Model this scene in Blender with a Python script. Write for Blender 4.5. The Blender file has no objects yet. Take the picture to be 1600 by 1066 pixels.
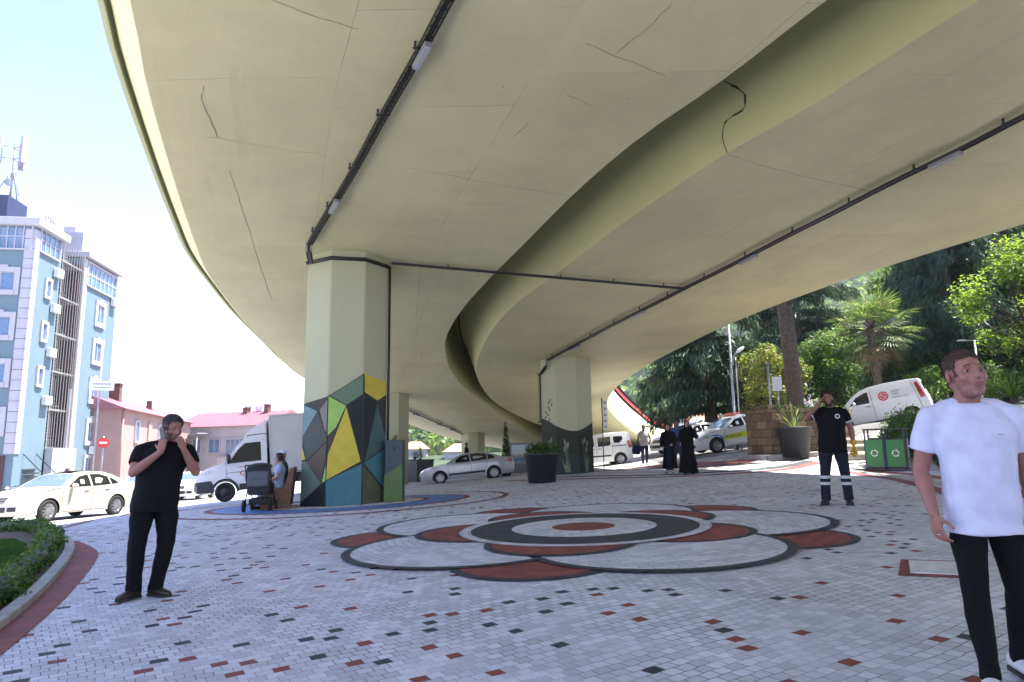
import bpy, bmesh, math, random
from mathutils import Vector, Matrix, noise
from mathutils.geometry import delaunay_2d_cdt
from mathutils.bvhtree import BVHTree
random.seed(7)
SC = bpy.context.scene
COL = SC.collection
R = math.radians
PI = math.pi
# ------------------------------------------------------------------ camera model (24 mm on full frame, photo is 1600 x 1066)
FPX = 1067.0; CAMZ = 1.3
TH = math.atan(174/1067); RO = math.atan(0.0157)
_Rt = Vector((1, 0, 0)); _Up = Vector((0, -math.sin(TH), math.cos(TH))); _Fw = Vector((0, math.cos(TH), math.sin(TH)))
_cx = _Rt*math.cos(RO) - _Up*math.sin(RO); _cy = _Rt*math.sin(RO) + _Up*math.cos(RO)
CAM = Vector((0, 0, CAMZ))
def ray(u, v):
    return _cx*((u-800)/FPX) + _cy*(-(v-533)/FPX) + _Fw
def at(u, v, y):
    d = ray(u, v); return CAM + d*(y/d.y)
def sst(a, b, x):
    t = max(0.0, min(1.0, (x-a)/(b-a))); return t*t*(3-2*t)
def Gz(x, y):
    yy = y if y < 12 else 12 + 8*(1-math.exp(-(y-12)/8))
    yy = max(yy, -30)
    z = .0293*30*math.tanh(x/30) + .0173*yy
    z -= .022*max(0, min(y, 60)-14)*sst(4, -4, x)
    z -= .30*sst(-8.5, -12.5, x)*sst(6, 17, y)
    z += sst(18, 27, y)*(.6*sst(4.5, 10, x) + 1.0*sst(10.5, 16, x) + .08*max(0, min(x, 60)-16))
    return z
def G(u, v, dz=0.0):
    """where the pixel's ray meets the ground"""
    d = ray(u, v); t = 1.0; prev = 0
    while t < 400:
        p = CAM + d*t
        if p.z < Gz(p.x, p.y) + dz: break
        prev = t; t *= 1.03
    lo, hi = prev, t
    for _ in range(40):
        m = (lo+hi)/2; p = CAM + d*m
        if p.z < Gz(p.x, p.y) + dz: hi = m
        else: lo = m
    return CAM + d*hi
def Sz(y):
    if y < 16.6: return 6.35 + .07*(16.6-max(y, -30))
    if y < 28: return 6.35 - .10*(y-16.6)
    return 5.21 - .077*(y-28)
def Sf(u, v, dz=0.0):
    d = ray(u, v); lo, hi = 0.5, 200.0
    for _ in range(60):
        m = (lo+hi)/2; p = CAM + d*m
        if p.z > Sz(p.y) + dz: hi = m
        else: lo = m
    return CAM + d*lo
def interp(pts):
    pts = sorted(pts)
    def f(y):
        if y <= pts[0][0]:
            (a, b), (c, e) = pts[0], pts[1]; return b + (e-b)*(y-a)/(c-a)
        for i in range(len(pts)-1):
            if y <= pts[i+1][0]:
                # catmull-rom style hermite
                y0, x0 = pts[i]; y1, x1 = pts[i+1]
                h = y1-y0; t = (y-y0)/h
                m0 = (x1-pts[i-1][1])/(y1-pts[i-1][0]) if i > 0 else (x1-x0)/h
                m1 = (pts[i+2][1]-x0)/(pts[i+2][0]-y0) if i+2 < len(pts) else (x1-x0)/h
                return ((2*t**3-3*t*t+1)*x0 + (t**3-2*t*t+t)*h*m0 + (-2*t**3+3*t*t)*x1 + (t**3-t*t)*h*m1)
        (a, b), (c, e) = pts[-2], pts[-1]; return e + (e-b)*(y-c)/(c-a)
    return f
# ------------------------------------------------------------------ materials
def nt(name):
    m = bpy.data.materials.new(name); m.use_nodes = True
    t = m.node_tree; b = t.nodes['Principled BSDF']
    return m, t, b, t.nodes, t.links
def rgb(c): return (c[0], c[1], c[2], 1)
def mat(name, col, rough=.6, metal=0, var=.12, scale=8, bump=0.0, bscale=60, spec=.5, trans=0, alpha=1, coat=0, var2=0, sub=0):
    m, t, b, N, L = nt(name)
    b.inputs['Roughness'].default_value = rough; b.inputs['Metallic'].default_value = metal
    b.inputs['Specular IOR Level'].default_value = spec
    b.inputs['Coat Weight'].default_value = coat
    b.inputs['Transmission Weight'].default_value = trans
    if sub:
        b.inputs['Subsurface Weight'].default_value = sub; b.inputs['Subsurface Radius'].default_value = (.01, .004, .002)
        b.inputs['Subsurface Scale'].default_value = .6
    tc = N.new('ShaderNodeTexCoord')
    if var:
        n = N.new('ShaderNodeTexNoise'); n.inputs['Scale'].default_value = scale; n.inputs['Detail'].default_value = 5
        L.new(tc.outputs['Object'], n.inputs['Vector'])
        cr = N.new('ShaderNodeMapRange'); cr.inputs['From Min'].default_value = .3; cr.inputs['From Max'].default_value = .7
        cr.inputs['To Min'].default_value = 1-var; cr.inputs['To Max'].default_value = 1+var
        L.new(n.outputs['Fac'], cr.inputs['Value'])
        mx = N.new('ShaderNodeVectorMath'); mx.operation = 'SCALE'; mx.inputs[0].default_value = col[:3]
        L.new(cr.outputs['Result'], mx.inputs['Scale']); L.new(mx.outputs['Vector'], b.inputs['Base Color'])
    else: b.inputs['Base Color'].default_value = rgb(col)
    if bump:
        n2 = N.new('ShaderNodeTexNoise'); n2.inputs['Scale'].default_value = bscale; n2.inputs['Detail'].default_value = 6
        L.new(tc.outputs['Object'], n2.inputs['Vector'])
        bp = N.new('ShaderNodeBump'); bp.inputs['Strength'].default_value = bump; bp.inputs['Distance'].default_value = .01
        L.new(n2.outputs['Fac'], bp.inputs['Height']); L.new(bp.outputs['Normal'], b.inputs['Normal'])
    return m
def math_node(N, L, op, a, b=None, c=None):
    n = N.new('ShaderNodeMath'); n.operation = op
    for i, x in enumerate((a, b, c)):
        if x is None: continue
        if isinstance(x, (int, float)): n.inputs[i].default_value = x
        else: L.new(x, n.inputs[i])
    return n.outputs[0]
def mixc(N, L, fac, a, b, mode='MIX'):
    n = N.new('ShaderNodeMix'); n.data_type = 'RGBA'; n.blend_type = mode
    ia, ib = n.inputs[6], n.inputs[7]
    if isinstance(fac, (int, float)): n.inputs[0].default_value = fac
    else: L.new(fac, n.inputs[0])
    for s, x in ((ia, a), (ib, b)):
        if isinstance(x, tuple): s.default_value = rgb(x)
        else: L.new(x, s)
    return n.outputs[2]
def ramp(N, L, fac, stops, interp_='LINEAR'):
    n = N.new('ShaderNodeValToRGB'); n.color_ramp.interpolation = interp_
    e = n.color_ramp.elements
    while len(e) > 1: e.remove(e[-1])
    e[0].position = stops[0][0]; e[0].color = rgb(stops[0][1])
    for p, c in stops[1:]:
        k = e.new(p); k.color = rgb(c)
    L.new(fac, n.inputs[0]); return n.outputs[0]
# ------------------------------------------------------------------ mesh builder
class MB:
    def __init__(s): s.v = []; s.f = []; s.m = []; s.sm = []; s.uv = {}
    def add(s, vs, fs, m=0, smooth=False):
        o = len(s.v); s.v += [Vector(p) for p in vs]
        for f in fs: s.f.append([i+o for i in f]); s.m.append(m); s.sm.append(smooth)
    def box(s, c, size, rot=None, m=0):
        c = Vector(c); h = Vector(size)/2
        vs = [Vector((x*h.x, y*h.y, z*h.z)) for x in (-1, 1) for y in (-1, 1) for z in (-1, 1)]
        if rot is not None:
            if isinstance(rot, (int, float)): rot = Matrix.Rotation(rot, 3, 'Z')
            vs = [rot @ p for p in vs]
        s.add([c+p for p in vs], [(0, 1, 3, 2), (4, 6, 7, 5), (0, 4, 5, 1), (2, 3, 7, 6), (0, 2, 6, 4), (1, 5, 7, 3)], m)
    def bar(s, a, b, w, h, m=0, up=(0, 0, 1)):
        a, b = Vector(a), Vector(b); d = (b-a); l = d.length
        if l < 1e-6: return
        d /= l; u = Vector(up); r = d.cross(u)
        if r.length < 1e-4: r = d.cross(Vector((0, 1, 0)))
        r.normalize(); u = r.cross(d)
        M = Matrix((r, d, u)).transposed()
        s.box((a+b)/2, (w, l, h), M, m)
    def tube(s, pts, rad, n=8, m=0, caps=True, smooth=True, sq=None):
        pts = [Vector(p) for p in pts]; k = len(pts)
        if isinstance(rad, (int, float)): rad = [rad]*k
        rings = []; ref = None
        for i in range(k):
            d = (pts[min(i+1, k-1)]-pts[max(i-1, 0)])
            if d.length < 1e-9: d = Vector((0, 0, 1))
            d.normalize()
            if ref is None:
                ref = Vector((0, 0, 1)) if abs(d.z) < .9 else Vector((1, 0, 0))
                ref = (ref - d*ref.dot(d)).normalized()
            else:
                ref = ref - d*ref.dot(d)
                ref = ref.normalized() if ref.length > 1e-6 else d.orthogonal().normalized()
            b = d.cross(ref)
            ra = rad[i] if isinstance(rad[i], tuple) else (rad[i], rad[i])
            rings.append([pts[i] + ref*(math.cos(2*PI*j/n)*ra[0]) + b*(math.sin(2*PI*j/n)*ra[1]) for j in range(n)])
        s.loft(rings, m, caps, smooth)
    def loft(s, rings, m=0, caps=True, smooth=True, closed=True):
        n = len(rings[0]); vs = [p for r in rings for p in r]; fs = []
        for i in range(len(rings)-1):
            for j in range(n if closed else n-1):
                a = i*n+j; b = i*n+(j+1) % n
                fs.append((a, b, b+n, a+n))
        s.add(vs, fs, m, smooth)
        if caps:
            o = len(s.v)-len(vs)
            s.f.append([o+j for j in range(n)][::-1]); s.m.append(m); s.sm.append(False)
            q = o+(len(rings)-1)*n
            s.f.append([q+j for j in range(n)]); s.m.append(m); s.sm.append(False)
    def lathe(s, prof, c=(0, 0, 0), n=16, m=0, axis='Z', smooth=True, caps=True):
        c = Vector(c); rings = []
        for r, z in prof:
            ring = []
            for j in range(n):
                a = 2*PI*j/n; x, y = r*math.cos(a), r*math.sin(a)
                ring.append(c + (Vector((x, y, z)) if axis == 'Z' else Vector((z, x, y)) if axis == 'X' else Vector((x, z, y))))
            rings.append(ring)
        s.loft(rings, m, caps, smooth)
    def ball(s, c, r, n=10, m=0, rot=None):
        c = Vector(c); r = (r, r, r) if isinstance(r, (int, float)) else r
        k = max(4, n//2+1); vs = []; fs = []
        for i in range(k+1):
            ph = PI*i/k
            for j in range(n):
                a = 2*PI*j/n
                p = Vector((r[0]*math.sin(ph)*math.cos(a), r[1]*math.sin(ph)*math.sin(a), r[2]*math.cos(ph)))
                if rot is not None: p = rot @ p
                vs.append(c+p)
        for i in range(k):
            for j in range(n):
                a = i*n+j; b = i*n+(j+1) % n
                fs.append((a, a+n, b+n, b))
        s.add(vs, fs, m, True)
    def poly(s, pts, m=0): s.add(pts, [list(range(len(pts)))], m)
    def prism(s, pts, ext, m=0):
        pts = [Vector(p) for p in pts]; e = Vector(ext); n = len(pts)
        s.add(pts+[p+e for p in pts], [list(range(n))[::-1], list(range(n, 2*n))] + [(i, (i+1) % n, (i+1) % n+n, i+n) for i in range(n)], m)
    def mesh(s, name, mats=None, fix=True):
        me = bpy.data.meshes.new(name)
        me.from_pydata([tuple(p) for p in s.v], [], s.f)
        if mats:
            for q in (mats if isinstance(mats, (list, tuple)) else [mats]): me.materials.append(q)
        me.polygons.foreach_set('material_index', s.m); me.polygons.foreach_set('use_smooth', s.sm)
        me.validate()
        if fix:
            bm = bmesh.new(); bm.from_mesh(me); bmesh.ops.recalc_face_normals(bm, faces=bm.faces); bm.to_mesh(me); bm.free()
        me.update(); return me
    def build(s, name, mats=None, parent=None, bevel=0, fix=True, seg=2):
        if not s.v: return None
        me = s.mesh(name, mats, fix); return link(me, name, parent, bevel, seg)
def link(me, name, parent=None, bevel=0, seg=2):
    o = bpy.data.objects.new(name, me); COL.objects.link(o)
    if parent is not None: o.parent = parent
    if bevel:
        b = o.modifiers.new('bevel', 'BEVEL'); b.width = bevel; b.segments = seg; b.limit_method = 'ANGLE'; b.angle_limit = R(40)
        b.harden_normals = False
    return o
def tag(o, label=None, cat=None, group=None, kind=None):
    if label: o['label'] = label
    if cat: o['category'] = cat
    if group: o['group'] = group
    if kind: o['kind'] = kind
    return o
def thing(name, label, cat, loc=(0, 0, 0), rz=0, group=None, rot=None):
    o = bpy.data.objects.new(name, None); COL.objects.link(o); o.empty_display_size = .2
    o.location = loc; o.rotation_euler = rot if rot else (0, 0, rz)
    return tag(o, label, cat, group)
def copy_thing(root, loc=None, rz=None, label=None, group=None):
    r = root.copy(); COL.objects.link(r)
    if loc is not None: r.location = loc
    if rz is not None: r.rotation_euler = (0, 0, rz)
    if label: r['label'] = label
    if group: r['group'] = group
    for ch in [o for o in COL.objects if o.parent == root]:
        c = ch.copy(); COL.objects.link(c); c.parent = r
        for g in [o for o in COL.objects if o.parent == ch]:
            d = g.copy(); COL.objects.link(d); d.parent = c
    return r
def inside(p, poly):
    x, y = p; c = False; j = len(poly)-1
    for i in range(len(poly)):
        xi, yi = poly[i]; xj, yj = poly[j]
        if (yi > y) != (yj > y) and x < (xj-xi)*(y-yi)/(yj-yi)+xi: c = not c
        j = i
    return c
def sheet(name, outline, dz, m, step=1.0, parent=None, kind=None, thick=0, zf=None, holes=()):
    """a draped sheet that follows the terrain; thick > 0 gives it a real edge"""
    zf = zf or Gz
    outline = [Vector((p[0], p[1])) for p in outline]
    def dens(o):
        out = []
        for i in range(len(o)):
            a, b = o[i], o[(i+1) % len(o)]; k = max(1, int((b-a).length/step))
            out += [a+(b-a)*(j/k) for j in range(k)]
        return out
    o = dens(outline); hs = [dens([Vector((p[0], p[1])) for p in h]) for h in holes]
    pts = list(o); faces = [list(range(len(o)))]
    for h in hs:
        faces.append(list(range(len(pts), len(pts)+len(h)))); pts += h
    xs = [p.x for p in o]; ys = [p.y for p in o]
    op = [(p.x, p.y) for p in o]
    x = min(xs)+step/2
    while x < max(xs):
        y = min(ys)+step/2
        while y < max(ys):
            if inside((x, y), op): pts.append(Vector((x, y)))
            y += step
        x += step
    v, e, f, _, _, _ = delaunay_2d_cdt(pts, [], faces[:1] if not hs else faces, 1 if not hs else 0, 1e-5)
    if hs:
        hp = [[(p.x, p.y) for p in h] for h in hs]
        ff = []
        for t in f:
            c = sum((v[i] for i in t), Vector((0, 0)))/len(t)
            if inside((c.x, c.y), op) and not any(inside((c.x, c.y), h) for h in hp): ff.append(t)
        f = ff
    mb = MB(); mb.add([(p.x, p.y, zf(p.x, p.y)+dz) for p in v], f, 0, True)
    if thick:
        for ring in [o]+hs:
            n = len(ring); vs = [(p.x, p.y, zf(p.x, p.y)+dz) for p in ring]+[(p.x, p.y, zf(p.x, p.y)+dz-thick) for p in ring]
            mb.add(vs, [(i, (i+1) % n, (i+1) % n+n, i+n) for i in range(n)], 0)
    ob = mb.build(name, m, parent, fix=bool(thick))
    if not thick:
        me = ob.data
        if sum(p.normal.z for p in me.polygons) < 0: me.flip_normals()
    if kind: ob['kind'] = kind
    return ob
def strip(mb, pts, w, zf, dz=0, m=0, closed=False):
    """flat ribbon along xy points, draped"""
    pts = [Vector((p[0], p[1])) for p in pts]; n = len(pts); a = []; b = []
    for i in range(n):
        d = (pts[(i+1) % n]-pts[i-1]) if closed else (pts[min(i+1, n-1)]-pts[max(i-1, 0)])
        d.normalize(); q = Vector((-d.y, d.x))*(w[i] if isinstance(w, list) else w)/2
        a.append(pts[i]+q); b.append(pts[i]-q)
    vs = [(p.x, p.y, zf(p.x, p.y)+dz) for p in a]+[(p.x, p.y, zf(p.x, p.y)+dz) for p in b]
    mb.add(vs, [(i+n, (i+1) % n+n, (i+1) % n, i) for i in range(n if closed else n-1)], m, True)
def smooth_curve(pts, k=6, closed=False):
    pts = [Vector(p) for p in pts]; n = len(pts); out = []
    for i in range(n if closed else n-1):
        p0 = pts[(i-1) % n] if (closed or i > 0) else pts[0]*2-pts[1]
        p1 = pts[i]; p2 = pts[(i+1) % n]
        p3 = pts[(i+2) % n] if (closed or i+2 < n) else pts[-1]*2-pts[-2]
        for j in range(k):
            t = j/k
            out.append(.5*((2*p1)+(p2-p0)*t+(2*p0-5*p1+4*p2-p3)*t*t+(3*p1-p0-3*p2+p3)*t**3))
    if not closed: out.append(pts[-1])
    return out
def text_obj(s, name, m, parent, loc, M3, size, depth=.002, align='CENTER', sx=1.0):
    """flat lettering as real mesh; M3 columns = reading direction, up, outward"""
    c = bpy.data.curves.new('lettering', 'FONT'); c.body = s; c.size = size; c.extrude = depth; c.align_x = align; c.align_y = 'CENTER'; c.resolution_u = 3
    o = bpy.data.objects.new('lettering', c); COL.objects.link(o)
    dg = bpy.context.evaluated_depsgraph_get(); me = bpy.data.meshes.new_from_object(o.evaluated_get(dg))
    bpy.data.objects.remove(o); bpy.data.curves.remove(c)
    me.materials.clear(); me.materials.append(m)
    T = Matrix.Translation(loc) @ M3.to_4x4() @ Matrix.Diagonal((sx, 1, 1, 1))
    me.transform(T); me.name = name
    return link(me, name, parent)
def M3cols(a, b, c): return Matrix((Vector(a), Vector(b), Vector(c))).transposed()
def orient(root, x, y, heading, extra_z=0, pitch=None, dz=0):
    """set a thing on the terrain with its +X along heading"""
    h = Vector((math.cos(heading), math.sin(heading))); l = Vector((-h.y, h.x)); e = 1.4
    sx = (Gz(x+h.x*e, y+h.y*e)-Gz(x-h.x*e, y-h.y*e))/(2*e); sy = (Gz(x+l.x*.8, y+l.y*.8)-Gz(x-l.x*.8, y-l.y*.8))/1.6
    if pitch is not None: sx = pitch
    X = Vector((h.x, h.y, sx)).normalized(); Y = Vector((l.x, l.y, sy)); Z = X.cross(Y).normalized(); Y = Z.cross(X)
    M = Matrix((X, Y, Z)).transposed().to_4x4(); M.translation = Vector((x, y, Gz(x, y)+dz+extra_z))
    root.matrix_world = M
    return M
# ================================================================== paints and paving materials
def paver(name, base, alt1, alt2, amount, polar=None, ang=33, rows=.1, length=.2, var=.14, rough=.75):
    """concrete block paving; each block gets its own tone, a few of them a second or third colour"""
    m, t, b, N, L = nt(name)
    g = N.new('ShaderNodeNewGeometry'); pos = g.outputs['Position']
    if polar is None:
        mp = N.new('ShaderNodeMapping'); mp.inputs['Rotation'].default_value = (0, 0, R(-ang)); L.new(pos, mp.inputs['Vector'])
        wn = N.new('ShaderNodeTexNoise'); wn.inputs['Scale'].default_value = .35; wn.inputs['Detail'].default_value = 1; L.new(pos, wn.inputs['Vector'])
        ws = N.new('ShaderNodeVectorMath'); ws.operation = 'SCALE'; ws.inputs['Scale'].default_value = .35; L.new(wn.outputs['Color'], ws.inputs[0])
        w2 = N.new('ShaderNodeTexNoise'); w2.inputs['Scale'].default_value = 9; w2.inputs['Detail'].default_value = 0; L.new(pos, w2.inputs['Vector'])
        ws2 = N.new('ShaderNodeVectorMath'); ws2.operation = 'SCALE'; ws2.inputs['Scale'].default_value = .02; L.new(w2.outputs['Color'], ws2.inputs[0])
        ad = N.new('ShaderNodeVectorMath'); L.new(mp.outputs['Vector'], ad.inputs[0]); L.new(ws.outputs['Vector'], ad.inputs[1])
        ad2 = N.new('ShaderNodeVectorMath'); L.new(ad.outputs['Vector'], ad2.inputs[0]); L.new(ws2.outputs['Vector'], ad2.inputs[1])
        vec = ad2.outputs['Vector']
    else:
        sx = N.new('ShaderNodeSeparateXYZ'); L.new(pos, sx.inputs[0])
        dx = math_node(N, L, 'SUBTRACT', sx.outputs[0], polar[0]); dy = math_node(N, L, 'SUBTRACT', sx.outputs[1], polar[1])
        rr = math_node(N, L, 'SQRT', math_node(N, L, 'ADD', math_node(N, L, 'MULTIPLY', dx, dx), math_node(N, L, 'MULTIPLY', dy, dy)))
        an = math_node(N, L, 'MULTIPLY', math_node(N, L, 'ARCTAN2', dy, dx), polar[2])
        cb = N.new('ShaderNodeCombineXYZ'); L.new(an, cb.inputs[0]); L.new(rr, cb.inputs[1]); vec = cb.outputs[0]
    br = N.new('ShaderNodeTexBrick'); br.offset = .5; br.inputs['Scale'].default_value = 1
    br.inputs['Color1'].default_value = (0, 0, 0, 1); br.inputs['Color2'].default_value = (1, 1, 1, 1); br.inputs['Mortar'].default_value = (.5, .5, .5, 1)
    br.inputs['Mortar Size'].default_value = .0035; br.inputs['Mortar Smooth'].default_value = .2
    br.inputs['Brick Width'].default_value = length; br.inputs['Row Height'].default_value = rows
    L.new(vec, br.inputs['Vector'])
    # an independent tone for every block: white noise on its row and column number
    sv = N.new('ShaderNodeSeparateXYZ'); L.new(vec, sv.inputs[0])
    row = math_node(N, L, 'FLOOR', math_node(N, L, 'DIVIDE', sv.outputs[1], rows))
    odd = math_node(N, L, 'MODULO', math_node(N, L, 'ADD', row, 20000), 2)
    colu = math_node(N, L, 'FLOOR', math_node(N, L, 'ADD', math_node(N, L, 'DIVIDE', sv.outputs[0], length), math_node(N, L, 'MULTIPLY', math_node(N, L, 'SUBTRACT', 1, odd), .5)))
    cc = N.new('ShaderNodeCombineXYZ'); L.new(colu, cc.inputs[0]); L.new(row, cc.inputs[1])
    wno = N.new('ShaderNodeTexWhiteNoise'); wno.noise_dimensions = '2D'; L.new(cc.outputs[0], wno.inputs['Vector'])
    k = wno.outputs['Value']
    if amount:      # coloured blocks never touch: only every fifth block may take a colour
        lat = math_node(N, L, 'MODULO', math_node(N, L, 'ADD', math_node(N, L, 'ADD', colu, math_node(N, L, 'MULTIPLY', row, 2)), 40000), 5)
        k = math_node(N, L, 'MAXIMUM', k, math_node(N, L, 'MULTIPLY', math_node(N, L, 'GREATER_THAN', lat, .5), math_node(N, L, 'MULTIPLY_ADD', k, 1-2*amount-.001, 2*amount+.0005)))
    def tone(c, f): return (c[0]*f, c[1]*f, c[2]*f)
    st = [(0, alt1), (amount, alt2), (2*amount, tone(base, 1-var))] if amount else [(0, tone(base, 1-var))]
    for i in range(1, 7):
        st.append((2*amount + (1-2*amount)*i/7, tone(base, 1-var+2*var*((i*5) % 7)/6)))
    c = ramp(N, L, k, st, 'CONSTANT')
    # stains and worn grey patches
    n1 = N.new('ShaderNodeTexNoise'); n1.inputs['Scale'].default_value = .7; n1.inputs['Detail'].default_value = 7; n1.inputs['Roughness'].default_value = .65; L.new(pos, n1.inputs['Vector'])
    f1 = N.new('ShaderNodeMapRange'); f1.inputs['From Min'].default_value = .35; f1.inputs['From Max'].default_value = .72; f1.inputs['To Min'].default_value = 1.06; f1.inputs['To Max'].default_value = .8; L.new(n1.outputs['Fac'], f1.inputs['Value'])
    n2 = N.new('ShaderNodeTexNoise'); n2.inputs['Scale'].default_value = 45; n2.inputs['Detail'].default_value = 4; L.new(pos, n2.inputs['Vector'])
    f2 = N.new('ShaderNodeMapRange'); f2.inputs['To Min'].default_value = .82; f2.inputs['To Max'].default_value = 1.18; L.new(n2.outputs['Fac'], f2.inputs['Value'])
    ff = math_node(N, L, 'MULTIPLY', f1.outputs[0], f2.outputs[0])
    sc = N.new('ShaderNodeVectorMath'); sc.operation = 'SCALE'; L.new(c, sc.inputs[0]); L.new(ff, sc.inputs['Scale'])
    # joints: dark where open, pale where filled with sand
    n3 = N.new('ShaderNodeTexNoise'); n3.inputs['Scale'].default_value = 1.6; n3.inputs['Detail'].default_value = 4; L.new(pos, n3.inputs['Vector'])
    jr = ramp(N, L, n3.outputs['Fac'], [(.38, (1, 1, 1)), (.62, (.25, .25, .25))])
    jf = math_node(N, L, 'MULTIPLY', br.outputs['Fac'], jr)
    fin = mixc(N, L, jf, sc.outputs['Vector'], (.07, .065, .06))
    n4 = N.new('ShaderNodeTexNoise'); n4.inputs['Scale'].default_value = 2.3; n4.inputs['Detail'].default_value = 3; L.new(pos, n4.inputs['Vector'])
    sp = ramp(N, L, n4.outputs['Fac'], [(.72, (0, 0, 0)), (.78, (.45, .45, .45))])
    fin = mixc(N, L, sp, fin, (.16, .14, .12))
    L.new(fin, b.inputs['Base Color']); b.inputs['Roughness'].default_value = rough
    h = math_node(N, L, 'SUBTRACT', math_node(N, L, 'MULTIPLY', n2.outputs['Fac'], .35), br.outputs['Fac'])
    bp = N.new('ShaderNodeBump'); bp.inputs['Strength'].default_value = .5; bp.inputs['Distance'].default_value = .006; L.new(h, bp.inputs['Height']); L.new(bp.outputs['Normal'], b.inputs['Normal'])
    return m
PGREY = (.57, .575, .635); PRED = (.22, .048, .043); PDARK = (.03, .035, .05)
FC = G(912, 831)
M_plaza = paver('plaza_pavers', PGREY, PDARK, PRED, .115, length=.098, rows=.088)
M_fwhite = paver('flower_grey_pavers', PGREY, PGREY, PGREY, 0, polar=(FC.x, FC.y, 2.6))
M_fred = paver('flower_red_pavers', PRED, PRED, PRED, 0, polar=(FC.x, FC.y, 2.6), var=.2)
M_fdark = paver('flower_dark_pavers', PDARK, PDARK, PDARK, 0, polar=(FC.x, FC.y, 2.6), var=.2)
M_red = paver('red_pavers', PRED, PRED, PRED, 0, ang=10, var=.2)
M_dark = paver('dark_pavers', PDARK, PDARK, PDARK, 0, ang=10, var=.2)
M_band = paver('light_band_pavers', (.44, .43, .43), PGREY, PGREY, 0, ang=10)
M_blue = mat('blue_ring_paint', (.06, .17, .42), .6, var=.2, scale=6, bump=.3)
M_road = mat('road_asphalt', (.30, .295, .285), .85, var=.25, scale=1.3, bump=.3, bscale=90)
M_pave = mat('pavement_concrete', (.36, .35, .33), .85, var=.15, scale=2, bump=.2, bscale=60)
M_kerb = mat('kerb_concrete', (.33, .33, .32), .8, var=.2, scale=5, bump=.2)
# ================================================================== ground
def nonuni(a, b, fine0, fine1, fs, gs):
    out = []; x = a
    while x < b:
        out.append(x)
        dist = max(0, fine0-x, x-fine1)
        x += fs + dist*gs
    out.append(b); return out
xs = nonuni(-620, 620, -25, 35, 1.2, .12); ys = nonuni(-60, 640, -4, 50, 1.2, .12)
mb = MB()
mb.add([(x, y, Gz(x, y)) for y in ys for x in xs], [(j*len(xs)+i, j*len(xs)+i+1, (j+1)*len(xs)+i+1, (j+1)*len(xs)+i) for j in range(len(ys)-1) for i in range(len(xs)-1)], 0, True)
tag(mb.build('ground', M_road, fix=False), kind='structure')
def gl(pts): return [G(u, v).xy for u, v in pts]
far_edge = gl([(57, 833), (130, 817), (215, 798), (300, 787), (400, 777), (500, 768), (640, 757), (720, 752), (850, 744), (960, 737), (1010, 729), (1090, 724), (1160, 718), (1180, 717), (1262, 727), (1282, 715), (1290, 720)])
right_edge = [G(1345, 738).xy, Vector((11, 18.6)), Vector((14.5, 17)), Vector((22, 14)), Vector((26, 4)), Vector((24, -14))]
plaza = [Vector((-9, -14)), Vector((-13, 0)), G(-260, 920).xy] + far_edge + right_edge
sheet('plaza_paving', plaza, .03, M_plaza, .9, kind='structure', thick=.06)
# darker street and leaf-littered verge to the right of the plaza
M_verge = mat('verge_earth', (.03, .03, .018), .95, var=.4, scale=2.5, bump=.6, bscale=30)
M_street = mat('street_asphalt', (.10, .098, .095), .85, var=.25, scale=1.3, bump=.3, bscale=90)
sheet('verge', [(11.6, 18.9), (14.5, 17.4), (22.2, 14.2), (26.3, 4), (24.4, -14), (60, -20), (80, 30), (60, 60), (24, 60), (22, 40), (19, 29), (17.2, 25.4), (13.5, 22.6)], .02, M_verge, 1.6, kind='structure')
sheet('bounce_dimming_sheet', [(26.4, -60), (26.4, 3.9), (30, 12), (60, 12), (140, 20), (140, -60)], .018, M_verge, 6, kind='structure')  # unseen dark sheet added to cut the light bounced onto the soffit
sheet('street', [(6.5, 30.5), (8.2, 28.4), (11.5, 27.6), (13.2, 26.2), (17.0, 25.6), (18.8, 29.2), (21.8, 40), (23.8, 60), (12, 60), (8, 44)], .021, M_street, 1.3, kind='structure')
# ------------------------------------------------------------------ flower mosaic
def circ(c, r, n=64, a0=0, a1=360): return [Vector((c[0]+r*math.cos(R(a0+(a1-a0)*i/n)), c[1]+r*math.sin(R(a0+(a1-a0)*i/n)))) for i in range(n if a1-a0 == 360 else n+1)]
def flower():
    lay = [.034]
    def disc(c, r, m, nm):
        lay[0] += .0012
        sheet(nm, circ(c, r, 56), lay[0], m, .8, kind='structure')
    def dirv(a, d): return Vector((FC.x+d*math.cos(R(a)), FC.y+d*math.sin(R(a))))
    o = .10
    for k in range(5):     # outer red lobes
        a = -35+72*k; disc(dirv(a, 2.62), .86, M_fdark, 'mosaic_red_lobe_edge'); disc(dirv(a, 2.62), .86-o, M_fred, 'mosaic_red_lobe')
    for k in range(5):     # big pale petals
        a = 1+72*k; disc(dirv(a, 1.95), 1.48, M_fdark, 'mosaic_petal_edge')
        disc(dirv(a, 1.95), 1.48-o*1.1, M_fwhite, 'mosaic_petal')
    for k in range(5):     # inner red petals
        a = -35+72*k; disc(dirv(a, 1.42), .92, M_fdark, 'mosaic_inner_petal_edge'); disc(dirv(a, 1.42), .92-o, M_fred, 'mosaic_inner_petal')
    disc(FC.xy, 1.72, M_fwhite, 'mosaic_pale_ring'); disc(FC.xy, 1.57, M_fdark, 'mosaic_dark_ring'); disc(FC.xy, 1.0, M_fwhite, 'mosaic_centre'); disc(FC.xy, .44, M_fred, 'mosaic_eye')
flower()
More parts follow.
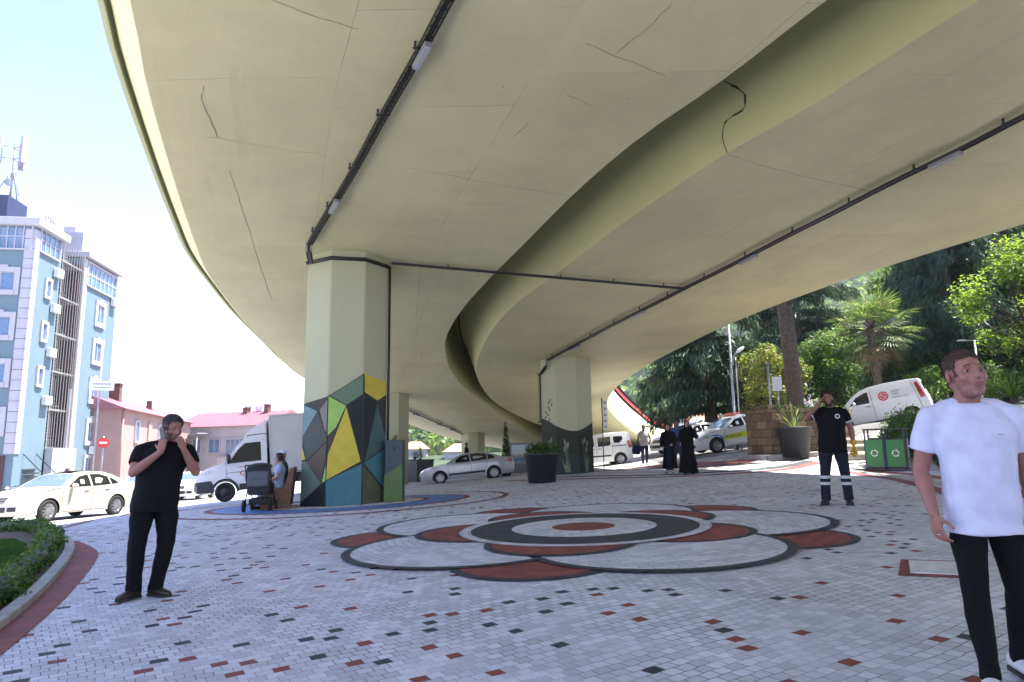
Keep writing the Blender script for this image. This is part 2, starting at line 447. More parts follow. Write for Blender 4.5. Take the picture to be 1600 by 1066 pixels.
# ------------------------------------------------------------------ rings round the big pillar
A1 = Vector((at(538, 700, 17.5).x, 17.5))
def ring(c, r0, r1, dz, m, nm, a0=0, a1=360, n=96):
    mb = MB(); pts = circ(c, (r0+r1)/2, n, a0, a1); strip(mb, pts, r1-r0, Gz, dz, closed=(a1-a0 == 360))
    return tag(mb.build(nm, m, fix=False), kind='structure')
ring(A1, 4.02, 4.16, .036, M_red, 'outer_red_ring')
ring(A1, 3.02, 3.18, .0365, M_red, 'red_ring')
ring(A1, 2.15, 3.02, .036, M_blue, 'blue_ring')
ring(A1, 2.0, 2.15, .0365, M_red, 'inner_red_ring')
# ------------------------------------------------------------------ crossing bands on the far side and by the bins
def bandline(px, w, m, nm, dz=.036):
    mb = MB(); strip(mb, smooth_curve([G(u, v).xy for u, v in px], 8), w, Gz, dz)
    tag(mb.build(nm, m, fix=False), kind='structure')
bandline([(790, 753), (880, 750.5), (1000, 748), (1100, 744.5), (1180, 739.5), (1240, 733), (1284, 723)], .42, M_red, 'red_band', .037)
bandline([(860, 748), (1000, 744.5), (1100, 740.5), (1180, 735.5), (1235, 729), (1270, 722)], .5, M_dark, 'dark_band', .0365)
bandline([(900, 743), (1000, 739.5), (1100, 735), (1180, 730), (1230, 725)], .95, M_band, 'pale_band')
bandline([(890, 741), (1000, 735), (1100, 730.5), (1190, 726.5)], .6, M_dark, 'dark_band', .0362)
bandline([(960, 735), (1020, 730.5), (1100, 726.5), (1180, 722)], .9, M_red, 'red_band', .0368)
bandline([(1326, 739), (1390, 750), (1450, 764), (1530, 790), (1640, 840)], .30, M_red, 'red_band')
bandline([(1338, 738), (1400, 746), (1460, 757), (1540, 775), (1640, 810)], .35, M_band, 'pale_band', .0362)
bandline([(1350, 737), (1420, 743), (1480, 750), (1560, 765), (1640, 785)], .42, M_red, 'red_band', .0366)
bandline([(50, 836), (130, 819), (215, 800), (300, 789)], .1, M_red, 'red_edge_line')
# ------------------------------------------------------------------ lawn bed at the left with its kerb
kerb_in = smooth_curve([G(u, v).xy for u, v in [(-120, 1060), (-10, 990), (60, 930), (98, 885), (108, 862), (96, 846), (60, 838)]], 8)
mb = MB(); strip(mb, smooth_curve([G(u, v).xy for u, v in [(-120, 1090), (-8, 1006), (62, 948), (112, 897), (128, 874), (122, 862), (100, 851)]], 8), .36, Gz, .036)
tag(mb.build('red_edging', M_red, fix=False), kind='structure')
bed = kerb_in + [G(20, 836).xy, G(-90, 842).xy, G(-300, 900).xy, G(-300, 1000).xy]
mb = MB()
kp = [Vector((p[0], p[1], Gz(p[0], p[1])+.05)) for p in kerb_in]
for i in range(len(kp)-1): mb.bar(kp[i], kp[i+1]+(kp[i+1]-kp[i])*.02, .12, .11)
tag(mb.build('lawn_kerb', M_kerb, bevel=.015), kind='structure')
M_soil = mat('soil', (.09, .065, .045), .95, var=.4, scale=9, bump=.8, bscale=40)
sheet('planting_bed', bed, .055, M_soil, .5, kind='structure')
# ================================================================== viaduct
def paint(name, col, joints=False, dirt=.10):
    m, t, b, N, L = nt(name)
    g = N.new('ShaderNodeNewGeometry'); pos = g.outputs['Position']
    n1 = N.new('ShaderNodeTexNoise'); n1.inputs['Scale'].default_value = .5; n1.inputs['Detail'].default_value = 8; n1.inputs['Roughness'].default_value = .7; L.new(pos, n1.inputs['Vector'])
    f = N.new('ShaderNodeMapRange'); f.inputs['From Min'].default_value = .3; f.inputs['From Max'].default_value = .7; f.inputs['To Min'].default_value = 1+dirt*.5; f.inputs['To Max'].default_value = 1-dirt*.6; L.new(n1.outputs['Fac'], f.inputs['Value'])
    sc = N.new('ShaderNodeVectorMath'); sc.operation = 'SCALE'; sc.inputs[0].default_value = col; L.new(f.outputs[0], sc.inputs['Scale'])
    out = sc.outputs['Vector']
    h = n1.outputs['Fac']
    if joints:
        uv = N.new('ShaderNodeUVMap'); uv.uv_map = 'UVMap'
        wn = N.new('ShaderNodeTexNoise'); wn.inputs['Scale'].default_value = 1.2; L.new(uv.outputs['UV'], wn.inputs['Vector'])
        ws = N.new('ShaderNodeVectorMath'); ws.operation = 'SCALE'; ws.inputs['Scale'].default_value = .05; L.new(wn.outputs['Color'], ws.inputs[0])
        ad = N.new('ShaderNodeVectorMath'); L.new(uv.outputs['UV'], ad.inputs[0]); L.new(ws.outputs['Vector'], ad.inputs[1])
        br = N.new('ShaderNodeTexBrick'); br.offset = .37; br.inputs['Scale'].default_value = 1; br.inputs['Brick Width'].default_value = 2.44; br.inputs['Row Height'].default_value = 2.9
        br.inputs['Mortar Size'].default_value = .007; br.inputs['Mortar Smooth'].default_value = .5; br.inputs['Color1'].default_value = (0, 0, 0, 1); br.inputs['Color2'].default_value = (1, 1, 1, 1)
        L.new(ad.outputs['Vector'], br.inputs['Vector'])
        n2 = N.new('ShaderNodeTexNoise'); n2.inputs['Scale'].default_value = .55; n2.inputs['Detail'].default_value = 3; L.new(uv.outputs['UV'], n2.inputs['Vector'])
        jr = ramp(N, L, n2.outputs['Fac'], [(.44, (.04, .04, .04)), (.62, (.6, .6, .6))])
        jf = math_node(N, L, 'MULTIPLY', br.outputs['Fac'], jr)
        pv = math_node(N, L, 'MULTIPLY_ADD', br.outputs['Color'], .06, .97)
        s2 = N.new('ShaderNodeVectorMath'); s2.operation = 'SCALE'; L.new(out, s2.inputs[0]); L.new(pv, s2.inputs['Scale'])
        out = mixc(N, L, jf, s2.outputs['Vector'], (.16, .14, .09))
        mp2 = N.new('ShaderNodeMapping'); mp2.inputs['Scale'].default_value = (.18, 2.4, 1); L.new(uv.outputs['UV'], mp2.inputs['Vector'])
        st = N.new('ShaderNodeTexNoise'); st.inputs['Scale'].default_value = 1.0; st.inputs['Detail'].default_value = 7; st.inputs['Roughness'].default_value = .7; L.new(mp2.outputs['Vector'], st.inputs['Vector'])
        sf = ramp(N, L, st.outputs['Fac'], [(.56, (0, 0, 0)), (.74, (.22, .22, .22))]); out = mixc(N, L, sf, out, (.36, .31, .19))
        vo = N.new('ShaderNodeTexVoronoi'); vo.inputs['Scale'].default_value = 1.1; L.new(uv.outputs['UV'], vo.inputs['Vector'])
        dt = ramp(N, L, vo.outputs['Distance'], [(.012, (.8, .8, .8)), (.03, (0, 0, 0))])
        out = mixc(N, L, dt, out, (.2, .17, .12))
        h = math_node(N, L, 'SUBTRACT', n1.outputs['Fac'], math_node(N, L, 'MULTIPLY', br.outputs['Fac'], .4))
    L.new(out, b.inputs['Base Color']); b.inputs['Roughness'].default_value = .55; b.inputs['Specular IOR Level'].default_value = .3
    bp = N.new('ShaderNodeBump'); bp.inputs['Strength'].default_value = .12; bp.inputs['Distance'].default_value = .03; L.new(h, bp.inputs['Height']); L.new(bp.outputs['Normal'], b.inputs['Normal'])
    return m
CREAM = (.70, .65, .375)
M_soffit = paint('soffit_paint', CREAM, True, .17)
M_paint = paint('cream_paint', CREAM)
M_web = paint('shaded_web_paint', (.46, .45, .215))  # the cream paint, darkened to put the shade of the gap in its colour
M_pillar = paint('pillar_paint', (.40, .405, .26))
M_lip = paint('lip_paint', (.36, .37, .19))
M_blackplastic = mat('black_plastic', (.012, .012, .013), .5, var=.2)
M_steel = mat('galvanised_steel', (.30, .30, .31), .45, metal=.7, var=.2)
M_white = mat('white_plastic', (.72, .72, .72), .4, var=.05)
M_iron = mat('dark_iron', (.02, .02, .022), .5, var=.3)
M_rail_red = mat('red_rail_paint', (.45, .03, .03), .5, var=.15)
def xy(px, dz=0): p = Sf(px[0], px[1], dz); return (p.y, p.x)
AL = interp([(-32, 8.0), (-12, 1.8)] + [xy(p) for p in [(203, 0), (226, 118), (248, 201), (277.5, 299), (303, 374), (321, 420), (352, 465), (388, 510), (430, 552), (475, 591), (629, 659), (720, 689)]] + [(82, 3), (96, 13)])
AR = interp([(-32, 27), (-12, 14.6)] + [xy(p) for p in [(1285, 5), (1130, 125), (1000, 215), (900, 300), (815, 385), (770, 430), (725, 480), (700, 520), (695, 545), (705, 580), (730, 610), (770, 640), (800, 660), (845, 685)]] + [(80, 9), (96, 20)])
BLf = interp([(-32, 30.5), (-12, 17.6)] + [xy(p) for p in [(1530, 0), (1285, 155), (1135, 240), (1000, 330), (880, 420), (800, 480), (760, 530), (745, 570), (750, 600), (775, 630), (820, 655), (845, 665)]] + [(66, 6.3), (80, 14), (96, 26)])
RISE = .35
BRf = interp([(-32, 38), (-14, 30)] + [xy(p, RISE) for p in [(1600, 350), (1400, 412), (1300, 445), (1180, 490), (1100, 525), (1040, 555), (1005, 575), (975, 595), (957, 612)]] + [xy(p) for p in [(950, 640), (1000, 681), (1040, 698)]] + [(94, 32)])
TB = interp([(-32, 33.2), (-14, 22.5)] + [xy(p) for p in [(1600, 182), (1502, 233), (1393.5, 285.5), (1299, 334.5), (1229, 369.5), (1134.5, 418.5), (1070.6, 450), (963.8, 504.4), (890, 545)]] + [(60, 6.4), (96, 29)])
ys_d = [-32+2.0*i for i in range(17)] + [1+.75*i for i in range(120)]
ys_d = [y for y in ys_d if y < 92]
viaduct = thing('viaduct', 'cream painted concrete road viaduct curving overhead across the whole square', 'viaduct')
def lofted(name, section, m, uv=None, cap=False):
    mb = MB(); rows = [section(y) for y in ys_d]; n = len(rows[0])
    vs = [p for r in rows for p in r]
    mb.add(vs, [(j*n+i, j*n+i+1, (j+1)*n+i+1, (j+1)*n+i) for j in range(len(rows)-1) for i in range(n-1)], 0, True)
    o = mb.build(name, m, viaduct, fix=False)
    if uv:
        l = o.data.uv_layers.new(name='UVMap'); s = [0]
        for j in range(1, len(rows)): s.append(s[-1]+(Vector(rows[j][n//2])-Vector(rows[j-1][n//2])).length)
        co = []
        for j, r in enumerate(rows):
            t = 0
            for i, p in enumerate(r):
                if i: t += (Vector(p)-Vector(r[i-1])).length
                co.append((s[j], t))
        for lp in o.data.loops: l.data[lp.index].uv = co[lp.vertex_index]
    return o
def secA(y):
    a, b, z = AL(y), AR(y), Sz(y); return [(a+(b-a)*i/14, y, z) for i in range(15)]
lofted('deck_soffit', secA, M_soffit, True)
def secB(y):
    a, b, z = BLf(y), BRf(y), Sz(y); tx = min(max(TB(y), a+.55*(b-a)), b-.25)
    rise = RISE*(1-sst(40, 46, y))
    out = [(a+(tx-a)*i/12, y, z) for i in range(13)]
    for i in range(1, 7):
        t = i/6; out.append((tx+(b-tx)*t, y, z+rise*t*t))
    return out
lofted('deck_soffit', secB, M_soffit, True)
def ztop(y): return Sz(y)+1.45
# left edge of the near deck: sloping cantilever face, drip groove, lip and parapet
lofted('edge_cantilever', lambda y: [(AL(y), y, Sz(y)), (AL(y)-.10, y, Sz(y)+.10), (AL(y)-.30, y, Sz(y)+.36), (AL(y)-.40, y, Sz(y)+.50)], M_paint)
lofted('drip_groove', lambda y: [(AL(y)-.40, y, Sz(y)+.50), (AL(y)-.41, y, Sz(y)+.58), (AL(y)-.47, y, Sz(y)+.58), (AL(y)-.48, y, Sz(y)+.46)], M_lip)
lofted('parapet', lambda y: [(AL(y)-.48, y, Sz(y)+.46), (AL(y)-.58, y, Sz(y)+.50), (AL(y)-.60, y, Sz(y)+1.9), (AL(y)-.38, y, Sz(y)+1.9), (AL(y)-.38, y, ztop(y))], M_lip)
# gap between the decks: straight side of one, haunched side of the other
lofted('deck_side', lambda y: [(AR(y), y, Sz(y)), (AR(y)+.02, y, Sz(y)+.05), (AR(y)+.02, y, Sz(y)+2.3)], M_web)
def haunch(y):
    b, a, z = BLf(y), AR(y), Sz(y); g = max(.3, b-a)
    return [(b, y, z), (b-.06*g, y, z+.16), (b-.15*g, y, z+.42), (b-.27*g, y, z+.80), (b-.42*g, y, z+1.25), (b-.60*g, y, z+1.68), (b-.80*g, y, z+2.02), (a+.01, y, z+2.22)]
lofted('haunch', haunch, M_web)
lofted('road_slab', lambda y: [(AL(y)-.38, y, ztop(y)), (AR(y), y, ztop(y)+.9), (BLf(y), y, ztop(y)+.9), (BRf(y)-.3, y, ztop(y))], M_road)
lofted('edge_cantilever', lambda y: [(BRf(y), y, secB(y)[-1][2]), (BRf(y)+.05, y, Sz(y)+.65), (BRf(y)+.05, y, Sz(y)+1.75), (BRf(y)-.2, y, Sz(y)+1.75), (BRf(y)-.2, y, ztop(y))], M_paint)
def off(p, dx=0, dz=0): return Vector((p[0]+dx, p[1], p[2]+dz))
# guard rail on the descending ramp
mbp, mbr = MB(), MB()
yr = [y for y in ys_d if y > 30]
for i, y in enumerate(yr):
    p = Vector((BRf(y)-.05, y, Sz(y)+1.75))
    mbp.bar(p, p+Vector((0, 0, .95)), .05, .05)
    if i:
        q = Vector((BRf(yr[i-1])-.05, yr[i-1], Sz(yr[i-1])+1.75))
        for h in (.95, .12): mbp.bar(q+Vector((0, 0, h)), p+Vector((0, 0, h)), .05, .05)
        mbr.bar(q+Vector((0, 0, .5)), p+Vector((0, 0, .5)), .08, .26)
        for k in range(1, 6):
            w = q.lerp(p, k/6); mbp.bar(w+Vector((0, 0, .12)), w+Vector((0, 0, .95)), .025, .025)
mbp.build('ramp_railing', M_iron, viaduct); mbr.build('ramp_handrail', M_rail_red, viaduct)
# cracks and construction joints visible on the paint
M_crack = mat('joint_dirt', (.26, .23, .14), .9, var=.3)
mb = MB()
def crack(px, w=.022, dz=.0):
    w *= .5
    pts = [Sf(u, v)+Vector((0, 0, -.004)) for u, v in px]
    pts = smooth_curve(pts, 5)
    pts = [p+Vector((random.uniform(-.012, .012), random.uniform(-.02, .02), 0)) for p in pts]
    strip(mb, [p.xy for p in pts], [w*random.uniform(.5, 1.2) for p in pts], lambda x, y: Sz(y)-.004)
crack([(1137, 242), (1225, 268), (1330, 292), (1375, 304)], .028)
crack([(318, 135), (316, 160), (330, 190), (340, 214)], .03); crack([(325, 213), (410, 228), (510, 243)], .022); crack([(360, 268), (380, 330), (405, 410), (425, 470)], .022)
crack([(915, 68), (975, 92), (1040, 118)], .02); crack([(960, 84), (1010, 45), (1050, 5)], .018); crack([(800, 215), (826, 192)], .03); crack([(885, 148), (925, 165)], .02)
crack([(425, 0), (500, 28), (560, 46)], .022); crack([(640, 262), (760, 285), (895, 306)], .02); crack([(610, 640), (655, 505), (690, 430)], .018)
crack([(1180, 490), (1220, 445), (1300, 400)], .012)
mb.build('construction_joint', M_crack, viaduct, fix=False)
_h = [o for o in COL.objects if o.name == 'haunch'][0].data
_bt = BVHTree.FromPolygons([v.co for v in _h.vertices], [tuple(q.vertices) for q in _h.polygons])
pj = []
for u, v in [(1131, 126), (1141, 132), (1152, 138), (1163, 147), (1164, 158), (1163, 168), (1153, 177), (1141, 184), (1132, 193), (1129, 205), (1130, 222), (1136, 238)]:
    d = ray(u, v).normalized(); hit = _bt.ray_cast(CAM, d)
    if hit[0] is not None: pj.append(hit[0]-d*.004)
if len(pj) > 3:
    mb = MB(); q = smooth_curve(pj, 4); rr_ = random.Random(2); mb.tube([a+Vector((rr_.uniform(-.008, .008), 0, rr_.uniform(-.008, .008))) for a in q], [.018 if 4 < i < 32 and i % 9 > 3 else .008 for i in range(len(q))], 5); mb.build('crack', mat('open_crack', (.05, .04, .025), .9), viaduct)
# cable in the gap
mb = MB(); mb.tube([Vector(haunch(y)[5])+Vector((.0, 0, -.06)) for y in ys_d if 14 < y < 60], .035, 6); mb.build('gap_cable', M_blackplastic, viaduct)
# ------------------------------------------------------------------ pillars
def pillar(c, r, label, nsides=8, squash=1.0, rot0=0.0):
    cx, cy = c; t = thing('bridge_pillar', label, 'pillar', (cx, cy, Gz(cx, cy)), 0, 'viaduct pillars')
    ang = math.atan2(-cy, -cx)+rot0
    cor = []
    for k in range(nsides):
        a = ang + 2*PI*(k+.5)/nsides
        cor.append(Vector((r*math.cos(a), r*math.sin(a)*squash)))
    zt = Sz(cy)+.25-Gz(cx, cy)
    rings = []
    for z in [-.3] + [zt*i/6 for i in range(7)]:
        rings.append([Vector((p.x, p.y, z)) for p in cor])
    mb = MB(); mb.loft(rings, 0, True, False)
    mb.build('shaft', M_pillar, t, bevel=.03)
    return t, cor
PA, corA = pillar(A1, 1.085, 'big octagonal pillar nearest the camera with yellow and teal facet mural')
# mural: facets seen from the square, polygons clipped to their facet and set 3 mm proud
def mc(n, c): return mat(n, c, .55, var=.10, scale=4, spec=.3)
MUR = [mc('mural_ground', (.02, .027, .026)), mc('mural_charcoal', (.032, .03, .026)), mc('mural_pale_teal', (.14, .24, .245)), mc('mural_khaki', (.17, .165, .13)), mc('mural_slate', (.05, .062, .052)),
       mc('mural_umber', (.085, .06, .045)), mc('mural_yellow', (.56, .45, .05)), mc('mural_sage', (.11, .165, .12)), mc('mural_night', (.008, .014, .014)), mc('mural_lime', (.33, .55, .13)),
       mc('mural_moss', (.12, .19, .12)), mc('mural_teal', (.055, .165, .19)), mc('mural_deep_teal', (.05, .11, .10)), mc('mural_olive', (.075, .085, .045)), mc('mural_mustard', (.42, .31, .04))]
def zp(X, Y): return (460+X/2.317, 360+Y/2.317)
polys = {'L': [(1, [(38, 627), (128, 600), (85, 655)]), (2, [(34, 632), (83, 655), (30, 748)]), (3, [(92, 650), (128, 602), (124, 740), (110, 722)]), (4, [(84, 657), (119, 758), (45, 832), (30, 750)]),
               (5, [(119, 765), (97, 915), (45, 840)]), (6, [(26, 775), (40, 830), (24, 834)]), (7, [(24, 836), (42, 836), (97, 918), (24, 985)]), (8, [(22, 992), (118, 902), (118, 1012), (22, 1012)]), (9, [(121, 815), (100, 915), (121, 902)])],
         'M': [(9, [(124, 600), (187, 635), (150, 715), (120, 744)]), (10, [(128, 598), (256, 520), (258, 586), (188, 632)]), (6, [(188, 640), (240, 836), (114, 905), (121, 812)]), (8, [(191, 637), (258, 588), (254, 838), (242, 832)]),
               (11, [(114, 907), (248, 844), (248, 1012), (114, 1012)]), (5, [(122, 748), (152, 716), (121, 806)])],
         'R': [(6, [(254, 518), (345, 558), (345, 588), (300, 616), (254, 586)]), (8, [(254, 590), (298, 619), (256, 832)]), (1, [(302, 619), (345, 593), (345, 760)]), (12, [(300, 630), (336, 774), (254, 836)]),
               (11, [(345, 778), (345, 960), (251, 842)]), (13, [(246, 847), (334, 956), (345, 1010), (246, 1012)])]}
def clip(poly, fn):
    out = []; n = len(poly)
    for i in range(n):
        a, b = poly[i], poly[(i+1) % n]; fa, fb = fn(a), fn(b)
        if fa >= 0: out.append(a)
        if (fa >= 0) != (fb >= 0): out.append(a+(b-a)*(fa/(fa-fb)))
    return out
mb = MB(); base = Vector((A1.x, A1.y, Gz(*A1)))
facets = []
for i in range(8):
    a, b = corA[i], corA[(i+1) % 8]; mid = (a+b)/2
    view = Vector((-A1.x, -A1.y))-mid
    if mid.dot(view) > 0: facets.append((i, a, b, mid.normalized()))
facets.sort(key=lambda f: (A1.x+f[3].x)/(A1.y+f[3].y))
vis = facets[-3:] if len(facets) > 3 else facets
# the three facets facing the camera, left to right
names = ['L', 'M', 'R']
for fc, nm in zip(sorted(vis, key=lambda f: f[3].x), names):
    i, a, b, nrm = fc; n3 = Vector((nrm.x, nrm.y, 0)); p0 = base+Vector((a.x, a.y, 0)); ex = Vector((b.x-a.x, b.y-a.y, 0)); le = ex.length; ex.normalize()
    if (p0+ex*le).x < p0.x: p0 = p0+ex*le; ex = -ex
    zmax = 0
    for mi, pl in polys[nm]:
        q = []
        for X, Y in pl:
            u, v = zp(X, Y); d = ray(u, v); tt = (p0-CAM).dot(n3)/d.dot(n3); P = CAM+d*tt
            q.append(Vector(((P-p0).dot(ex), P.z-base.z)))
        c = sum(q, Vector((0, 0)))/len(q)
        q = [c+(p-c)*.996 for p in q]
        for fn in (lambda p: p.x-.004, lambda p: le-.004-p.x, lambda p: p.y-.02):
            q = clip(q, fn)
            if len(q) < 3: break
        if len(q) < 3: continue
        mb.add([Vector((p0-base)+ex*p.x+n3*.006)+Vector((0, 0, p.y)) for p in q], [list(range(len(q)))], mi)
    # ground coat up to the zig-zag top of the mural
    tops = {'L': [(30, 632), (128, 600)], 'M': [(122, 600), (187, 560), (256, 520)], 'R': [(256, 518), (340, 558)]}[nm]
    q = []
    for X, Y in tops:
        u, v = zp(X, Y); d = ray(u, v); tt = (p0-CAM).dot(n3)/d.dot(n3); P = CAM+d*tt; q.append(Vector(((P-p0).dot(ex), P.z-base.z)))
    q[0].x = .002; q[-1].x = le-.002
    q = [Vector((.002, .01))] + q + [Vector((le-.002, .01))]
    mb.add([Vector((p0-base)+ex*p.x+n3*.003)+Vector((0, 0, p.y)) for p in q], [list(range(len(q)))], 0)
mb.build('mural', MUR, PA)
# second pillar with its green wave and reeds
PBxy = Vector((at(887, 700, 29.2).x, 29.2))
PB, corB = pillar(PBxy, 1.14, 'pillar with green wave and pale reeds painted on it beside the white van')
M_gw = [mc('wave_green', (.019, .026, .011)), mc('wave_teal', (.028, .04, .036)), mc('reed_pale', (.22, .28, .17)), mc('leaf_dark', (.02, .025, .02))]
mb = MB(); baseB = Vector((PBxy.x, PBxy.y, Gz(*PBxy)))
for i in range(8):
    a, b = corB[i], corB[(i+1) % 8]
    mid = (a+b)/2; n3 = Vector((mid.x, mid.y, 0)).normalized(); e = b-a
    ph = [0.15*math.sin(i*1.9+2.2*k/6)+.1*math.sin(i*1.3+.6+k/6*1.3) for k in range(7)]
    if i == 7: ph6 = None
    t = [a+e*(k/6) for k in range(7)]
    aa = [math.atan2(p.y, p.x) for p in t]
    hh = [2.05+.28*math.sin(2*x+1.2) for x in aa]
    vs = [Vector((p.x, p.y, .02))+n3*.004 for p in t]+[Vector((p.x, p.y, h))+n3*.004 for p, h in zip(t, hh)]
    mb.add(vs, [(k, k+1, k+8, k+7) for k in range(6)], 0)
    h2 = [.75+.1*math.sin(3*x) for x in aa]
    vs = [Vector((p.x, p.y, .02))+n3*.007 for p in t]+[Vector((p.x, p.y, h))+n3*.007 for p, h in zip(t, h2)]
    mb.add(vs, [(k, k+1, k+8, k+7) for k in range(6)], 1)
    # reeds on every second facet
    if i in (0, 7, 6):
        rnd = random.Random(i); c0 = mid
        ex = Vector((e.x, e.y, 0)).normalized()
        o3 = Vector((c0.x, c0.y, .12))+n3*.010
        for k in range(11):
            an = rnd.uniform(-.5, .5); l = rnd.uniform(.35, .75); w = .02
            tip = o3+ex*math.sin(an)*l+Vector((0, 0, math.cos(an)*l)); s = o3+ex*rnd.uniform(-.1, .1)
            mb.add([s-ex*w, s+ex*w, tip], [(0, 1, 2)], 2)
        for k in range(4):
            an = rnd.uniform(-.15, .12); l = rnd.uniform(.9, 1.35)
            tip = o3+ex*math.sin(an)*l+Vector((0, 0, math.cos(an)*l))
            mb.add([o3-ex*.006, o3+ex*.006, tip+ex*.006, tip-ex*.006], [(0, 1, 2, 3)], 2)
            mb.add([tip+ex*.045*math.cos(q*PI/4)+Vector((0, 0, .12*math.sin(q*PI/4))) for q in range(8)], [list(range(8))], 2)
    if i in (1, 6):
        ex = Vector((e.x, e.y, 0)).normalized(); o3 = Vector((mid.x, mid.y, 1.7))+n3*.010; rnd = random.Random(i+50)
        for k in range(14):
            p = o3+ex*(.12*math.sin(k*.7))+Vector((0, 0, k*.1)); w = .05
            mb.add([p+ex*w*(1 if k % 2 else -1)*1.6+Vector((0, 0, .06)) + ex*.045*math.cos(q*PI/3)+Vector((0, 0, .06*math.sin(q*PI/3))) for q in range(6)], [list(range(6))], 3)
mb.build('mural', M_gw, PB)
A2xy = Vector((at(612, 640, 37.5).x, 37.5)); pillar(A2xy, 1.0, 'plain cream pillar half hidden behind the mural pillar')
A3xy = Vector((at(739, 690, 58).x, 58)); pillar(A3xy, 1.05, 'plain cream pillar beyond the roof of the silver car')
# ------------------------------------------------------------------ cable trays with their lamps
def tray(name, label, pts, w=.13, mesh_=True):
    t = thing(name, label, 'cable tray')
    mb = MB()
    for i in range(len(pts)-1):
        a, b = pts[i], pts[i+1]; d = (b-a).normalized(); r = d.cross(Vector((0, 0, 1)))
        r = r.normalized() if r.length > .2 else Vector((1, 0, 0)); up = r.cross(d)
        for s in (-1, 1): mb.bar(a+r*s*w/2, b+r*s*w/2, .012, .05)
        mb.bar(a-up*.0, b-up*.0, w*.55, .03)
        k = max(1, int((b-a).length/.12))
        for j in range(k): q = a.lerp(b, j/k); mb.bar(q-r*w/2, q+r*w/2, .02, .012)
    mb.build('tray', M_blackplastic, t)
    dist = 0
    for i in range(1, len(pts)):
        dist += (pts[i]-pts[i-1]).length
        if dist > 1.5:
            dist = 0; p = pts[i]; hb = MB()
            hb.bar(p+Vector((-.10, 0, .0)), p+Vector((-.10, 0, Sz(p.y)-p.z if Sz(p.y)-p.z < .3 else .1)), .03, .03); hb.bar(p+Vector((-.13, 0, 0)), p+Vector((.1, 0, 0)), .025, .025); hb.build('bracket', M_iron, t)
    return t
def spts(px, dz=-.10, k=5): return smooth_curve([Sf(u, v, dz) for u, v in px], k)
A_tray = [(735, -60), (700, 0), (660, 75), (600, 180), (545, 280), (505, 345), (483, 383)]
pa = spts(A_tray)
end = pa[-1]
pa += [end+Vector((-.02, .05, -.15)), end+Vector((.02, .12, -.42))]
tray('cable_tray', 'black cable tray running down the soffit to the mural pillar', pa, .13)
B_tray = [(1760, 101), (1600, 182), (1502, 233), (1393.5, 285.5), (1299, 334.5), (1229, 369.5), (1134.5, 418.5), (1070.6, 450), (1030.8, 470.9), (963.8, 504.4), (916, 529.9), (855, 563)]
pb = spts(B_tray)
e2 = pb[-1]; pb += [e2+Vector((-.06, 0, -.25)), Vector((PBxy.x-1.12, PBxy.y-.35, Sz(PBxy.y)-.6)), Vector((PBxy.x-1.12, PBxy.y-.35, Sz(PBxy.y)-2.6))]
tray('cable_tray', 'black cable tray along the right deck and down the painted wave pillar', pb, .12)
_e = Sf(1068, 451, -.12); _t = Vector((A1.x+1.05, A1.y-.45, 0))
_s = Sf(612, 411.5, -.10); px_ = [_s.lerp(_e, k/16) for k in range(17)]
px_ = [Vector((p.x, p.y, min(p.z, Sz(p.y)-.06))) for p in px_]
tray('cable_tray', 'black cable tray crossing from the mural pillar to the right deck', px_, .08)
# band of cables round the pillar head and the drop pipe down its right side
mb = MB(); zt = Sz(A1.y)-.12
hd = [Vector((A1.x+c.x*1.03, A1.y+c.y*1.03, zt)) for c in sorted(corA, key=lambda c: math.atan2(c.y, c.x)) if c.y < .5]
mb.tube(hd, .05, 6)
rc = max(corA, key=lambda c: c.x*1.0-c.y*.35)
mb.tube([Vector((A1.x+rc.x*1.05, A1.y+rc.y*1.05, zt)), Vector((A1.x+rc.x*1.05, A1.y+rc.y*1.05, Gz(*A1)+.03))], .035, 6)
tag(mb.build('cable_conduit', M_blackplastic), 'black conduit round the head of the mural pillar and down its right edge', 'conduit')
M_lamph = mat('lamp_housing', (.20, .20, .20), .5, var=.1); M_lampd = mat('lamp_diffuser', (.45, .46, .47), .3, var=.05)
def batten(px0, px1, label, dz=-.17, w=.11, h=.07):
    a, b = Sf(*px0, dz), Sf(*px1, dz); c = (a+b)/2; t = thing('batten_lamp', label, 'lamp', c, 0, 'lamps on the cable trays')
    d = b-a
    mb = MB(); mb.bar(-d/2, d/2, w, h); mb.build('housing', M_lamph, t, bevel=.012)
    mb = MB(); mb.bar(-d/2*.94-Vector((0, 0, h/2+.006)), d/2*.94-Vector((0, 0, h/2+.006)), w*.75, .014); mb.build('diffuser', M_lampd, t)
    mb = MB(); mb.bar(-d/2*.9+Vector((0, 0, h*.8)), d/2*.9+Vector((0, 0, h*.8)), w*.9, .05); mb.build('gear_tray', M_blackplastic, t)
    return t
batten((649, 106), (670, 68), 'white batten lamp nearest the camera under the left deck')
batten((517, 332), (527, 313), 'white batten lamp just before the mural pillar')
batten((1452, 262), (1502, 238), 'large batten lamp at the right end of the deck tray')
batten((1156, 412), (1182, 398.5), 'batten lamp on the right tray above the cedar')
batten((988, 496), (1006, 487), 'batten lamp on the right tray between crossing and wave pillar')
batten((892, 548), (905, 541), 'batten lamp closest to the wave pillar')
far_tray = [(622, 634), (660, 651), (700, 668), (724, 680)]
tray('cable_tray', 'thin far cable tray under the left deck near the plain pillars', spts(far_tray, -.08, 3), .1)
for i, ((u, v), lb) in enumerate(zip([(650, 648.5), (687, 664), (708, 673)], ['nearest of three small lamps on the far tray', 'middle one of three small lamps on the far tray', 'farthest of three small lamps on the far tray'])):
    batten((u-2.5, v-1), (u+2.5, v+1), lb, -.2, .2, .1)
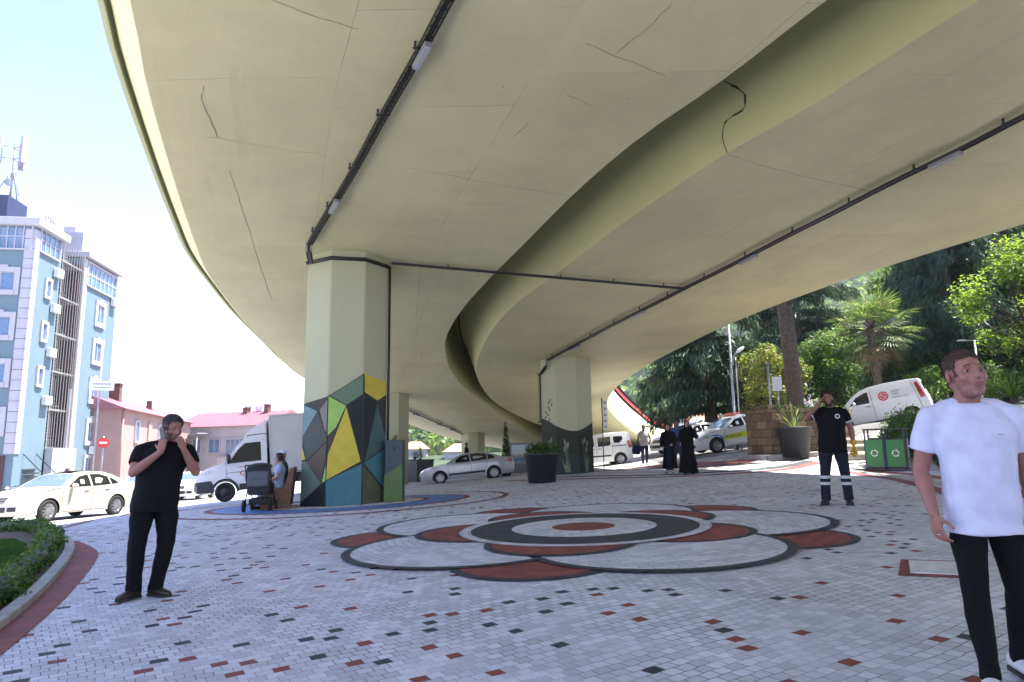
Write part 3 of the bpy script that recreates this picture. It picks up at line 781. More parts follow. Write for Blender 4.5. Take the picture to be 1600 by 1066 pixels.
# ================================================================== vehicles
def carpaint(n, c, metal=.0, rough=.28): return mat(n, c, rough, metal, var=.03, scale=3, coat=.6)
M_glass = mat('dark_car_glass', (.012, .014, .016), .04, var=0, spec=.8)
M_wind = mat('windscreen_glass', (.10, .14, .19), .04, var=0, spec=.9)
M_tyre = mat('tyre_rubber', (.015, .015, .016), .8, var=.2)
M_rim = mat('alloy_rim', (.45, .45, .46), .3, metal=.75, var=.1)
M_trim = mat('black_trim', (.018, .018, .02), .5, var=.1)
M_seam = mat('panel_gap', (.02, .02, .022), .8, var=0)
M_lampglass = mat('headlight_glass', (.50, .52, .56), .12, var=.25, scale=14, coat=.8)
M_taillight = mat('tail_light_red', (.38, .012, .01), .15, var=.1, coat=.8)
M_chrome = mat('chrome', (.6, .6, .6), .12, metal=1, var=0)
M_plate = mat('number_plate', (.7, .7, .68), .4, var=.05)
M_under = mat('underbody', (.01, .01, .01), .9, var=0)
def make_wheel(parent, x, y, r, w, spokes=10, rimmat=None, steel=False, name='wheel'):
    s = 1 if y > 0 else -1
    mb = MB(); mb.lathe([(r*.64, -w/2), (r*.93, -w/2), (r, -w*.32), (r, w*.32), (r*.93, w/2), (r*.64, w/2), (r*.64, -w/2)], (0, 0, 0), 28, 0, 'Y', caps=False)
    wh = mb.build('wheel', M_tyre, parent); wh.location = (x, y, r)
    mb = MB(); f = s*w*.40
    mb.lathe([(r*.66, f*.2), (r*.67, f*1.12), (r*.60, f*1.12), (r*.58, f*.5), (.01, f*.35)], (0, 0, 0), 28, 0, 'Y', caps=False)
    if steel:
        mb.lathe([(r*.50, f*.6), (r*.40, f*.95), (r*.16, f*.85), (r*.13, f*1.1), (.01, f*1.12)], (0, 0, 0), 20, 0, 'Y', caps=False)
    else:
        for k in range(spokes):
            a = 2*PI*k/spokes; d = Vector((math.cos(a), 0, math.sin(a)))
            mb.bar(d*r*.08+Vector((0, f*.95, 0)), d*r*.62+Vector((0, f*1.0, 0)), r*.11, .02, 0, (0, 1, 0))
        mb.lathe([(r*.14, f*.6), (r*.14, f*1.06), (.01, f*1.08)], (0, 0, 0), 14, 0, 'Y', caps=False)
    mb.build('rim', rimmat or M_rim, wh)
    return wh
def make_car(name, label, cat, spec, paint, group=None):
    """body from a side profile with real wheel arches, tumblehome and plan taper"""
    L, Wd = spec['L'], spec['W']; top = spec['top']; xf, xr, rw = spec['xf'], spec['xr'], spec['r']; ra = rw*spec.get('arch', 1.16); sill = spec.get('sill', .22); belt = spec.get('belt', .95); H = spec['H']; tum = spec.get('tum', .2)
    root = thing(name, label, cat, group=group)
    X = lambda x: L/2-x
    def hw(x, z):
        t = abs(x-L/2)/(L/2); w = 1-.13*t**6-.05*t**14
        if z < .55: w *= 1-.05*((.55-z)/.4)**2
        if z > belt: w *= 1-tum*((z-belt)/(H-belt))**1.25
        return Wd/2*w
    def arc(cx, n=12):
        a0 = math.asin(min(.95, max(-.9, (sill-rw)/ra)))
        return [(cx+ra*math.cos(a0+(PI-2*a0)*i/n), rw+ra*math.sin(a0+(PI-2*a0)*i/n)) for i in range(n+1)]
    # top contour, subdivided
    tp = []
    for i in range(len(top)-1):
        a, b = top[i], top[i+1]; l = math.dist(a, b); k = max(1, int(l/.14))
        for j in range(k): tp.append((a[0]+(b[0]-a[0])*j/k, a[1]+(b[1]-a[1])*j/k))
    tp.append(top[-1])
    low = arc(xr)+arc(xf)
    out = tp+low
    pts = [Vector(p) for p in out]; n = len(pts); grid = []
    z = .3
    while z < H:
        x = .1
        while x < L:
            if inside((x, z), out): grid.append(Vector((x, z)))
            x += .16
        z += .13
    grid = [g for g in grid if min((g-p).length for p in pts) > .06]
    v, e, f, _, _, _ = delaunay_2d_cdt(pts+grid, [], [list(range(n))], 1, 1e-6)
    mb = MB(); bm_v = []
    for s in (1, -1):
        mb.add([(X(p.x), s*hw(p.x, p.y), p.y) for p in v], f, 0, True)
    # skin across the top
    m = 8; crown = spec.get('crown', .035); bow = spec.get('bow', .10)
    def across(x, z, k):
        q = -1+2*k/m; c = (1-q*q)
        t = abs(x-L/2)/(L/2)
        return (X(x)+(bow*c*(1 if x < L/2 else -1)*sst(.72, 1, t)), q*hw(x, z), z+(crown*c if z > .8 else 0))
    vs = [across(x, z, k) for x, z in tp for k in range(m+1)]
    mb.add(vs, [(i*(m+1)+k, i*(m+1)+k+1, (i+1)*(m+1)+k+1, (i+1)*(m+1)+k) for i in range(len(tp)-1) for k in range(m)], 0, True)
    me = mb.mesh('body', paint, False)
    bm = bmesh.new(); bm.from_mesh(me); bmesh.ops.remove_doubles(bm, verts=bm.verts, dist=.0015); bmesh.ops.recalc_face_normals(bm, faces=bm.faces)
    for ed in bm.edges:
        if len(ed.link_faces) == 2 and ed.calc_face_angle(0) > R(38): ed.smooth = False
    bm.to_mesh(me); bm.free()
    body = link(me, 'body', root)
    bv = body.modifiers.new('bevel', 'BEVEL'); bv.width = spec.get('bevel', .035); bv.segments = 3; bv.limit_method = 'ANGLE'; bv.angle_limit = R(40)
    # underbody and wheel wells
    mb = MB(); mb.box((0, 0, sill+.10), (L*.9, Wd*.86, .2)); mb.box((0, 0, .5), (L*.8, Wd*.78, .5)); mb.build('underbody', M_under, root)
    for cx in (xf, xr):
        for s in (-1, 1): make_wheel(root, X(cx), s*(Wd/2-.115), rw, .2, spec.get('spokes', 10), spec.get('rim'), spec.get('steel', False))
    def side(poly, s, o=.006):
        poly = [Vector(p) for p in poly]
        fine = []
        for i in range(len(poly)):
            a, b = poly[i], poly[(i+1) % len(poly)]; k = max(1, int((b-a).length/.12)); fine += [a+(b-a)*j/k for j in range(k)]
        v, e, f, _, _, _ = delaunay_2d_cdt(fine, [], [list(range(len(fine)))], 1, 1e-6)
        return [(X(p.x), s*(hw(p.x, p.y)+o), p.y) for p in v], f
    for nm, poly, m_ in spec.get('sides', []):
        for s in (1, -1):
            mb = MB(); vs, fs = side(poly, s, spec.get('o_'+nm, .006)); mb.add(vs, fs, 0, True); mb.build(nm, m_, root, fix=False)
    def sideline(pl, s, w=.014, o=.004):
        mb = MB(); P = [Vector((X(x), s*(hw(x, z)+o), z)) for x, z in pl]
        for a, b in zip(P[:-1], P[1:]):
            d = (b-a).normalized(); q = d.cross(Vector((0, s, 0)))*w/2; mb.add([a-q, b-q, b+q, a+q], [(0, 1, 2, 3)])
        return mb
    for pl in spec.get('seams', []):
        for s in (1, -1):
            fine = []
            for a, b in zip(pl[:-1], pl[1:]):
                k = max(1, int(math.dist(a, b)/.1)); fine += [(a[0]+(b[0]-a[0])*j/k, a[1]+(b[1]-a[1])*j/k) for j in range(k)]
            fine.append(pl[-1]); sideline(fine, s).build('door_seam', M_seam, root, fix=False)
    for x, z in spec.get('handles', []):
        for s in (1, -1):
            mb = MB(); mb.box((X(x), s*(hw(x, z)+.012), z), (.19, .03, .032)); mb.build('door_handle', spec.get('handle_mat', paint), root, bevel=.01)
    if 'mirror' in spec:
        x, z = spec['mirror']
        for s in (1, -1):
            mb = MB(); mb.ball((X(x), s*(hw(x, z)+.12), z), (.07, .12, .085), 10); mb.bar((X(x), s*hw(x, z), z-.05), (X(x), s*(hw(x, z)+.08), z-.03), .05, .03); mb.build('mirror', spec.get('mirror_mat', paint), root)
    def patch(x0, z0, x1, z1, y0, y1, nm, m_, o=.008, shrink=1.0):
        """panel lying on the front / top / rear skin between two profile points"""
        mb = MB(); nx, ny = 6, 8; vs = []
        dx, dz = x1-x0, z1-z0; l = math.hypot(dx, dz); nxx, nzz = -dz/l, dx/l   # outward in profile
        for i in range(nx+1):
            x, z = x0+dx*i/nx, z0+dz*i/nx
            for j in range(ny+1):
                q = y0+(y1-y0)*j/ny; c = 1-q*q; t = abs(x-L/2)/(L/2)
                px = X(x)+(bow*c*(1 if x < L/2 else -1)*sst(.72, 1, t)); pz = z+(crown*c if z > .8 else 0)
                vs.append((px-nxx*o, q*hw(x, z), pz+nzz*o))
        mb.add(vs, [(i*(ny+1)+j, i*(ny+1)+j+1, (i+1)*(ny+1)+j+1, (i+1)*(ny+1)+j) for i in range(nx) for j in range(ny)], 0, True)
        return mb.build(nm, m_, root, fix=False)
    def lerp2(a, b, t): return (a[0]+(b[0]-a[0])*t, a[1]+(b[1]-a[1])*t)
    for nm, i, t0, t1, y0, y1, m_ in spec.get('patches', []):
        a, b = lerp2(top[i], top[i+1], t0), lerp2(top[i], top[i+1], t1); patch(a[0], a[1], b[0], b[1], y0, y1, nm, m_)
    root['_L'] = L
    del root['_L']
    return root, body, hw, X, side, patch
def wheels_at(root, spec, pf, pr, side_sign):
    """near-side wheel contact pixels of front and rear wheel -> place"""
    a, b = G(*pf), G(*pr); h = math.atan2(a.y-b.y, a.x-b.x); mid = (a+b)/2
    lx = spec['L']/2-(spec['xf']+spec['xr'])/2; ly = side_sign*(spec['W']/2-.1)
    c, s = math.cos(h), math.sin(h)
    x = mid.x-(c*lx-s*ly); y = mid.y-(s*lx+c*ly)
    orient(root, x, y, h); return x, y, h
SEDAN = dict(L=4.55, W=1.78, H=1.46, xf=.90, xr=3.48, r=.325, belt=.97, tum=.22,
    top=[(.06, .22), (.0, .34), (.0, .52), (.04, .68), (.16, .78), (.55, .90), (1.05, .975), (1.30, 1.0), (1.62, 1.20), (2.0, 1.385), (2.25, 1.44), (2.65, 1.46), (3.05, 1.425), (3.35, 1.33), (3.85, 1.10), (4.05, 1.065), (4.42, 1.05), (4.50, .98), (4.55, .75), (4.55, .45), (4.48, .24)],
    sides=[('window', [(1.52, 1.0), (1.98, 1.31), (2.34, 1.375), (2.38, 1.0)], M_glass), ('window', [(2.46, 1.0), (2.42, 1.378), (2.8, 1.375), (3.1, 1.29), (3.18, 1.03)], M_glass), ('quarter_window', [(3.24, 1.035), (3.17, 1.265), (3.32, 1.2), (3.52, 1.08), (3.45, 1.045)], M_glass),
           ('headlight', [(.10, .66), (.22, .765), (.62, .86), (.62, .80), (.35, .67), (.15, .63)], M_lampglass), ('tail_light', [(4.30, .78), (4.32, .98), (4.49, .97), (4.53, .78)], M_taillight), ('rubbing_strip', [(1.35, .56), (1.35, .62), (3.1, .63), (3.1, .57)], None)],
    seams=[[(1.36, .97), (1.33, .75), (1.36, .45), (1.42, .26)], [(2.42, 1.0), (2.44, .5), (2.42, .26)], [(3.22, 1.03), (3.22, .85), (3.06, .62)], [(1.42, .26), (3.0, .26)], [(.62, .9), (1.33, .985)]],
    handles=[(2.22, .87), (3.04, .89)], mirror=(1.66, 1.02), spokes=10,
    patches=[('windscreen', 7, .06, 1, -.9, .9, M_wind), ('windscreen', 8, 0, .92, -.9, .9, M_wind), ('rear_window', 13, .1, .95, -.85, .85, M_glass), ('headlight', 3, .05, .95, .52, .98, M_lampglass), ('headlight', 3, .05, .95, -.98, -.52, M_lampglass),
             ('grille', 2, .55, 1, -.42, .42, M_trim), ('grille', 3, .05, .75, -.42, .42, M_trim), ('number_plate', 2, .05, .5, -.3, .3, M_plate), ('lower_intake', 1, .0, .85, -.5, .5, M_trim), ('lower_intake', 1, .1, .8, .58, .93, M_trim), ('lower_intake', 1, .1, .8, -.93, -.58, M_trim)])
def spec_of(base, **kw): d = dict(base); d.update(kw); return d
def fixsides(sp, paint):
    sp['sides'] = [(a, b, c or paint) for a, b, c in sp['sides']]; return sp
P_cream = carpaint('cream_car_paint', (.60, .56, .47), .15, .25)
sp = fixsides(spec_of(SEDAN), P_cream)
r_, body_, hw_, X_, side_, patch_ = make_car('parked_sedan', 'cream sedan parked at the kerb behind the man in black', 'car', sp, P_cream)
def contact(root, sp, front, rear, side_sign):
    a, b = Vector(front), Vector(rear); h = math.atan2(a.y-b.y, a.x-b.x); mid = (a+b)/2; lx = sp['L']/2-(sp['xf']+sp['xr'])/2; ly = side_sign*(sp['W']/2-.1); c, s = math.cos(h), math.sin(h)
    orient(root, mid.x-(c*lx-s*ly), mid.y-(s*lx+c*ly), h)
contact(r_, sp, (-14.1, 21.1), (-13.5, 23.6), 1)
# sun roof, badge and plate lettering
mb = MB(); mb.box((X_(2.35), 0, 1.49), (.62, .85, .012)); mb.build('sunroof', M_glass, r_)
mb = MB(); mb.lathe([(.055, 0), (.055, .014), (.0, .016)], (X_(-.105), 0, .66), 14, 0, 'X'); mb.lathe([(.075, -.004), (.075, .01), (.056, .01)], (X_(-.105), 0, .66), 14, 0, 'X'); mb.build('badge', M_chrome, r_)
mb = MB()
for z in (.60, .645, .70): mb.bar((X_(-.10), -.36, z), (X_(-.10), .36, z), .02, .010)
mb.build('grille_bar', M_chrome, r_)
# silver car below the deck
P_silver = carpaint('silver_car_paint', (.42, .43, .45), .45, .3)
sp = fixsides(spec_of(SEDAN, L=4.84, W=1.82, H=1.48, xf=.95, xr=3.75, r=.335,
    top=[(.06, .24), (.0, .36), (.0, .54), (.04, .70), (.18, .80), (.6, .91), (1.1, .98), (1.35, 1.01), (1.7, 1.22), (2.1, 1.40), (2.4, 1.46), (2.8, 1.48), (3.3, 1.44), (3.75, 1.31), (4.25, 1.12), (4.45, 1.08), (4.70, 1.05), (4.79, .97), (4.84, .75), (4.84, .45), (4.76, .25)],
    sides=[('window', [(1.60, 1.02), (2.07, 1.32), (2.5, 1.395), (2.55, 1.02)], M_glass), ('window', [(2.62, 1.02), (2.57, 1.40), (3.0, 1.405), (3.4, 1.36), (3.45, 1.05)], M_glass), ('quarter_window', [(3.50, 1.05), (3.46, 1.34), (3.72, 1.25), (3.86, 1.13), (3.8, 1.07)], M_glass),
           ('headlight', [(.12, .68), (.24, .785), (.7, .87), (.66, .80), (.36, .69)], M_lampglass), ('tail_light', [(4.5, .82), (4.52, 1.03), (4.74, 1.02), (4.82, .82)], M_taillight), ('rubbing_strip', [(1.4, .40), (1.4, .50), (3.3, .51), (3.3, .41)], M_trim)],
    seams=[[(1.42, .98), (1.38, .75), (1.42, .45), (1.48, .28)], [(2.58, 1.02), (2.6, .5), (2.58, .28)], [(3.47, 1.05), (3.45, .85), (3.32, .62)]], handles=[(2.4, .89), (3.28, .91)], mirror=(1.75, 1.05), spokes=9), P_silver)
r_, *_ = make_car('passing_sedan', 'silver sedan with open driver window beyond the dark grass planter', 'car', sp, P_silver)
orient(r_, at(731, 730, 36.5).x, 36.8, R(187))
# small white van with glazed sides, tail to the right
P_white = carpaint('white_car_paint', (.66, .66, .66), 0, .3)
VAN = dict(L=3.96, W=1.72, H=1.72, xf=.72, xr=3.22, r=.31, belt=1.05, tum=.10, bow=.05, arch=1.2,
    top=[(.05, .22), (.0, .35), (.0, .58), (.05, .75), (.2, .88), (.7, 1.02), (.95, 1.1), (1.35, 1.42), (1.6, 1.58), (1.95, 1.68), (2.5, 1.72), (3.3, 1.72), (3.78, 1.69), (3.85, 1.60), (3.93, 1.0), (3.96, .75), (3.96, .45), (3.92, .24)],
    sides=[('window', [(1.25, 1.08), (1.5, 1.36), (1.78, 1.5), (1.85, 1.5), (1.85, 1.08)], M_glass), ('window', [(2.05, 1.04), (2.05, 1.52), (2.75, 1.53), (2.75, 1.12), (2.65, 1.06)], M_glass), ('window', [(2.92, 1.2), (2.92, 1.53), (3.40, 1.52), (3.44, 1.35), (3.2, 1.17)], M_glass),
           ('headlight', [(.1, .68), (.12, .8), (.5, .95), (.5, .82), (.3, .7)], M_lampglass), ('tail_light', [(3.72, .88), (3.66, 1.26), (3.84, 1.28), (3.92, .88)], M_taillight), ('rubbing_strip', [(1.2, .50), (1.2, .58), (2.72, .58), (2.72, .50)], M_trim), ('slide_rail', [(2.8, 1.0), (2.8, 1.045), (3.62, 1.06), (3.62, 1.015)], M_trim)],
    seams=[[(1.95, 1.60), (1.95, .3)], [(2.82, 1.60), (2.84, .9), (2.78, .4)], [(1.1, 1.05), (1.08, .35)]], handles=[(1.78, .92), (2.12, .92)], handle_mat=M_trim, mirror=(1.42, 1.12), spokes=5,
    patches=[('windscreen', 6, .05, 1, -.88, .88, M_wind), ('windscreen', 7, 0, .9, -.88, .88, M_wind), ('rear_window', 13, .1, .75, -.8, .8, M_glass), ('rear_bumper', 15, .1, .95, -.97, .97, M_trim)])
sp = fixsides(spec_of(VAN), P_white)
r_, *_ = make_car('small_van', 'small white van with side windows parked behind the wave pillar', 'van', sp, P_white)
orient(r_, at(931, 700, 37).x, 37.6, R(186))
# white car half hidden by the women
sp = fixsides(spec_of(SEDAN, L=4.3, H=1.47, top=[(.06, .24), (.0, .36), (.0, .54), (.04, .70), (.16, .80), (.55, .92), (1.05, .99), (1.25, 1.02), (1.58, 1.22), (1.95, 1.40), (2.25, 1.46), (2.65, 1.47), (3.05, 1.45), (3.5, 1.36), (3.95, 1.1), (4.05, 1.05), (4.2, 1.0), (4.26, .9), (4.3, .75), (4.3, .45), (4.25, .24)]), P_white)
for ch in ():
    pass
r_, *_ = make_car('parked_hatchback', 'white hatchback passing behind the two women in black', 'car', sp, P_white)
a = at(1046, 700, 37); orient(r_, a.x+1.3, 37.6, R(204))
# municipal patrol car with hi-vis band
M_hivis = mat('hivis_yellow', (.62, .70, .03), .4, var=.05); M_blueband = mat('patrol_blue', (.03, .17, .50), .4, var=.05); M_greenband = mat('patrol_green', (.12, .42, .12), .4, var=.05); M_navy = mat('navy_ink', (.03, .04, .10), .5, var=0)
sp = spec_of(SEDAN)
sp['sides'] = [s for s in SEDAN['sides'] if s[0] != 'rubbing_strip'] + [('hivis_band', [(1.3, .50), (1.3, .72), (4.35, .76), (4.35, .54)], M_hivis), ('blue_band', [(.62, .78), (.95, .80), (1.18, .72), (1.28, .62), (1.28, .5), (1.2, .52), (1.1, .72), (.8, .74)], M_blueband), ('green_patch', [(.42, .70), (.44, .80), (.6, .80), (.58, .71)], M_greenband)]
r_, b_, hwp, Xp, *_ = make_car('patrol_car', 'white patrol car with yellow hi-vis band behind the stone planter wall', 'car', sp, P_white)
a = G(1098, 712); orient(r_, a.x+1.9, a.y+1.1, R(190), pitch=-.15, dz=.12)
for s in (1, -1):
    text_obj('TRABZON', 'lettering', M_navy, r_, Vector((Xp(1.72), s*(hwp(1.72, .61)+.012), .615)), M3cols((-s, 0, 0), (0, 0, 1), (0, s, 0)), .19)
mb = MB(); mb.box((Xp(2.35), 0, 1.55), (.22, 1.0, .09)); mb.build('light_bar', mat('beacon_red', (.5, .06, .05), .3), r_, bevel=.02)
# white minibus behind the patrol car
MINI = dict(L=5.6, W=2.0, H=2.45, xf=.95, xr=4.4, r=.34, belt=1.25, tum=.12, bow=.06,
    top=[(.05, .25), (.0, .4), (.0, .7), (.06, .95), (.3, 1.1), (.9, 1.25), (1.1, 1.33), (1.6, 1.95), (1.9, 2.28), (2.3, 2.42), (3.2, 2.45), (5.2, 2.43), (5.5, 2.38), (5.55, 2.2), (5.6, 1.2), (5.6, .5), (5.55, .28)],
    sides=[('window', [(1.35, 1.35), (1.75, 1.9), (2.1, 2.0), (2.2, 2.0), (2.2, 1.35)], M_glass), ('window', [(2.3, 1.35), (2.3, 2.02), (3.7, 2.03), (3.7, 1.35)], M_glass), ('window', [(3.8, 1.35), (3.8, 2.03), (5.3, 2.02), (5.35, 1.35)], M_glass), ('headlight', [(.1, .8), (.12, 1.0), (.6, 1.15), (.6, 1.0), (.3, .82)], M_lampglass), ('tail_light', [(5.4, .9), (5.38, 1.4), (5.54, 1.4), (5.56, .9)], M_taillight)],
    seams=[[(2.25, 2.1), (2.25, .35)], [(3.75, 2.1), (3.75, .35)], [(1.2, 1.3), (1.18, .4)]], handles=[(2.1, 1.1)], handle_mat=M_trim, mirror=(1.5, 1.45), mirror_mat=M_trim, spokes=6, steel=True,
    patches=[('windscreen', 6, .05, 1, -.9, .9, M_wind), ('windscreen', 7, 0, .9, -.9, .9, M_wind)])
r_, *_ = make_car('minibus', 'long white minibus with dark side windows parked behind the patrol car', 'minibus', MINI, P_white)
a = at(1180, 668, 41.0); orient(r_, a.x+.8, 41.0, R(196), pitch=-.16, dz=.25)
# white hatch between, its window carries red lettering
sp = fixsides(spec_of(VAN, L=4.2), P_white)
r_, b_, hwp, Xp, *_ = make_car('taxi_van', 'white car with red lettering in its window behind the woman on the phone', 'van', sp, P_white)
a = at(1090, 690, 43.0); orient(r_, a.x, 43.0, R(205))
# panel van on the steep street
KAN = dict(L=4.25, W=1.83, H=1.82, xf=.85, xr=3.5, r=.32, belt=1.1, tum=.10, bow=.06,
    top=[(.05, .24), (.0, .38), (.0, .62), (.05, .8), (.2, .94), (.75, 1.08), (.98, 1.15), (1.4, 1.5), (1.75, 1.70), (2.1, 1.79), (2.7, 1.82), (3.6, 1.80), (4.0, 1.76), (4.08, 1.66), (4.18, 1.1), (4.25, .8), (4.25, .45), (4.2, .26)],
    sides=[('window', [(1.22, 1.12), (1.55, 1.44), (1.9, 1.58), (2.05, 1.59), (2.05, 1.12)], M_glass), ('headlight', [(.1, .72), (.12, .88), (.55, 1.02), (.55, .88), (.3, .74)], M_lampglass), ('tail_light', [(3.97, .95), (3.86, 1.62), (3.98, 1.66), (4.16, .97)], M_taillight), ('sill_trim', [(.1, .24), (.1, .40), (.45, .42), (.45, .24)], M_trim), ('sill_trim', [(1.25, .22), (1.25, .30), (3.1, .36), (3.1, .22)], M_trim)],
    seams=[[(2.15, 1.65), (2.15, .35)], [(1.1, 1.1), (1.08, .4)], [(3.75, 1.7), (3.85, 1.2), (3.95, .5)]], handles=[(1.95, .98)], handle_mat=M_trim, mirror=(1.45, 1.18), spokes=6,
    patches=[('windscreen', 6, .05, 1, -.88, .88, M_wind), ('windscreen', 7, 0, .9, -.88, .88, M_wind), ('rear_window', 13, .1, .7, -.8, .8, M_glass), ('number_plate', 14, .2, .6, -.3, .3, M_plate)])
r_, b_, hwp, Xp, *_ = make_car('panel_van', 'white panel van with round red logo nose down on the sloping street', 'van', KAN, P_white)
a = at(1374, 640, 30.3)
orient(r_, a.x, 30.3, R(146), pitch=-.16)
r_.matrix_world = Matrix.Translation(Vector((0, 0, at(1392, 663, 29.4).z-.12-r_.matrix_world.translation.z))) @ r_.matrix_world
M_logo_red = mat('logo_red', (.55, .05, .04), .5, var=0); M_logo_grey = mat('logo_grey', (.30, .30, .34), .5, var=0)
mb = MB(); s = 1; cx, cz = 2.62, 1.30
def side_disc(mb, hwf, Xf, cx, cz, r0, r1, o, s, n=28, a0=0, a1=360):
    vs = []
    for i in range(n+1):
        a = R(a0+(a1-a0)*i/n)
        for r in (r0, r1):
            x, z = cx+r*math.cos(a), cz+r*math.sin(a); vs.append((Xf(x), s*(hwf(x, z)+o), z))
    mb.add(vs, [(2*i, 2*i+1, 2*i+3, 2*i+2) for i in range(n)])
side_disc(mb, hwp, Xp, cx, cz, .135, .20, .012, s); side_disc(mb, hwp, Xp, cx, cz, .0, .11, .012, s)
mb.build('logo', M_logo_red, r_, fix=False)
mb = MB(); mb.bar((Xp(cx-.1), s*(hwp(cx, cz)+.016), cz+.08), (Xp(cx+.1), s*(hwp(cx, cz)+.016), cz-.08), .002, .03); mb.build('logo_stroke', M_plate, r_)
for i, tx in enumerate(['değer', 'ocak', 'medya a.ş.']):
    text_obj(tx, 'lettering', M_logo_grey, r_, Vector((Xp(2.93), s*(hwp(3.2, 1.4-.12*i)+.010), 1.44-.13*i)), M3cols((-s, 0, 0), (0, 0, 1), (0, s, 0)), .15, align='LEFT')
# parked cars behind the man in black
P_white2 = P_white
sp = fixsides(spec_of(SEDAN, L=4.1), P_white)
r_, *_ = make_car('parked_hatchback', 'white hatchback facing the square beside the pink house railing', 'car', sp, P_white)
a = at(222, 770, 31); orient(r_, a.x-.3, 32, R(-72))
sp = fixsides(spec_of(SEDAN, L=4.1), P_silver)
r_, *_ = make_car('parked_hatchback', 'pale hatchback tucked in just ahead of the white box truck', 'car', sp, P_white)
a = at(296, 765, 38); orient(r_, a.x, 38, R(-80))
r_, *_ = make_car('parked_sedan', 'grey car parked far left beside the white house wall', 'car', fixsides(spec_of(SEDAN), P_silver), P_silver)
a = at(372, 740, 46); orient(r_, a.x-3, 47, R(160))
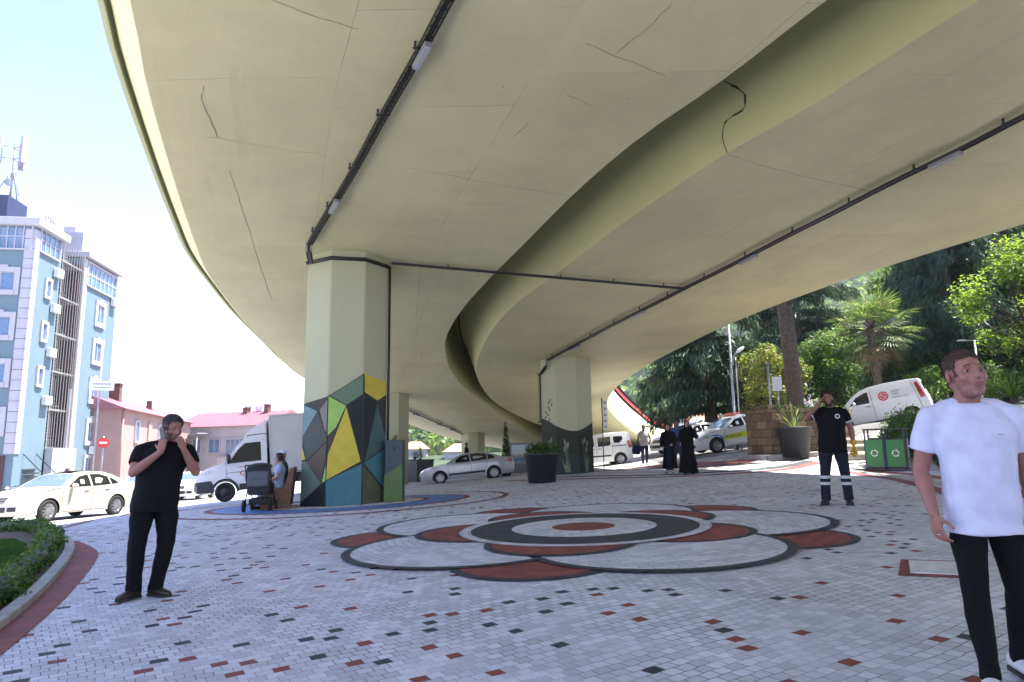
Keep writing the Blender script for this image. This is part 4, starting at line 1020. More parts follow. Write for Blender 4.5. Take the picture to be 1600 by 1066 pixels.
# ------------------------------------------------------------------ white box truck
TR = dict(L=2.55, W=2.0, H=2.38, xf=.95, xr=9.0, r=.35, belt=1.25, tum=.10, bow=.07)
def make_truck():
    L = 2.6; W = 2.02; H = 2.4; rw = .36; xf = .98; ra = .46; sill = .42
    root = thing('box_truck', 'white box truck with red heart logo on its door beyond the pram and bench', 'truck')
    X = lambda x: 3.0-x
    def hw(x, z):
        w = 1-.16*max(0, (1.0-x)/1.0)**3
        if z > 1.3: w *= 1-.12*((z-1.3)/1.1)**1.3
        return W/2*w
    top = [(.10, .36), (.0, .48), (.0, .80), (.04, 1.0), (.12, 1.12), (.45, 1.28), (.85, 1.42), (1.05, 1.52), (1.45, 2.05), (1.68, 2.28), (1.95, 2.40), (2.45, 2.43), (2.5, 2.38), (2.5, .42)]
    tp = []
    for a, b in zip(top[:-1], top[1:]):
        k = max(1, int(math.dist(a, b)/.14)); tp += [(a[0]+(b[0]-a[0])*j/k, a[1]+(b[1]-a[1])*j/k) for j in range(k)]
    tp.append(top[-1])
    a0 = math.asin((sill-rw)/ra); low = [(xf+ra*math.cos(a0+(PI-2*a0)*i/14), rw+ra*math.sin(a0+(PI-2*a0)*i/14)) for i in range(15)]
    out = tp+low; pts = [Vector(p) for p in out]; grid = []
    for i in range(1, 20):
        for j in range(1, 18):
            g = Vector((i*.14, j*.14))
            if inside(g, out) and min((g-p).length for p in pts) > .06: grid.append(g)
    v, e, f, *_ = delaunay_2d_cdt(pts+grid, [], [list(range(len(pts)))], 1, 1e-6)
    mb = MB()
    for s in (1, -1): mb.add([(X(p.x), s*hw(p.x, p.y), p.y) for p in v], f, 0, True)
    m = 8
    def ac(x, z, k):
        q = -1+2*k/m; return (X(x)+.08*(1-q*q)*(1-sst(.3, 1.3, x)), q*hw(x, z), z+(.03*(1-q*q) if z > 1.2 and x < 2.45 else 0))
    mb.add([ac(x, z, k) for x, z in tp for k in range(m+1)], [(i*9+k, i*9+k+1, (i+1)*9+k+1, (i+1)*9+k) for i in range(len(tp)-1) for k in range(m)], 0, True)
    me = mb.mesh('cab', P_white, False); bm = bmesh.new(); bm.from_mesh(me); bmesh.ops.remove_doubles(bm, verts=bm.verts, dist=.0015); bmesh.ops.recalc_face_normals(bm, faces=bm.faces)
    for ed in bm.edges:
        if len(ed.link_faces) == 2 and ed.calc_face_angle(0) > R(38): ed.smooth = False
    bm.to_mesh(me); bm.free(); cab = link(me, 'cab', root, .04, 3)
    def side(nm, poly, m_, par=root, o=.006, both=True):
        for s in ((1, -1) if both else (1,)):
            fine = []
            pl = [Vector(p) for p in poly]
            for i in range(len(pl)):
                a, b = pl[i], pl[(i+1) % len(pl)]; k = max(1, int((b-a).length/.12)); fine += [a+(b-a)*j/k for j in range(k)]
            v, e, f, *_ = delaunay_2d_cdt(fine, [], [list(range(len(fine)))], 1, 1e-6)
            mb = MB(); mb.add([(X(p.x), s*(hw(p.x, p.y)+o), p.y) for p in v], f, 0, True); mb.build(nm, m_, par, fix=False)
    side('door_window', [(1.12, 1.40), (1.48, 1.92), (1.72, 2.12), (2.28, 2.14), (2.28, 1.42)], M_glass)
    side('headlight', [(.16, 1.0), (.16, 1.12), (.5, 1.22), (.56, 1.14), (.42, 1.03)], M_lampglass)
    side('bumper', [(.02, .40), (.0, .80), (.5, .82), (.58, .66), (.58, .40)], M_trim, o=.02)
    side('arch_trim', [(xf+.44*math.cos(t), rw+.44*math.sin(t)) for t in [PI*i/14 for i in range(15)]]+[(xf-.50*math.cos(t), rw+.50*math.sin(t)) for t in [PI*i/14 for i in range(15)]], M_trim, o=.010)
    side('sill_trim', [(1.48, .40), (1.48, .62), (2.48, .62), (2.48, .40)], M_trim, o=.012)
    def seam(pl):
        for s in (1, -1):
            mb = MB(); P = [Vector((X(x), s*(hw(x, z)+.005), z)) for x, z in pl]
            for a, b in zip(P[:-1], P[1:]):
                d = (b-a).normalized(); q = d.cross(Vector((0, s, 0)))*.008; mb.add([a-q, b-q, b+q, a+q], [(0, 1, 2, 3)])
            mb.build('door_seam', M_seam, root, fix=False)
    seam([(1.02, 1.45), (1.05, .9), (1.2, .82), (1.42, .5)]); seam([(2.36, 2.25), (2.36, .45)]); seam([(1.05, 1.05), (2.36, 1.08)])
    for s in (1, -1):
        mb = MB(); mb.box((X(2.2), s*(hw(2.2, 1.22)+.012), 1.22), (.22, .03, .05)); mb.build('door_handle', M_trim, root, bevel=.01)
        mb = MB(); mb.ball((X(1.12), s*(1.22), 1.56), (.08, .14, .2), 10); mb.bar((X(1.15), s*.98, 1.42), (X(1.12), s*1.18, 1.45), .06, .05); mb.build('mirror', M_trim, root)
    # windscreen and grille
    def fr(nm, pts_, y0, y1, m_, o=.008):
        mb = MB(); vs = []
        for x, z in pts_:
            for j in range(9):
                q = y0+(y1-y0)*j/8; vs.append((X(x)+.08*(1-q*q)*(1-sst(.3, 1.3, x))+o, q*hw(x, z), z+(.03*(1-q*q) if z > 1.2 else 0)+o*.6))
        mb.add(vs, [(i*9+j, i*9+j+1, (i+1)*9+j+1, (i+1)*9+j) for i in range(len(pts_)-1) for j in range(8)], 0, True); mb.build(nm, m_, root, fix=False)
    fr('windscreen', [(1.08, 1.56), (1.25, 1.785), (1.45, 2.05), (1.66, 2.26)], -.9, .9, M_wind, .012)
    fr('grille', [(.02, .86), (.05, 1.0), (.11, 1.10)], -.55, .55, M_trim); fr('bumper', [(.09, .38), (.0, .48), (.0, .80)], -1.0, 1.0, M_trim, .02); fr('number_plate', [(-.005, .5), (-.005, .62)], -.27, .27, M_plate, .034)
    fr('headlight', [(.05, 1.0), (.13, 1.13)], .62, .97, M_lampglass, .012); fr('headlight', [(.05, 1.0), (.13, 1.13)], -.97, -.62, M_lampglass, .012)
    # heart logo and lettering on the doors
    for s in (1, -1):
        mb = MB(); hp = []
        for i in range(41):
            t = 2*PI*i/40; hx = 16*math.sin(t)**3; hz = 13*math.cos(t)-5*math.cos(2*t)-2*math.cos(3*t)-math.cos(4*t); hp.append((1.72+hx*.0135, .98+hz*.010))
        P = [Vector((X(x), s*(hw(x, z)+.008), z)) for x, z in hp]; cx = sum(P, Vector((0, 0, 0)))/len(P)
        Q = [cx+(p-cx)*.78 for p in P]
        mb.add(P+Q, [(i, (i+1), 41+i+1, 41+i) for i in range(40)]); mb.build('logo', M_logo_red, root, fix=False)
        text_obj('gıda', 'lettering', M_logo_red, root, Vector((X(1.72), s*(hw(1.72, 1.0)+.008), .99)), M3cols((-s, 0, 0), (0, 0, 1), (0, s, 0)), .11)
        text_obj('DAĞITIM SERVİSİ', 'lettering', M_logo_red, root, Vector((X(1.75), s*(hw(1.72, 1.2)+.008), 1.235)), M3cols((-s, 0, 0), (0, 0, 1), (0, s, 0)), .075)
    # cargo box, spoiler, chassis
    M_box = mat('cargo_box_panel', (.50, .49, .47), .5, var=.06, scale=1.5); M_spo = mat('spoiler_grp', (.55, .54, .52), .5, var=.05)
    mb = MB(); mb.box((X(4.65), 0, 2.02), (4.1, 2.25, 2.16)); mb.build('cargo_box', M_box, root, bevel=.03)
    mb = MB()
    for s in (1, -1):
        for z in (.96, 3.08): mb.bar((X(2.62), s*1.128, z), (X(6.68), s*1.128, z), .012, .09)
        mb.bar((X(2.64), s*1.129, .95), (X(2.64), s*1.129, 3.1), .08, .012, 0, (0, 1, 0))
    mb.build('box_frame', mat('box_aluminium', (.45, .45, .45), .4, metal=.6), root)
    mb = MB(); mb.loft([[Vector((X(1.75), y, 2.45)) for y in (-.7, .7)]+[Vector((X(1.75), y, 2.5)) for y in (.7, -.7)], [Vector((X(2.5), y, 2.44)) for y in (-.95, .95)]+[Vector((X(2.5), y, 3.0)) for y in (.95, -.95)]], 0, True, False); mb.build('roof_deflector', M_spo, root, bevel=.03)
    mb = MB(); mb.box((X(4.6), 0, .72), (4.3, .9, .3)); mb.box((X(2.57), 0, 1.2), (.1, 1.7, 1.4)); mb.build('chassis', M_under, root)
    mb = MB(); mb.box((X(4.4), .98, .66), (1.6, .04, .28)); mb.box((X(4.4), -.98, .66), (1.6, .04, .28)); mb.build('side_guard', M_trim, root)
    for s in (1, -1):
        make_wheel(root, X(xf), s*.88, rw, .22, steel=True, rimmat=mat('dark_steel_rim', (.05, .05, .05), .5, metal=.5)); make_wheel(root, X(5.3), s*.86, rw, .3, steel=True, rimmat=M_rim)
    return root
trk = make_truck()
a = Vector((-10.75, 26.0)); h = R(203); c, s = math.cos(h), math.sin(h)
orient(trk, a.x-(c*2.02-s*.95), a.y-(s*2.02+c*.95), h)
# ================================================================== vegetation
import numpy as np
RNG = np.random.default_rng(11)
def leafmat(name, col, trans=.35, var=.3, rough=.5):
    m, t, b, N, L = nt(name)
    tc = N.new('ShaderNodeNewGeometry')
    n = N.new('ShaderNodeTexNoise'); n.inputs['Scale'].default_value = 1.3; n.inputs['Detail'].default_value = 3; L.new(tc.outputs['Position'], n.inputs['Vector'])
    f = N.new('ShaderNodeMapRange'); f.inputs['From Min'].default_value = .3; f.inputs['From Max'].default_value = .7; f.inputs['To Min'].default_value = 1-var; f.inputs['To Max'].default_value = 1+var; L.new(n.outputs['Fac'], f.inputs['Value'])
    sc = N.new('ShaderNodeVectorMath'); sc.operation = 'SCALE'; sc.inputs[0].default_value = col; L.new(f.outputs[0], sc.inputs['Scale'])
    L.new(sc.outputs[0], b.inputs['Base Color']); b.inputs['Roughness'].default_value = rough; b.inputs['Specular IOR Level'].default_value = .3
    tr = N.new('ShaderNodeBsdfTranslucent'); s2 = N.new('ShaderNodeVectorMath'); s2.operation = 'MULTIPLY'; s2.inputs[1].default_value = (1.25, 1.3, .55); L.new(sc.outputs[0], s2.inputs[0]); L.new(s2.outputs[0], tr.inputs['Color'])
    mx = N.new('ShaderNodeMixShader'); mx.inputs[0].default_value = trans
    L.new(b.outputs[0], mx.inputs[1]); L.new(tr.outputs[0], mx.inputs[2]); L.new(mx.outputs[0], N['Material Output'].inputs['Surface'])
    return m
M_bark = mat('bark', (.075, .055, .04), .9, var=.4, scale=14, bump=1.0, bscale=30)
M_palmbark = mat('palm_bark', (.10, .075, .055), .9, var=.4, scale=10, bump=1.0, bscale=24)
LG = {'dark': leafmat('leaf_dark', (.04, .078, .026), .4), 'mid': leafmat('leaf_mid', (.075, .14, .035), .45), 'light': leafmat('leaf_light', (.15, .22, .045), .5), 'yellow': leafmat('leaf_yellow', (.22, .21, .05), .3), 'lime': leafmat('leaf_lime', (.21, .29, .06), .55),
      'cedar': leafmat('needle_dark', (.032, .06, .036), .25), 'cedar2': leafmat('needle_grey', (.075, .115, .075), .3), 'palm': leafmat('frond_green', (.08, .14, .05), .4), 'palm2': leafmat('frond_pale', (.24, .27, .15), .45), 'dry': leafmat('frond_dry', (.20, .13, .06), .2), 'hedge': leafmat('hedge_leaf', (.055, .115, .02), .3), 'hedge2': leafmat('hedge_leaf_light', (.12, .22, .03), .4), 'grass': leafmat('lawn_blade', (.05, .14, .02), .4)}
def quads(name, C, A, B, mats, mi, parent=None):
    """many leaf-sized diamond faces: centre, half length vector, half width vector"""
    n = len(C); V = np.empty((n, 4, 3), np.float32)
    V[:, 0] = C-A; V[:, 1] = C+B-A*.1; V[:, 2] = C+A; V[:, 3] = C-B-A*.1
    me = bpy.data.meshes.new(name); me.vertices.add(n*4); me.vertices.foreach_set('co', V.reshape(-1))
    me.loops.add(n*4); me.loops.foreach_set('vertex_index', np.arange(n*4, dtype=np.int32))
    me.polygons.add(n); me.polygons.foreach_set('loop_start', np.arange(0, n*4, 4, dtype=np.int32))
    for m in mats: me.materials.append(m)
    me.polygons.foreach_set('material_index', np.asarray(mi, dtype=np.int32)); me.update(calc_edges=True)
    return link(me, name, parent)
def runit(n):
    v = RNG.normal(size=(n, 3)); return v/np.linalg.norm(v, axis=1)[:, None]
def leafcloud(clumps, per, size, up=.5, shell=.55):
    """leaf centres and axes for ellipsoid clumps"""
    Cs, As, Bs, K = [], [], [], []
    for i, (c, r) in enumerate(clumps):
        r = np.array(r if hasattr(r, '__len__') else (r, r, r)); n = int(per*(r[0]*r[1]*r[2])**(2/3)*8)
        d = runit(n); rad = shell+(1-shell)*RNG.random(n)**.7; rad *= 1+.25*RNG.normal(size=n)*.5
        Cs.append(np.array(c)+d*rad[:, None]*r)
        nr = d*.6+runit(n)*.9; nr[:, 2] += up; nr /= np.linalg.norm(nr, axis=1)[:, None]
        t = np.cross(nr, runit(n)); t /= np.linalg.norm(t, axis=1)[:, None]+1e-9; b = np.cross(nr, t)
        s = size*(.6+.8*RNG.random(n))[:, None]
        As.append(t*s*.5); Bs.append(b*s*.27); K.append(np.full(n, i))
    return np.concatenate(Cs), np.concatenate(As), np.concatenate(Bs), np.concatenate(K)
def limbs(mb, base, top, r0, tips, seed):
    rnd = random.Random(seed); base, top = Vector(base), Vector(top)
    pts = [base.lerp(top, t)+Vector((rnd.uniform(-.1, .1), rnd.uniform(-.1, .1), 0))*(1 if 0 < t < 1 else 0) for t in (0, .25, .5, .75, 1)]
    mb.tube(pts, [r0*1.35, r0, r0*.85, r0*.7, r0*.45], 10)
    for tp in tips:
        tp = Vector(tp); s = base.lerp(top, rnd.uniform(.5, .95)); m = s.lerp(tp, .5)+Vector((0, 0, rnd.uniform(0, .3)))
        mb.tube([s, m, tp], [r0*.4, r0*.28, r0*.08], 6)
def broad_tree(name, label, cat, x, y, h0, clumps, leaf, per, mats, weights, trunk_r, group=None, trunk_top=None, shell=.5, up=.5, z=None):
    z = Gz(x, y) if z is None else z
    t = thing(name, label, cat, (x, y, z), 0, group)
    C, A, B, K = leafcloud(clumps, per, leaf, up, shell)
    w = np.cumsum(weights); w = w/w[-1]
    cl = RNG.random(len(clumps))*.5
    mi = np.searchsorted(w, np.clip(RNG.random(len(C))*.6+cl[K]*.8, 0, .9999))
    quads('crown', C, A, B, [LG[m] for m in mats], mi, t)
    mb = MB(); tt = trunk_top or h0*1.25
    limbs(mb, (0, 0, -.2), (clumps[0][0][0]*.3, clumps[0][0][1]*.3, tt), trunk_r, [c for c, r in clumps], hash(label) % 999)
    mb.build('trunk', M_bark, t)
    return t
def rand_clumps(n, cx, cy, cz, rx, ry, rz, r0, r1, seed):
    rnd = random.Random(seed); out = []
    while len(out) < n:
        a = Vector((rnd.uniform(-1, 1), rnd.uniform(-1, 1), rnd.uniform(-1, 1)))
        if a.length > 1 or a.length < .3: continue
        r = rnd.uniform(r0, r1); out.append(((cx+a.x*rx, cy+a.y*ry, cz+a.z*rz), (r, r, r*.75)))
    return out
def cedar(label, x, y, h, rmax, zlow, seed, cat='tree', z=None, dens=1.0):
    rnd = random.Random(seed); z = Gz(x, y) if z is None else z
    t = thing('cedar_tree', label, cat, (x, y, z), 0, 'dark cedars')
    mb = MB(); mb.tube([(0, 0, -.3), (.05, 0, h*.3), (0, .1, h*.65), (0, 0, h)], [.42, .34, .2, .04], 10)
    Cs, As, Bs = [], [], []
    zz = zlow
    while zz < h-.5:
        f = 1-(zz-zlow)/(h-zlow)
        for k in range(rnd.randint(4, 6)):
            a = rnd.uniform(0, 2*PI); l = rmax*(.35+.65*f)*rnd.uniform(.65, 1.1); d = Vector((math.cos(a), math.sin(a), 0))
            pts = []
            for j in range(7):
                q = j/6; pts.append(Vector((d.x*l*q, d.y*l*q, zz+.5*math.sin(q*2.2)-l*.16*q*q)))
            mb.tube(pts, [.09*(1-.9*j/6)*(f*.7+.4) for j in range(7)], 5)
            n = int(150*l*dens)
            q = RNG.random(n)**.7; base = np.array([[d.x*l*v, d.y*l*v, zz+.5*math.sin(v*2.2)-l*.16*v*v] for v in q])
            sp = (.25+.55*np.sin(np.clip(q, 0, 1)*PI*.9))[:, None]
            side = np.array([-d.y, d.x, 0]); offs = RNG.normal(size=(n, 1))*.45*sp
            drop = RNG.random((n, 1))*(.25+.9*q[:, None])
            c = base+side*offs+np.array([d.x, d.y, 0])*RNG.normal(size=(n, 1))*.12; c[:, 2] -= drop[:, 0]
            Cs.append(c)
            av = RNG.normal(size=(n, 3))*.35+np.array([d.x*.35, d.y*.35, -.9]); av /= np.linalg.norm(av, axis=1)[:, None]
            bv = np.cross(av, runit(n)); bv /= np.linalg.norm(bv, axis=1)[:, None]
            s = (.14+.18*RNG.random(n))[:, None]; As.append(av*s); Bs.append(bv*s*.16)
        zz += rnd.uniform(.55, .85)
    C = np.concatenate(Cs); mi = (RNG.random(len(C)) < .22).astype(int)
    quads('crown', C, np.concatenate(As), np.concatenate(Bs), [LG['cedar'], LG['cedar2']], mi, t); mb.build('trunk', M_bark, t)
    return t
def yv(u, v, y): p = at(u, v, y); return p
# cedar whose boughs hang below the deck, and a second one behind it
cedar('dark drooping cedar left of the tall steel lamp mast', at(1113, 690, 40).x, 40, 15, 5.0, 2.2, 3)
cedar('grey green cedar behind the thick bare palm trunk', at(1262, 690, 47).x, 47, 16, 5.0, 5.0, 5)
cedar('tall dark cedar at the right behind the bright feathery tree', at(1495, 600, 36).x, 36, 17, 4.2, 2.0, 8)
cedar('dark cedar at the top right corner behind the white shirt man', at(1590, 560, 40).x, 41, 19, 5.0, 6.0, 9)
# yellow-green magnolia
p = at(1208, 640, 35.5)
broad_tree('magnolia_tree', 'dense yellow green magnolia between the lamp mast and the bare palm trunk', 'tree', p.x, 35.5, .8, rand_clumps(34, 0, 0, 2.85, 1.65, 1.5, 1.95, .42, .66, 21)+[((0, 0, 2.2), (1.4, 1.3, 1.5))], .15, 150, ['mid', 'yellow', 'light', 'yellow'], [.25, .35, .15, .25], .1, trunk_top=2.6, shell=.75)
# dark laurel and understory right of it
def bush(label, u, v, y, rx, rz, mats, w, leaf=.14, per=110, seed=1, cat='bush', name='shrub', n=16, group=None, lift=0):
    p = at(u, v, y); z = p.z-rz*.9
    g = Gz(p.x, y); cz = p.z-g
    return broad_tree(name, label, cat, p.x, y, .4, rand_clumps(n, 0, 0, cz, rx*.75, rx*.7, rz*.75, rx*.28, rx*.45, seed)+[((0, 0, cz), (rx*.6, rx*.6, rz*.6))], leaf, per, mats, w, .06, group, trunk_top=max(.5, cz), shell=.6)
bush('dark glossy laurel tree behind the man on the phone in uniform', 1300, 580, 38, 2.3, 2.6, ['dark', 'mid', 'light'], [.5, .35, .15], .17, 110, 31, 'tree', 'laurel_tree')
bush('low dark shrubs right of the fan palm trunk', 1415, 580, 37, 2.4, 2.0, ['dark', 'mid', 'light'], [.6, .3, .1], .17, 100, 32)
bush('light green shrub just above the roof of the panel van tail', 1452, 600, 33, 1.2, .9, ['mid', 'light', 'lime'], [.35, .4, .25], .13, 120, 33)
bush('shrub mass behind the shoulder of the man in white', 1530, 590, 34, 2.2, 1.6, ['dark', 'mid', 'light'], [.45, .35, .2], .15, 110, 34)
bush('green shrub at the far right edge behind the spiky plants', 1625, 560, 33, 2.6, 2.2, ['dark', 'mid', 'light'], [.5, .3, .2], .15, 100, 35)
bush('dark green shrub under the cedar near the lamp mast foot', 1165, 655, 44, 1.3, 1.2, ['dark', 'mid'], [.6, .4], .14, 100, 36)
# bright deciduous trees
p = at(1432, 470, 44); g = Gz(p.x, 44)
broad_tree('plane_tree', 'bright green broadleaf tree rising behind the fan palm', 'tree', p.x, 44, 4, rand_clumps(34, 0, 0, p.z-g+.3, 2.7, 2.6, 3.6, .75, 1.25, 41), .26, 62, ['dark', 'mid', 'light', 'lime'], [.2, .35, .3, .15], .25)
p = at(1585, 475, 25); g = Gz(p.x, 25)
broad_tree('locust_tree', 'bright yellow green feathery tree at the right edge', 'tree', p.x+.9, 25, 3, rand_clumps(34, -.6, 0, p.z-g, 2.1, 1.8, 2.2, .4, .85, 42), .13, 95, ['mid', 'light', 'lime', 'lime'], [.15, .35, .3, .2], .13, shell=.3, up=1.4)
p = at(1650, 430, 34)
broad_tree('plane_tree', 'green broadleaf tree just outside the right edge above the street', 'tree', p.x+2.5, 36, 4, rand_clumps(20, 0, 0, 7.5, 2.6, 2.6, 2.6, .9, 1.4, 43), .28, 45, ['dark', 'mid', 'light'], [.4, .4, .2], .25)
for i, (u, y, hh) in enumerate([(1395, 60, 7), (1480, 62, 12), (1570, 66, 13)]):
    q = at(u, 640, y)
    broad_tree('plane_tree', ['broadleaf tree directly behind the fan palm crown', 'broadleaf tree far behind the tall dark cedar', 'broadleaf tree far back at the upper right'][i], 'tree', q.x, y, 4, rand_clumps(22, 0, 0, hh*.55, 3, 3, hh*.36, 1.1, 1.7, 60+i), .34, 34, ['dark', 'mid', 'light'], [.35, .4, .25], .25)
# thick bare palm trunk in the stone planter; its crown above the deck edge is enlarged for the shade it casts
def palm_trunk(mb, pts, r0, r1, rings):
    P = smooth_curve([Vector(p) for p in pts], 8); n = len(P); out = []; rad = []
    for i in range(n-1):
        for j in range(rings):
            t = (i+j/rings)/(n-1); out.append(P[i].lerp(P[i+1], j/rings)); rad.append((r0+(r1-r0)*t)*(1+.06*(j % 2)))
    out.append(P[-1]); rad.append(r1); mb.tube(out, rad, 14)
def frond(Cs, As, Bs, base, d, L, droop, w, n=40):
    d = Vector(d).normalized(); side = d.cross(Vector((0, 0, 1)))
    side = side.normalized() if side.length > .05 else Vector((1, 0, 0))
    pts = []
    for j in range(n):
        q = j/(n-1); p = Vector(base)+d*L*q+Vector((0, 0, -droop*q*q*L))
        for s in (-1, 1):
            l = w*math.sin(max(.08, q)*PI*.93)**.6; dirn = (side*s*.9+d*.55+Vector((0, 0, -.35))).normalized()
            Cs.append(p+dirn*l*.5); As.append(dirn*l*.5); b = dirn.cross(Vector((0, 0, 1))).normalized()*.022; Bs.append(b)
p = at(1243, 640, 28.0); tb = thing('date_palm', 'thick bare palm trunk rising from the stone planter to the deck edge', 'palm', (p.x, 28, Gz(p.x, 28)+.3))
q = at(1224, 470, 28.4)-tb.location
mb = MB(); palm_trunk(mb, [(0, 0, -.3), (.02, 0, 1.4), (q.x*.55, .1, q.z*.6), (q.x, q.y, q.z), (q.x-.05, q.y, q.z+1.2)], .33, .27, 6); mb.build('trunk', M_palmbark, tb)
mb = MB(); rr = random.Random(4)
for k in range(70):
    a = rr.uniform(0, 2*PI); z = q.z+rr.uniform(-.45, .9); b = Vector((q.x+math.cos(a)*.22, q.y+math.sin(a)*.22, z)); mb.bar(b, b+Vector((math.cos(a)*.22, math.sin(a)*.22, .3)), .09, .04)
mb.build('leaf_bases', M_bark, tb)
Cs, As, Bs = [], [], []
for k in range(80):
    a = 2*PI*k/40+rr.uniform(-.1, .1); frond(Cs, As, Bs, (q.x, q.y, q.z+1.9), (math.cos(a), math.sin(a), rr.uniform(.15, 1.1)), 5.0, .34, .85, 60)
quads('crown', np.array(Cs), np.array(As), np.array(Bs), [LG['palm']], np.zeros(len(Cs)), tb)
# fan palm
def fan_palm(label, x, y, zc, R0, seed, trunk_r=.2, group=None):
    rnd = random.Random(seed); g = Gz(x, y); t = thing('fan_palm', label, 'palm', (x, y, g), 0, group); zc -= g
    mb = MB(); palm_trunk(mb, [(0, 0, -.2), (.05, 0, zc*.4), (0, 0, zc*.8), (0, 0, zc)], trunk_r, trunk_r*.9, 5)
    for k in range(60):
        a = rnd.uniform(0, 2*PI); z = zc*rnd.uniform(.55, 1); b = Vector((math.cos(a)*trunk_r*.8, math.sin(a)*trunk_r*.8, z)); mb.bar(b, b+Vector((math.cos(a)*.14, math.sin(a)*.14, .16)), .07, .03)
    Cs, As, Bs, Mi = [], [], [], []
    for k in range(64):
        el = rnd.uniform(-1.0, 1.3); a = rnd.uniform(0, 2*PI); d = Vector((math.cos(a)*math.cos(el), math.sin(a)*math.cos(el), math.sin(el)))
        dry = el < -.75
        ln = R0*rnd.uniform(.38, .62); b = Vector((0, 0, zc+.1)); hub = b+d*ln+Vector((0, 0, -.12*ln))
        mb.tube([b, b+d*ln*.5+Vector((0, 0, .03)), hub], [.03, .02, .015], 4)
        u_ = d.cross(Vector((0, 0, 1)));
        u_ = u_.normalized() if u_.length > .1 else Vector((1, 0, 0))
        nrm = u_.cross(d).normalized(); nf = 22; lf = R0*rnd.uniform(.42, .58)
        for j in range(nf):
            an = R(-105+210*j/(nf-1)); dd = (d*math.cos(an)+u_*math.sin(an)).normalized(); l = lf*(1-.25*abs(an)/R(105))
            m1 = hub+dd*l*.35; dd2 = (dd+Vector((0, 0, -.35-.25*rnd.random()))).normalized(); tip = m1+dd2*l*.62
            w = dd.cross(nrm).normalized()*.028
            for (pa, pb, ww) in ((hub, m1+dd*l*.1, w), (m1, tip, w*.8)):
                Cs.append((pa+pb)/2); As.append((pb-pa)/2); Bs.append(ww); Mi.append(2 if dry else (1 if rnd.random() < .45 else 0))
    mb.build('trunk', M_palmbark, t)
    quads('crown', np.array(Cs), np.array(As), np.array(Bs), [LG['palm'], LG['palm2'], LG['dry']], Mi, t)
    return t
p = at(1362, 520, 33.5); fan_palm('fan palm with shaggy trunk standing behind the white panel van', p.x, 33.5, p.z, 2.35, 12)
# spiky cordyline plants behind the white shirt
def spiky(name, label, cat, x, y, z, n, L, w, seed, mats=('palm', 'light'), el0=.15, group=None):
    rnd = random.Random(seed); t = thing(name, label, cat, (x, y, z), 0, group); Cs, As, Bs, Mi = [], [], [], []
    for k in range(n):
        a = rnd.uniform(0, 2*PI); el = rnd.uniform(el0, 1.45); d = Vector((math.cos(a)*math.cos(el), math.sin(a)*math.cos(el), math.sin(el))); l = L*rnd.uniform(.7, 1.1)
        s = d.cross(Vector((0, 0, 1))).normalized()*w; m1 = d*l*.55; tip = m1+(d+Vector((0, 0, -.35*(1.3-el)))).normalized()*l*.5
        mi = 1 if rnd.random() < .5 else 0
        Cs += [m1*.5, (m1+tip)/2]; As += [m1*.55, (tip-m1)/2]; Bs += [s, s*.8]; Mi += [mi, mi]
    quads('leaves', np.array(Cs), np.array(As), np.array(Bs), [LG[m] for m in mats], Mi, t)
    mb = MB(); mb.tube([(0, 0, -.5), (0, 0, .05)], [.08, .06], 8); mb.build('stem', M_bark, t); return t
p = at(1582, 622, 21); spiky('cordyline_plant', 'large spiky green plant right of the shoulder of the man in white', 'plant', p.x, 21, p.z, 90, .95, .035, 3, ('palm', 'lime'))
p = at(1548, 618, 22); spiky('cordyline_plant', 'smaller spiky plant close to the neck of the man in white', 'plant', p.x, 22, p.z, 70, .75, .03, 4, ('light', 'lime'))
mb = MB()
for (u, y) in ((1582, 21), (1548, 22)):
    pass
# hedge ball beside the bins, low planter shrubs, curved hedge round the lawn
def hedge_blob(name, label, cat, clumps, leaf, per, mats, w, loc, group=None):
    t = thing(name, label, cat, loc, 0, group); C, A, B, K = leafcloud(clumps, per, leaf, .4, .8)
    wv = np.cumsum(w)/sum(w); mi = np.searchsorted(wv, RNG.random(len(C))*.9999); quads('foliage', C, A, B, [LG[m] for m in mats], mi, t)
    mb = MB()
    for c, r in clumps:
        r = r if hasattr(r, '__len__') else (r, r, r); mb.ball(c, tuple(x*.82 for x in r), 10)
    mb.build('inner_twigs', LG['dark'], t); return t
p = at(1422, 700, 21.3); g = Gz(p.x, 21.3)
hedge_blob('round_hedge', 'rounded clipped hedge behind the recycling bins', 'hedge', [((0, 0, .85), (.72, .75, .72)), ((.35, .1, .75), (.75, .7, .66)), ((.9, .2, .7), (.7, .7, .6)), ((-.25, .2, .55), (.6, .6, .5))], .075, 620, ['hedge', 'hedge2', 'dark'], [.5, .4, .1], (p.x, 21.3, g))
hpath = smooth_curve([G(u, v).xy for u, v in [(-150, 1040), (-30, 968), (40, 905), (72, 868), (76, 848), (55, 836), (15, 834), (-60, 842), (-200, 870)]], 5)
t = thing('box_hedge', 'low clipped green hedge curving round the small lawn', 'hedge', (0, 0, 0)); cl = []
hr = random.Random(5)
for q in hpath:
    cl.append(((q.x+hr.uniform(-.04, .04), q.y+hr.uniform(-.04, .04), Gz(q.x, q.y)+.13+hr.uniform(-.012, .012)), (.175+hr.uniform(-.01, .02), .18, .135+hr.uniform(-.01, .02))))
C, A, B, K = leafcloud(cl, 1300, .045, .5, .8); mi = np.searchsorted([.45, .8, 1], RNG.random(len(C))*.999); quads('foliage', C, A, B, [LG['hedge'], LG['hedge2'], LG['mid']], mi, t)
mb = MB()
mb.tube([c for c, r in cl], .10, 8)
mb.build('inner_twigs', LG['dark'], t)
lawn = [G(u, v).xy for u, v in [(-200, 1010), (-60, 950), (10, 900), (38, 872), (40, 858), (20, 850), (-60, 858), (-200, 890)]]
lx = [p.x for p in lawn]; ly = [p.y for p in lawn]; lp = [(p.x, p.y) for p in lawn]
